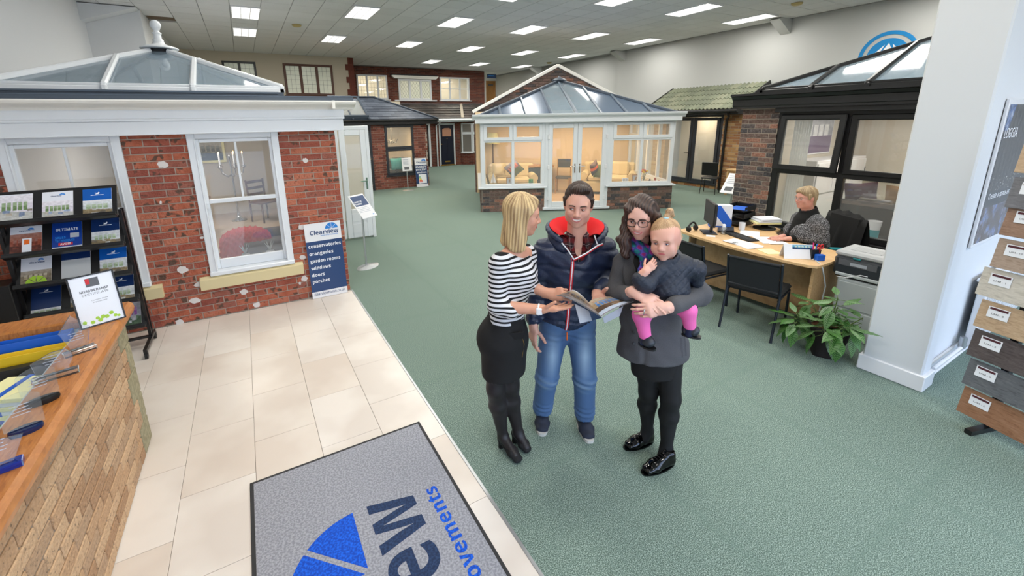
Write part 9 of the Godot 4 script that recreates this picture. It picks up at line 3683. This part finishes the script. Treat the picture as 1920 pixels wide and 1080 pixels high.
	cushion("brown and orange cushion on the right sofa's near arm", L.call(3.2, 0.82, 1.75), rot * Basis(Vector3.UP, 0.8) * Basis(Vector3.BACK, 0.4), 0.36, picture("pic_cush2", 82, 48, 48, [[0.35, 0.6, Color(0.9, 0.4, 0.15)]], [Color(0.2, 0.1, 0.08), Color(0.25, 0.13, 0.1)], 0.9))
	cushion("green cushion on the right cream sofa", L.call(3.4, 0.72, 1.9), rot * Basis(Vector3.RIGHT, -0.3), 0.38, mat("moss", Color(0.36, 0.4, 0.2), 0.9))
	t = thing("floor_lamp", "dark wooden floor lamp with a pale shade behind the left cream sofa", "lamp", L.call(0.42, 0.04, 2.7))
	g = G.new()
	g.lathe([Vector2(0.001, 0), Vector2(0.14, 0), Vector2(0.13, 0.03), Vector2(0.02, 0.05), Vector2(0.018, 0.8), Vector2(0.03, 0.84), Vector2(0.018, 0.9), Vector2(0.018, 1.5)], 14)
	part("pole", g, M.brown_wood, t)
	g = G.new()
	g.lathe([Vector2(0.2, 1.45), Vector2(0.13, 1.75)], 20)
	part("shade", g, M.note_yellow, t)
	t = thing("framed_picture", "small dark framed picture on the wall above the right cream sofa", "picture", L.call(3.58, 1.73, 2.93), -0.4838)
	g = G.new()
	for s: float in [-1.0, 1.0]:
		g.box(Vector3(s * 0.15, 0, 0.015), Vector3(0.03, 0.36, 0.03), Basis.IDENTITY, 0.004)
		g.box(Vector3(0, s * 0.165, 0.015), Vector3(0.3, 0.03, 0.03), Basis.IDENTITY, 0.004)
	part("frame", g, M.black_frame, t)
	g = G.new()
	g.box(Vector3(0, 0, 0.008), Vector3(0.28, 0.31, 0.006))
	part("mount", g, M.paper, t)
	g = G.new()
	g.box(Vector3(0, 0, 0.013), Vector3(0.15, 0.18, 0.004))
	part("print", g, picture("pic_land", 71, 64, 64, [], [Color(0.35, 0.33, 0.28)]), t)
	t = thing("console_table", "brown wooden console table with a dark drawer front deep inside the white conservatory", "table", L.call(1.75, 0.04, 2.6), -0.4838)
	g = G.new()
	g.box(Vector3(0, 0.78, 0), Vector3(0.9, 0.06, 0.4), Basis.IDENTITY, 0.01)
	part("top", g, M.door_oak, t)
	g = G.new()
	g.box(Vector3(0, 0.42, 0.0), Vector3(0.82, 0.62, 0.34), Basis.IDENTITY, 0.01)
	part("body", g, M.dark_grey, t)
	t = thing("dining_chair", "pale wooden chair by the far side of the white conservatory's French doors", "chair", L.call(2.45, 0.04, 2.3), -0.8)
	for s in [[-0.19, -0.19, 0.98], [0.19, -0.19, 0.98], [-0.19, 0.19, 0.46], [0.19, 0.19, 0.46]]:
		g = G.new()
		g.tube([Vector3(s[0], 0, s[1]), Vector3(s[0], 0.46, s[1]), Vector3(s[0], s[2], s[1] * 1.2)], 0.018, 6)
		part("leg", g, M.door_oak, t)
	g = G.new()
	g.box(Vector3(0, 0.46, 0), Vector3(0.42, 0.05, 0.42), Basis.IDENTITY, 0.012)
	part("seat", g, M.dark_grey, t)
	g = G.new()
	g.box(Vector3(0, 0.85, -0.22), Vector3(0.38, 0.25, 0.03), Basis.IDENTITY, 0.01)
	part("back", g, M.dark_grey, t)
	var ledge := G.new()
	ledge.span(0.2, 1.5, 0.56, 0.6, -0.42, -0.1, 0.006)
	ledge.span(3.1, 4.44, 0.56, 0.6, -0.42, -0.1, 0.006)
	var lt := struct("trim_ledge", ledge, M.white_pvc)
	lt.transform = cb
	var photos := [[0.72, 0.16, 0.2, "brown photo frame on the left ledge", M.card_brown], [1.25, 0.11, 0.14, "green and white photo frame on the left ledge beside the French doors", M.green_print], [3.58, 0.16, 0.12, "white card on the right ledge beside the French doors", M.paper], [3.83, 0.18, 0.2, "brown photo frame in the middle of the right ledge", M.card_brown]]
	for q in photos:
		g = G.new()
		g.box(Vector3(0, q[2] / 2, 0), Vector3(q[1], q[2], 0.015), Basis(Vector3.RIGHT, -0.2), 0.003)
		g.box(Basis(Vector3.RIGHT, 0.5) * Vector3(0, q[2] * 0.4, -0.02), Vector3(0.03, q[2] * 0.8, 0.006), Basis(Vector3.RIGHT, 0.5))
		t = thing("photo_frame", q[3], "photo frame", L.call(q[0], 0.603, 0.28), -0.4838)
		part("frame", g, q[4], t)
		g = G.new()
		g.box(Basis(Vector3.RIGHT, -0.2) * Vector3(0, 0, 0.009) + Vector3(0, q[2] / 2, 0), Vector3(q[1] * 0.75, q[2] * 0.75, 0.002), Basis(Vector3.RIGHT, -0.2))
		part("photo", g, M.dark_grey if q[4] == M.green_print else M.print_pale, t)
	t = thing("toy_boat", "small model sailing boat at the left end of the left ledge", "ornament", L.call(0.32, 0.6, 0.28), -0.4838)
	g = G.new()
	g.prism(PackedVector2Array([Vector2(-0.08, 0.05), Vector2(0.09, 0.05), Vector2(0.06, 0.0), Vector2(-0.06, 0.0)]), -0.025, 0.025)
	part("hull", g, M.moss, t)
	g = G.new()
	g.tube([Vector3(0, 0.05, 0), Vector3(0, 0.34, 0)], 0.005, 6)
	part("mast", g, M.brown_wood, t)
	g = G.new()
	g.prism(PackedVector2Array([Vector2(0.006, 0.07), Vector2(0.08, 0.07), Vector2(0.006, 0.32)]), -0.003, 0.003)
	g.prism(PackedVector2Array([Vector2(-0.006, 0.07), Vector2(-0.06, 0.07), Vector2(-0.006, 0.28)]), -0.003, 0.003)
	part("sail", g, M.paper, t)
	t = thing("flower_vase", "vase of red and yellow flowers on the right ledge of the white conservatory", "flowers", L.call(4.03, 0.6, 0.26))
	g = G.new()
	g.lathe([Vector2(0.001, 0), Vector2(0.03, 0), Vector2(0.045, 0.06), Vector2(0.025, 0.12), Vector2(0.035, 0.16), Vector2(0.033, 0.16), Vector2(0.022, 0.12), Vector2(0.001, 0.02)], 16)
	part("vase", g, M.acrylic, t)
	var st := G.new()
	for i in 9:
		var a := TAU * i / 9.0
		var r := 0.03 + 0.045 * (i % 3) / 2.0
		var p := Vector3(cos(a) * r, 0.26 + 0.05 * ((i * 5) % 4) / 3.0, sin(a) * r)
		st.tube([Vector3(0, 0.05, 0), p], 0.003, 5)
		g = G.new()
		g.ball(p, Vector3(0.028, 0.022, 0.028), 8)
		part("bloom", g, M.red_print if i % 2 else M.yellow, t)
	part("stems", st, M.moss, t)
	for q in [[4.16, 0.1, "black cone ornament on the right ledge", 0], [4.29, 0.12, "tall terracotta candle on the right ledge", 1], [4.38, 0.07, "short terracotta candle at the right end of the ledge", 1]]:
		g = G.new()
		if q[3] == 0: g.lathe([Vector2(0.001, 0), Vector2(0.045, 0), Vector2(0.03, q[1] * 0.5), Vector2(0.012, q[1]), Vector2(0.001, q[1])], 14)
		else: g.lathe([Vector2(0.001, 0), Vector2(0.024, 0), Vector2(0.026, 0.01), Vector2(0.024, q[1]), Vector2(0.001, q[1])], 14)
		solo("ledge_ornament", g, M.black_plastic if q[3] == 0 else mat("terracotta", Color(0.62, 0.25, 0.15), 0.7), q[2], "ornament", "", L.call(q[0], 0.601, 0.2))
	g = G.new()
	g.span(2.2, 5.35, 0.0, 0.01, -16.4, -13.9)
	struct("floor_slate_room", g, M.laminate_floor)
	downlight(V(4.3, 2.02, 14.7), 0.4, 4.0, Color(1.0, 0.86, 0.64), "warm ceiling light inside the slate-roofed conservatory")
	sofa("dark sofa behind the slate-roofed conservatory's window", V(4.5, 0.01, 15.0), 0.0, 1.5, mat("dark_sofa", Color(0.16, 0.13, 0.13), 0.8))
	cushion("teal cushion on the dark sofa in the slate-roofed conservatory", V(4.55, 0.72, 14.7), Basis(Vector3.RIGHT, -0.3), 0.42, M.teal)
	cushion("brown cushion on the dark sofa in the slate-roofed conservatory", V(4.1, 0.75, 14.7), Basis(Vector3.BACK, 0.5), 0.42, M.brown_wood)
	g = G.new()
	for i in 8:
		var a := TAU * i / 8
		g.tube([Vector3(0, 1.55, 0), Vector3(cos(a) * 0.15, 1.45, sin(a) * 0.15), Vector3(cos(a) * 0.22, 1.58, sin(a) * 0.22)], 0.01, 5)
	g.tube([Vector3(0, 1.4, 0), Vector3(0, 2.0, 0)], 0.008, 6)
	solo("chandelier", g, M.print_grey, "grey branching chandelier behind the slate-roofed conservatory's window", "chandelier", "", V(4.4, 0.0, 14.6))
	t = thing("stacking_chair", "dark stacking chair in front of the tiled garden room's folding doors", "chair", V(11.55, 0, 7.55), -1.2)
	g = G.new()
	g.box(Vector3(0, 0.45, 0), Vector3(0.44, 0.04, 0.44), Basis.IDENTITY, 0.02)
	part("seat", g, M.black_plastic, t)
	g = G.new()
	g.box(Vector3(0, 0.72, 0.22), Vector3(0.42, 0.38, 0.03), Basis(Vector3.RIGHT, 0.15), 0.015)
	part("backrest", g, M.black_plastic, t)
	for s in [[-0.2, -0.22], [0.2, -0.22], [-0.2, 0.26], [0.2, 0.26]]:
		g = G.new()
		g.tube([Vector3(s[0], 0, s[1]), Vector3(s[0] * 0.9, 0.44, s[1] * 0.7)], 0.012, 6)
		part("leg", g, M.black_plastic, t)
	t = thing("side_table", "small pale wooden table beside the dark stacking chair, behind the brick pier", "table", V(11.9, 0, 6.95))
	g = G.new()
	g.box(Vector3(0, 0.7, 0), Vector3(0.5, 0.04, 0.5), Basis.IDENTITY, 0.01)
	part("top", g, M.beech, t)
	for s in [[-0.2, -0.2], [0.2, -0.2], [-0.2, 0.2], [0.2, 0.2]]:
		g = G.new()
		g.box(Vector3(s[0], 0.34, s[1]), Vector3(0.05, 0.68, 0.05), Basis.IDENTITY, 0.006)
		part("leg", g, M.beech, t)
	downlight(V(12.75, 2.25, 8.9), 0.3, 2.0, Color(1, 0.95, 0.85), "small ceiling light inside the tiled garden room")
	g = G.new()
	g.span(7.4, 11.0, 0.0, 0.008, -4.25, -1.2)
	struct("floor_black_orangery", g, mat("sage_floor", Color(0.42, 0.5, 0.45), 0.8))
	downlight(V(9.2, 2.42, 2.6), 0.6, 5.0, Color(1, 0.96, 0.9), "round ceiling light inside the black orangery")
	g = G.new()
	g.span(7.5, 11.0, 0, 2.42, -1.3, -1.2)
	struct("wall_black_orangery", g, M.cream_wall)
	sofa("dark brown sofa with its back to the black orangery's window", V(8.45, 0.008, 2.45), PI / 2, 1.35, brown)
	cushion("purple cushion on the dark brown sofa", V(8.42, 0.9, 2.95), Basis(Vector3.UP, -1.4) * Basis(Vector3.BACK, 0.15), 0.42, mat("plum", Color(0.32, 0.12, 0.2), 0.9))
	cushion("tan cushion on the dark brown sofa", V(8.42, 0.9, 2.45), Basis(Vector3.UP, -1.5), 0.42, mat("tan", Color(0.62, 0.46, 0.28), 0.9))
	t = thing("white_cupboard", "white cupboard with dark handles along the black orangery's left side wall", "cupboard", V(9.1, 0.008, 3.98), 0.0)
	g = G.new()
	g.span(-0.3, 1.6, 0, 1.35, -0.2, 0.2, 0.01)
	part("body", g, M.white_gloss, t)
	for k in 3:
		g = G.new()
		g.span(-0.28 + 0.63 * k, 0.33 + 0.63 * k, 0.75, 1.3, 0.2, 0.22, 0.006)
		part("door", g, M.white_gloss, t)
		g = G.new()
		g.tube([Vector3(0.27 + 0.63 * k, 1.0, 0.24), Vector3(0.27 + 0.63 * k, 1.14, 0.24)], 0.008, 6)
		part("handle", g, M.black_plastic, t)
	t = thing("wall_poster", "purple and white room poster above the white cupboard in the black orangery", "poster", V(9.0, 1.42, 4.185), 0.0)
	g = G.new()
	g.span(0, 1.1, 0, 0.75, 0, 0.02, 0.004)
	part("board", g, M.white_gloss, t)
	g = G.new()
	g.quad(Vector3(0.02, 0.02, 0.021), Vector3(1.08, 0.02, 0.021), Vector3(1.08, 0.73, 0.021), Vector3(0.02, 0.73, 0.021))
	part("print", g, picture("pic_purple", 91, 96, 64, [[0.55, 1.0, Color(0.32, 0.16, 0.36)]], [Color(0.7, 0.7, 0.75), Color(0.55, 0.55, 0.6), Color(0.82, 0.82, 0.84)]), t)
	for k in 2:
		t = thing("vase", ["white vase with a teal lower half on the black orangery's sill", "white square vase with a teal plant print on the black orangery's sill"][k], "vase", V(7.5, 0.44, 2.41 - 0.26 * k))
		g = G.new()
		if k == 0:
			g.lathe([Vector2(0.001, 0), Vector2(0.06, 0), Vector2(0.068, 0.15)], 20)
			part("teal_base", g, M.teal, t)
			g = G.new()
			g.lathe([Vector2(0.068, 0.15), Vector2(0.08, 0.27), Vector2(0.075, 0.27), Vector2(0.06, 0.1)], 20)
			part("rim", g, M.white_gloss, t)
		else:
			g.box(Vector3(0, 0.12, 0), Vector3(0.12, 0.24, 0.12), Basis.IDENTITY, 0.01)
			part("body", g, M.white_gloss, t)
			g = G.new()
			for i in 5: g.box(Vector3(-0.062, 0.05 + 0.012 * (i % 3), -0.04 + 0.02 * i), Vector3(0.002, 0.08 + 0.02 * (i % 2), 0.016), Basis(Vector3.RIGHT, 0.3 * (i - 2)))
			part("plant_print", g, M.teal, t)
	g = G.new()
	g.span(7.3, 7.6, 0.41, 0.44, -3.65, -1.2)
	struct("trim_black_sill", g, M.white_gloss)
	t = thing("vertical_blind", "pale vertical blind drawn to the side behind the black orangery's first window", "blind", V(7.55, 0, 3.62), -PI / 2)
	for k in 7:
		g = G.new()
		g.box(Vector3(0.035 * k, 1.3, 0.0), Vector3(0.03, 1.65, 0.004), Basis(Vector3.UP, 0.7), 0.001)
		part("slat", g, M.cream_gutter, t)
	g = G.new()
	g.box(Vector3(0.95, 2.15, 0), Vector3(1.95, 0.04, 0.04), Basis.IDENTITY, 0.006)
	part("head_rail", g, M.white_gloss, t)
	t = thing("wall_sockets", "pair of brass wall sockets inside the black orangery", "socket", V(9.2, 1.38, 1.31), PI)
	for k in 2:
		g = G.new()
		g.box(Vector3(0.18 * k, 0, 0.0), Vector3(0.13, 0.1, 0.012), Basis.IDENTITY, 0.004)
		part("socket", g, M.brass, t)
	t = thing("leaflet_shelves", "tiers of leaflets on a wall rack inside the black orangery", "shelf", V(8.6, 0, 1.36), PI)
	for k in 5:
		g = G.new()
		g.box(Vector3(0, 1.25 + 0.16 * k, 0.06), Vector3(0.5, 0.01, 0.12), Basis(Vector3.RIGHT, 0.5), 0.002)
		part("shelf", g, M.white_gloss, t)
		for j in 2:
			g = G.new()
			g.box(Vector3(-0.12 + 0.24 * j, 1.3 + 0.16 * k, 0.06), Vector3(0.2, 0.006, 0.14), Basis(Vector3.RIGHT, 0.8))
			part("leaflet", g, M.paper, t)
	t = thing("wall_emblem", "round blue and white emblem on the right wall above the black orangery", "emblem", V(13.295, 3.45, 4.68), -PI / 2)
	g = G.new()
	g.lathe([Vector2(0.47, 0.0), Vector2(0.55, 0.0), Vector2(0.55, 0.006), Vector2(0.47, 0.006), Vector2(0.47, 0.0)], 48, Transform3D(Basis(Vector3.RIGHT, PI / 2), Vector3.ZERO))
	part("outer_ring", g, M.logo_blue, t)
	g = G.new()
	g.lathe([Vector2(0.001, 0.0), Vector2(0.39, 0.0), Vector2(0.39, 0.006), Vector2(0.001, 0.006)], 48, Transform3D(Basis(Vector3.RIGHT, PI / 2), Vector3.ZERO))
	part("disc", g, M.logo_blue, t)
	g = G.new()
	for tri in [[Vector2(-0.3, 0.03), Vector2(-0.16, 0.06), Vector2(-0.07, 0.26)], [Vector2(-0.13, 0.07), Vector2(0.1, 0.07), Vector2(0.0, 0.29)], [Vector2(0.13, 0.06), Vector2(0.3, 0.03), Vector2(0.07, 0.26)], [Vector2(-0.3, -0.01), Vector2(-0.16, 0.015), Vector2(-0.16, -0.25), Vector2(-0.3, -0.25)], [Vector2(-0.13, 0.03), Vector2(0.1, 0.03), Vector2(0.1, -0.25), Vector2(-0.13, -0.25)], [Vector2(0.13, 0.015), Vector2(0.3, -0.01), Vector2(0.3, -0.25), Vector2(0.13, -0.25)]]:
		g.prism(PackedVector2Array(tri), 0.006, 0.009)
	tag(part("roof_mark", g, M.white_gloss, t), "", "", "", "stuff")
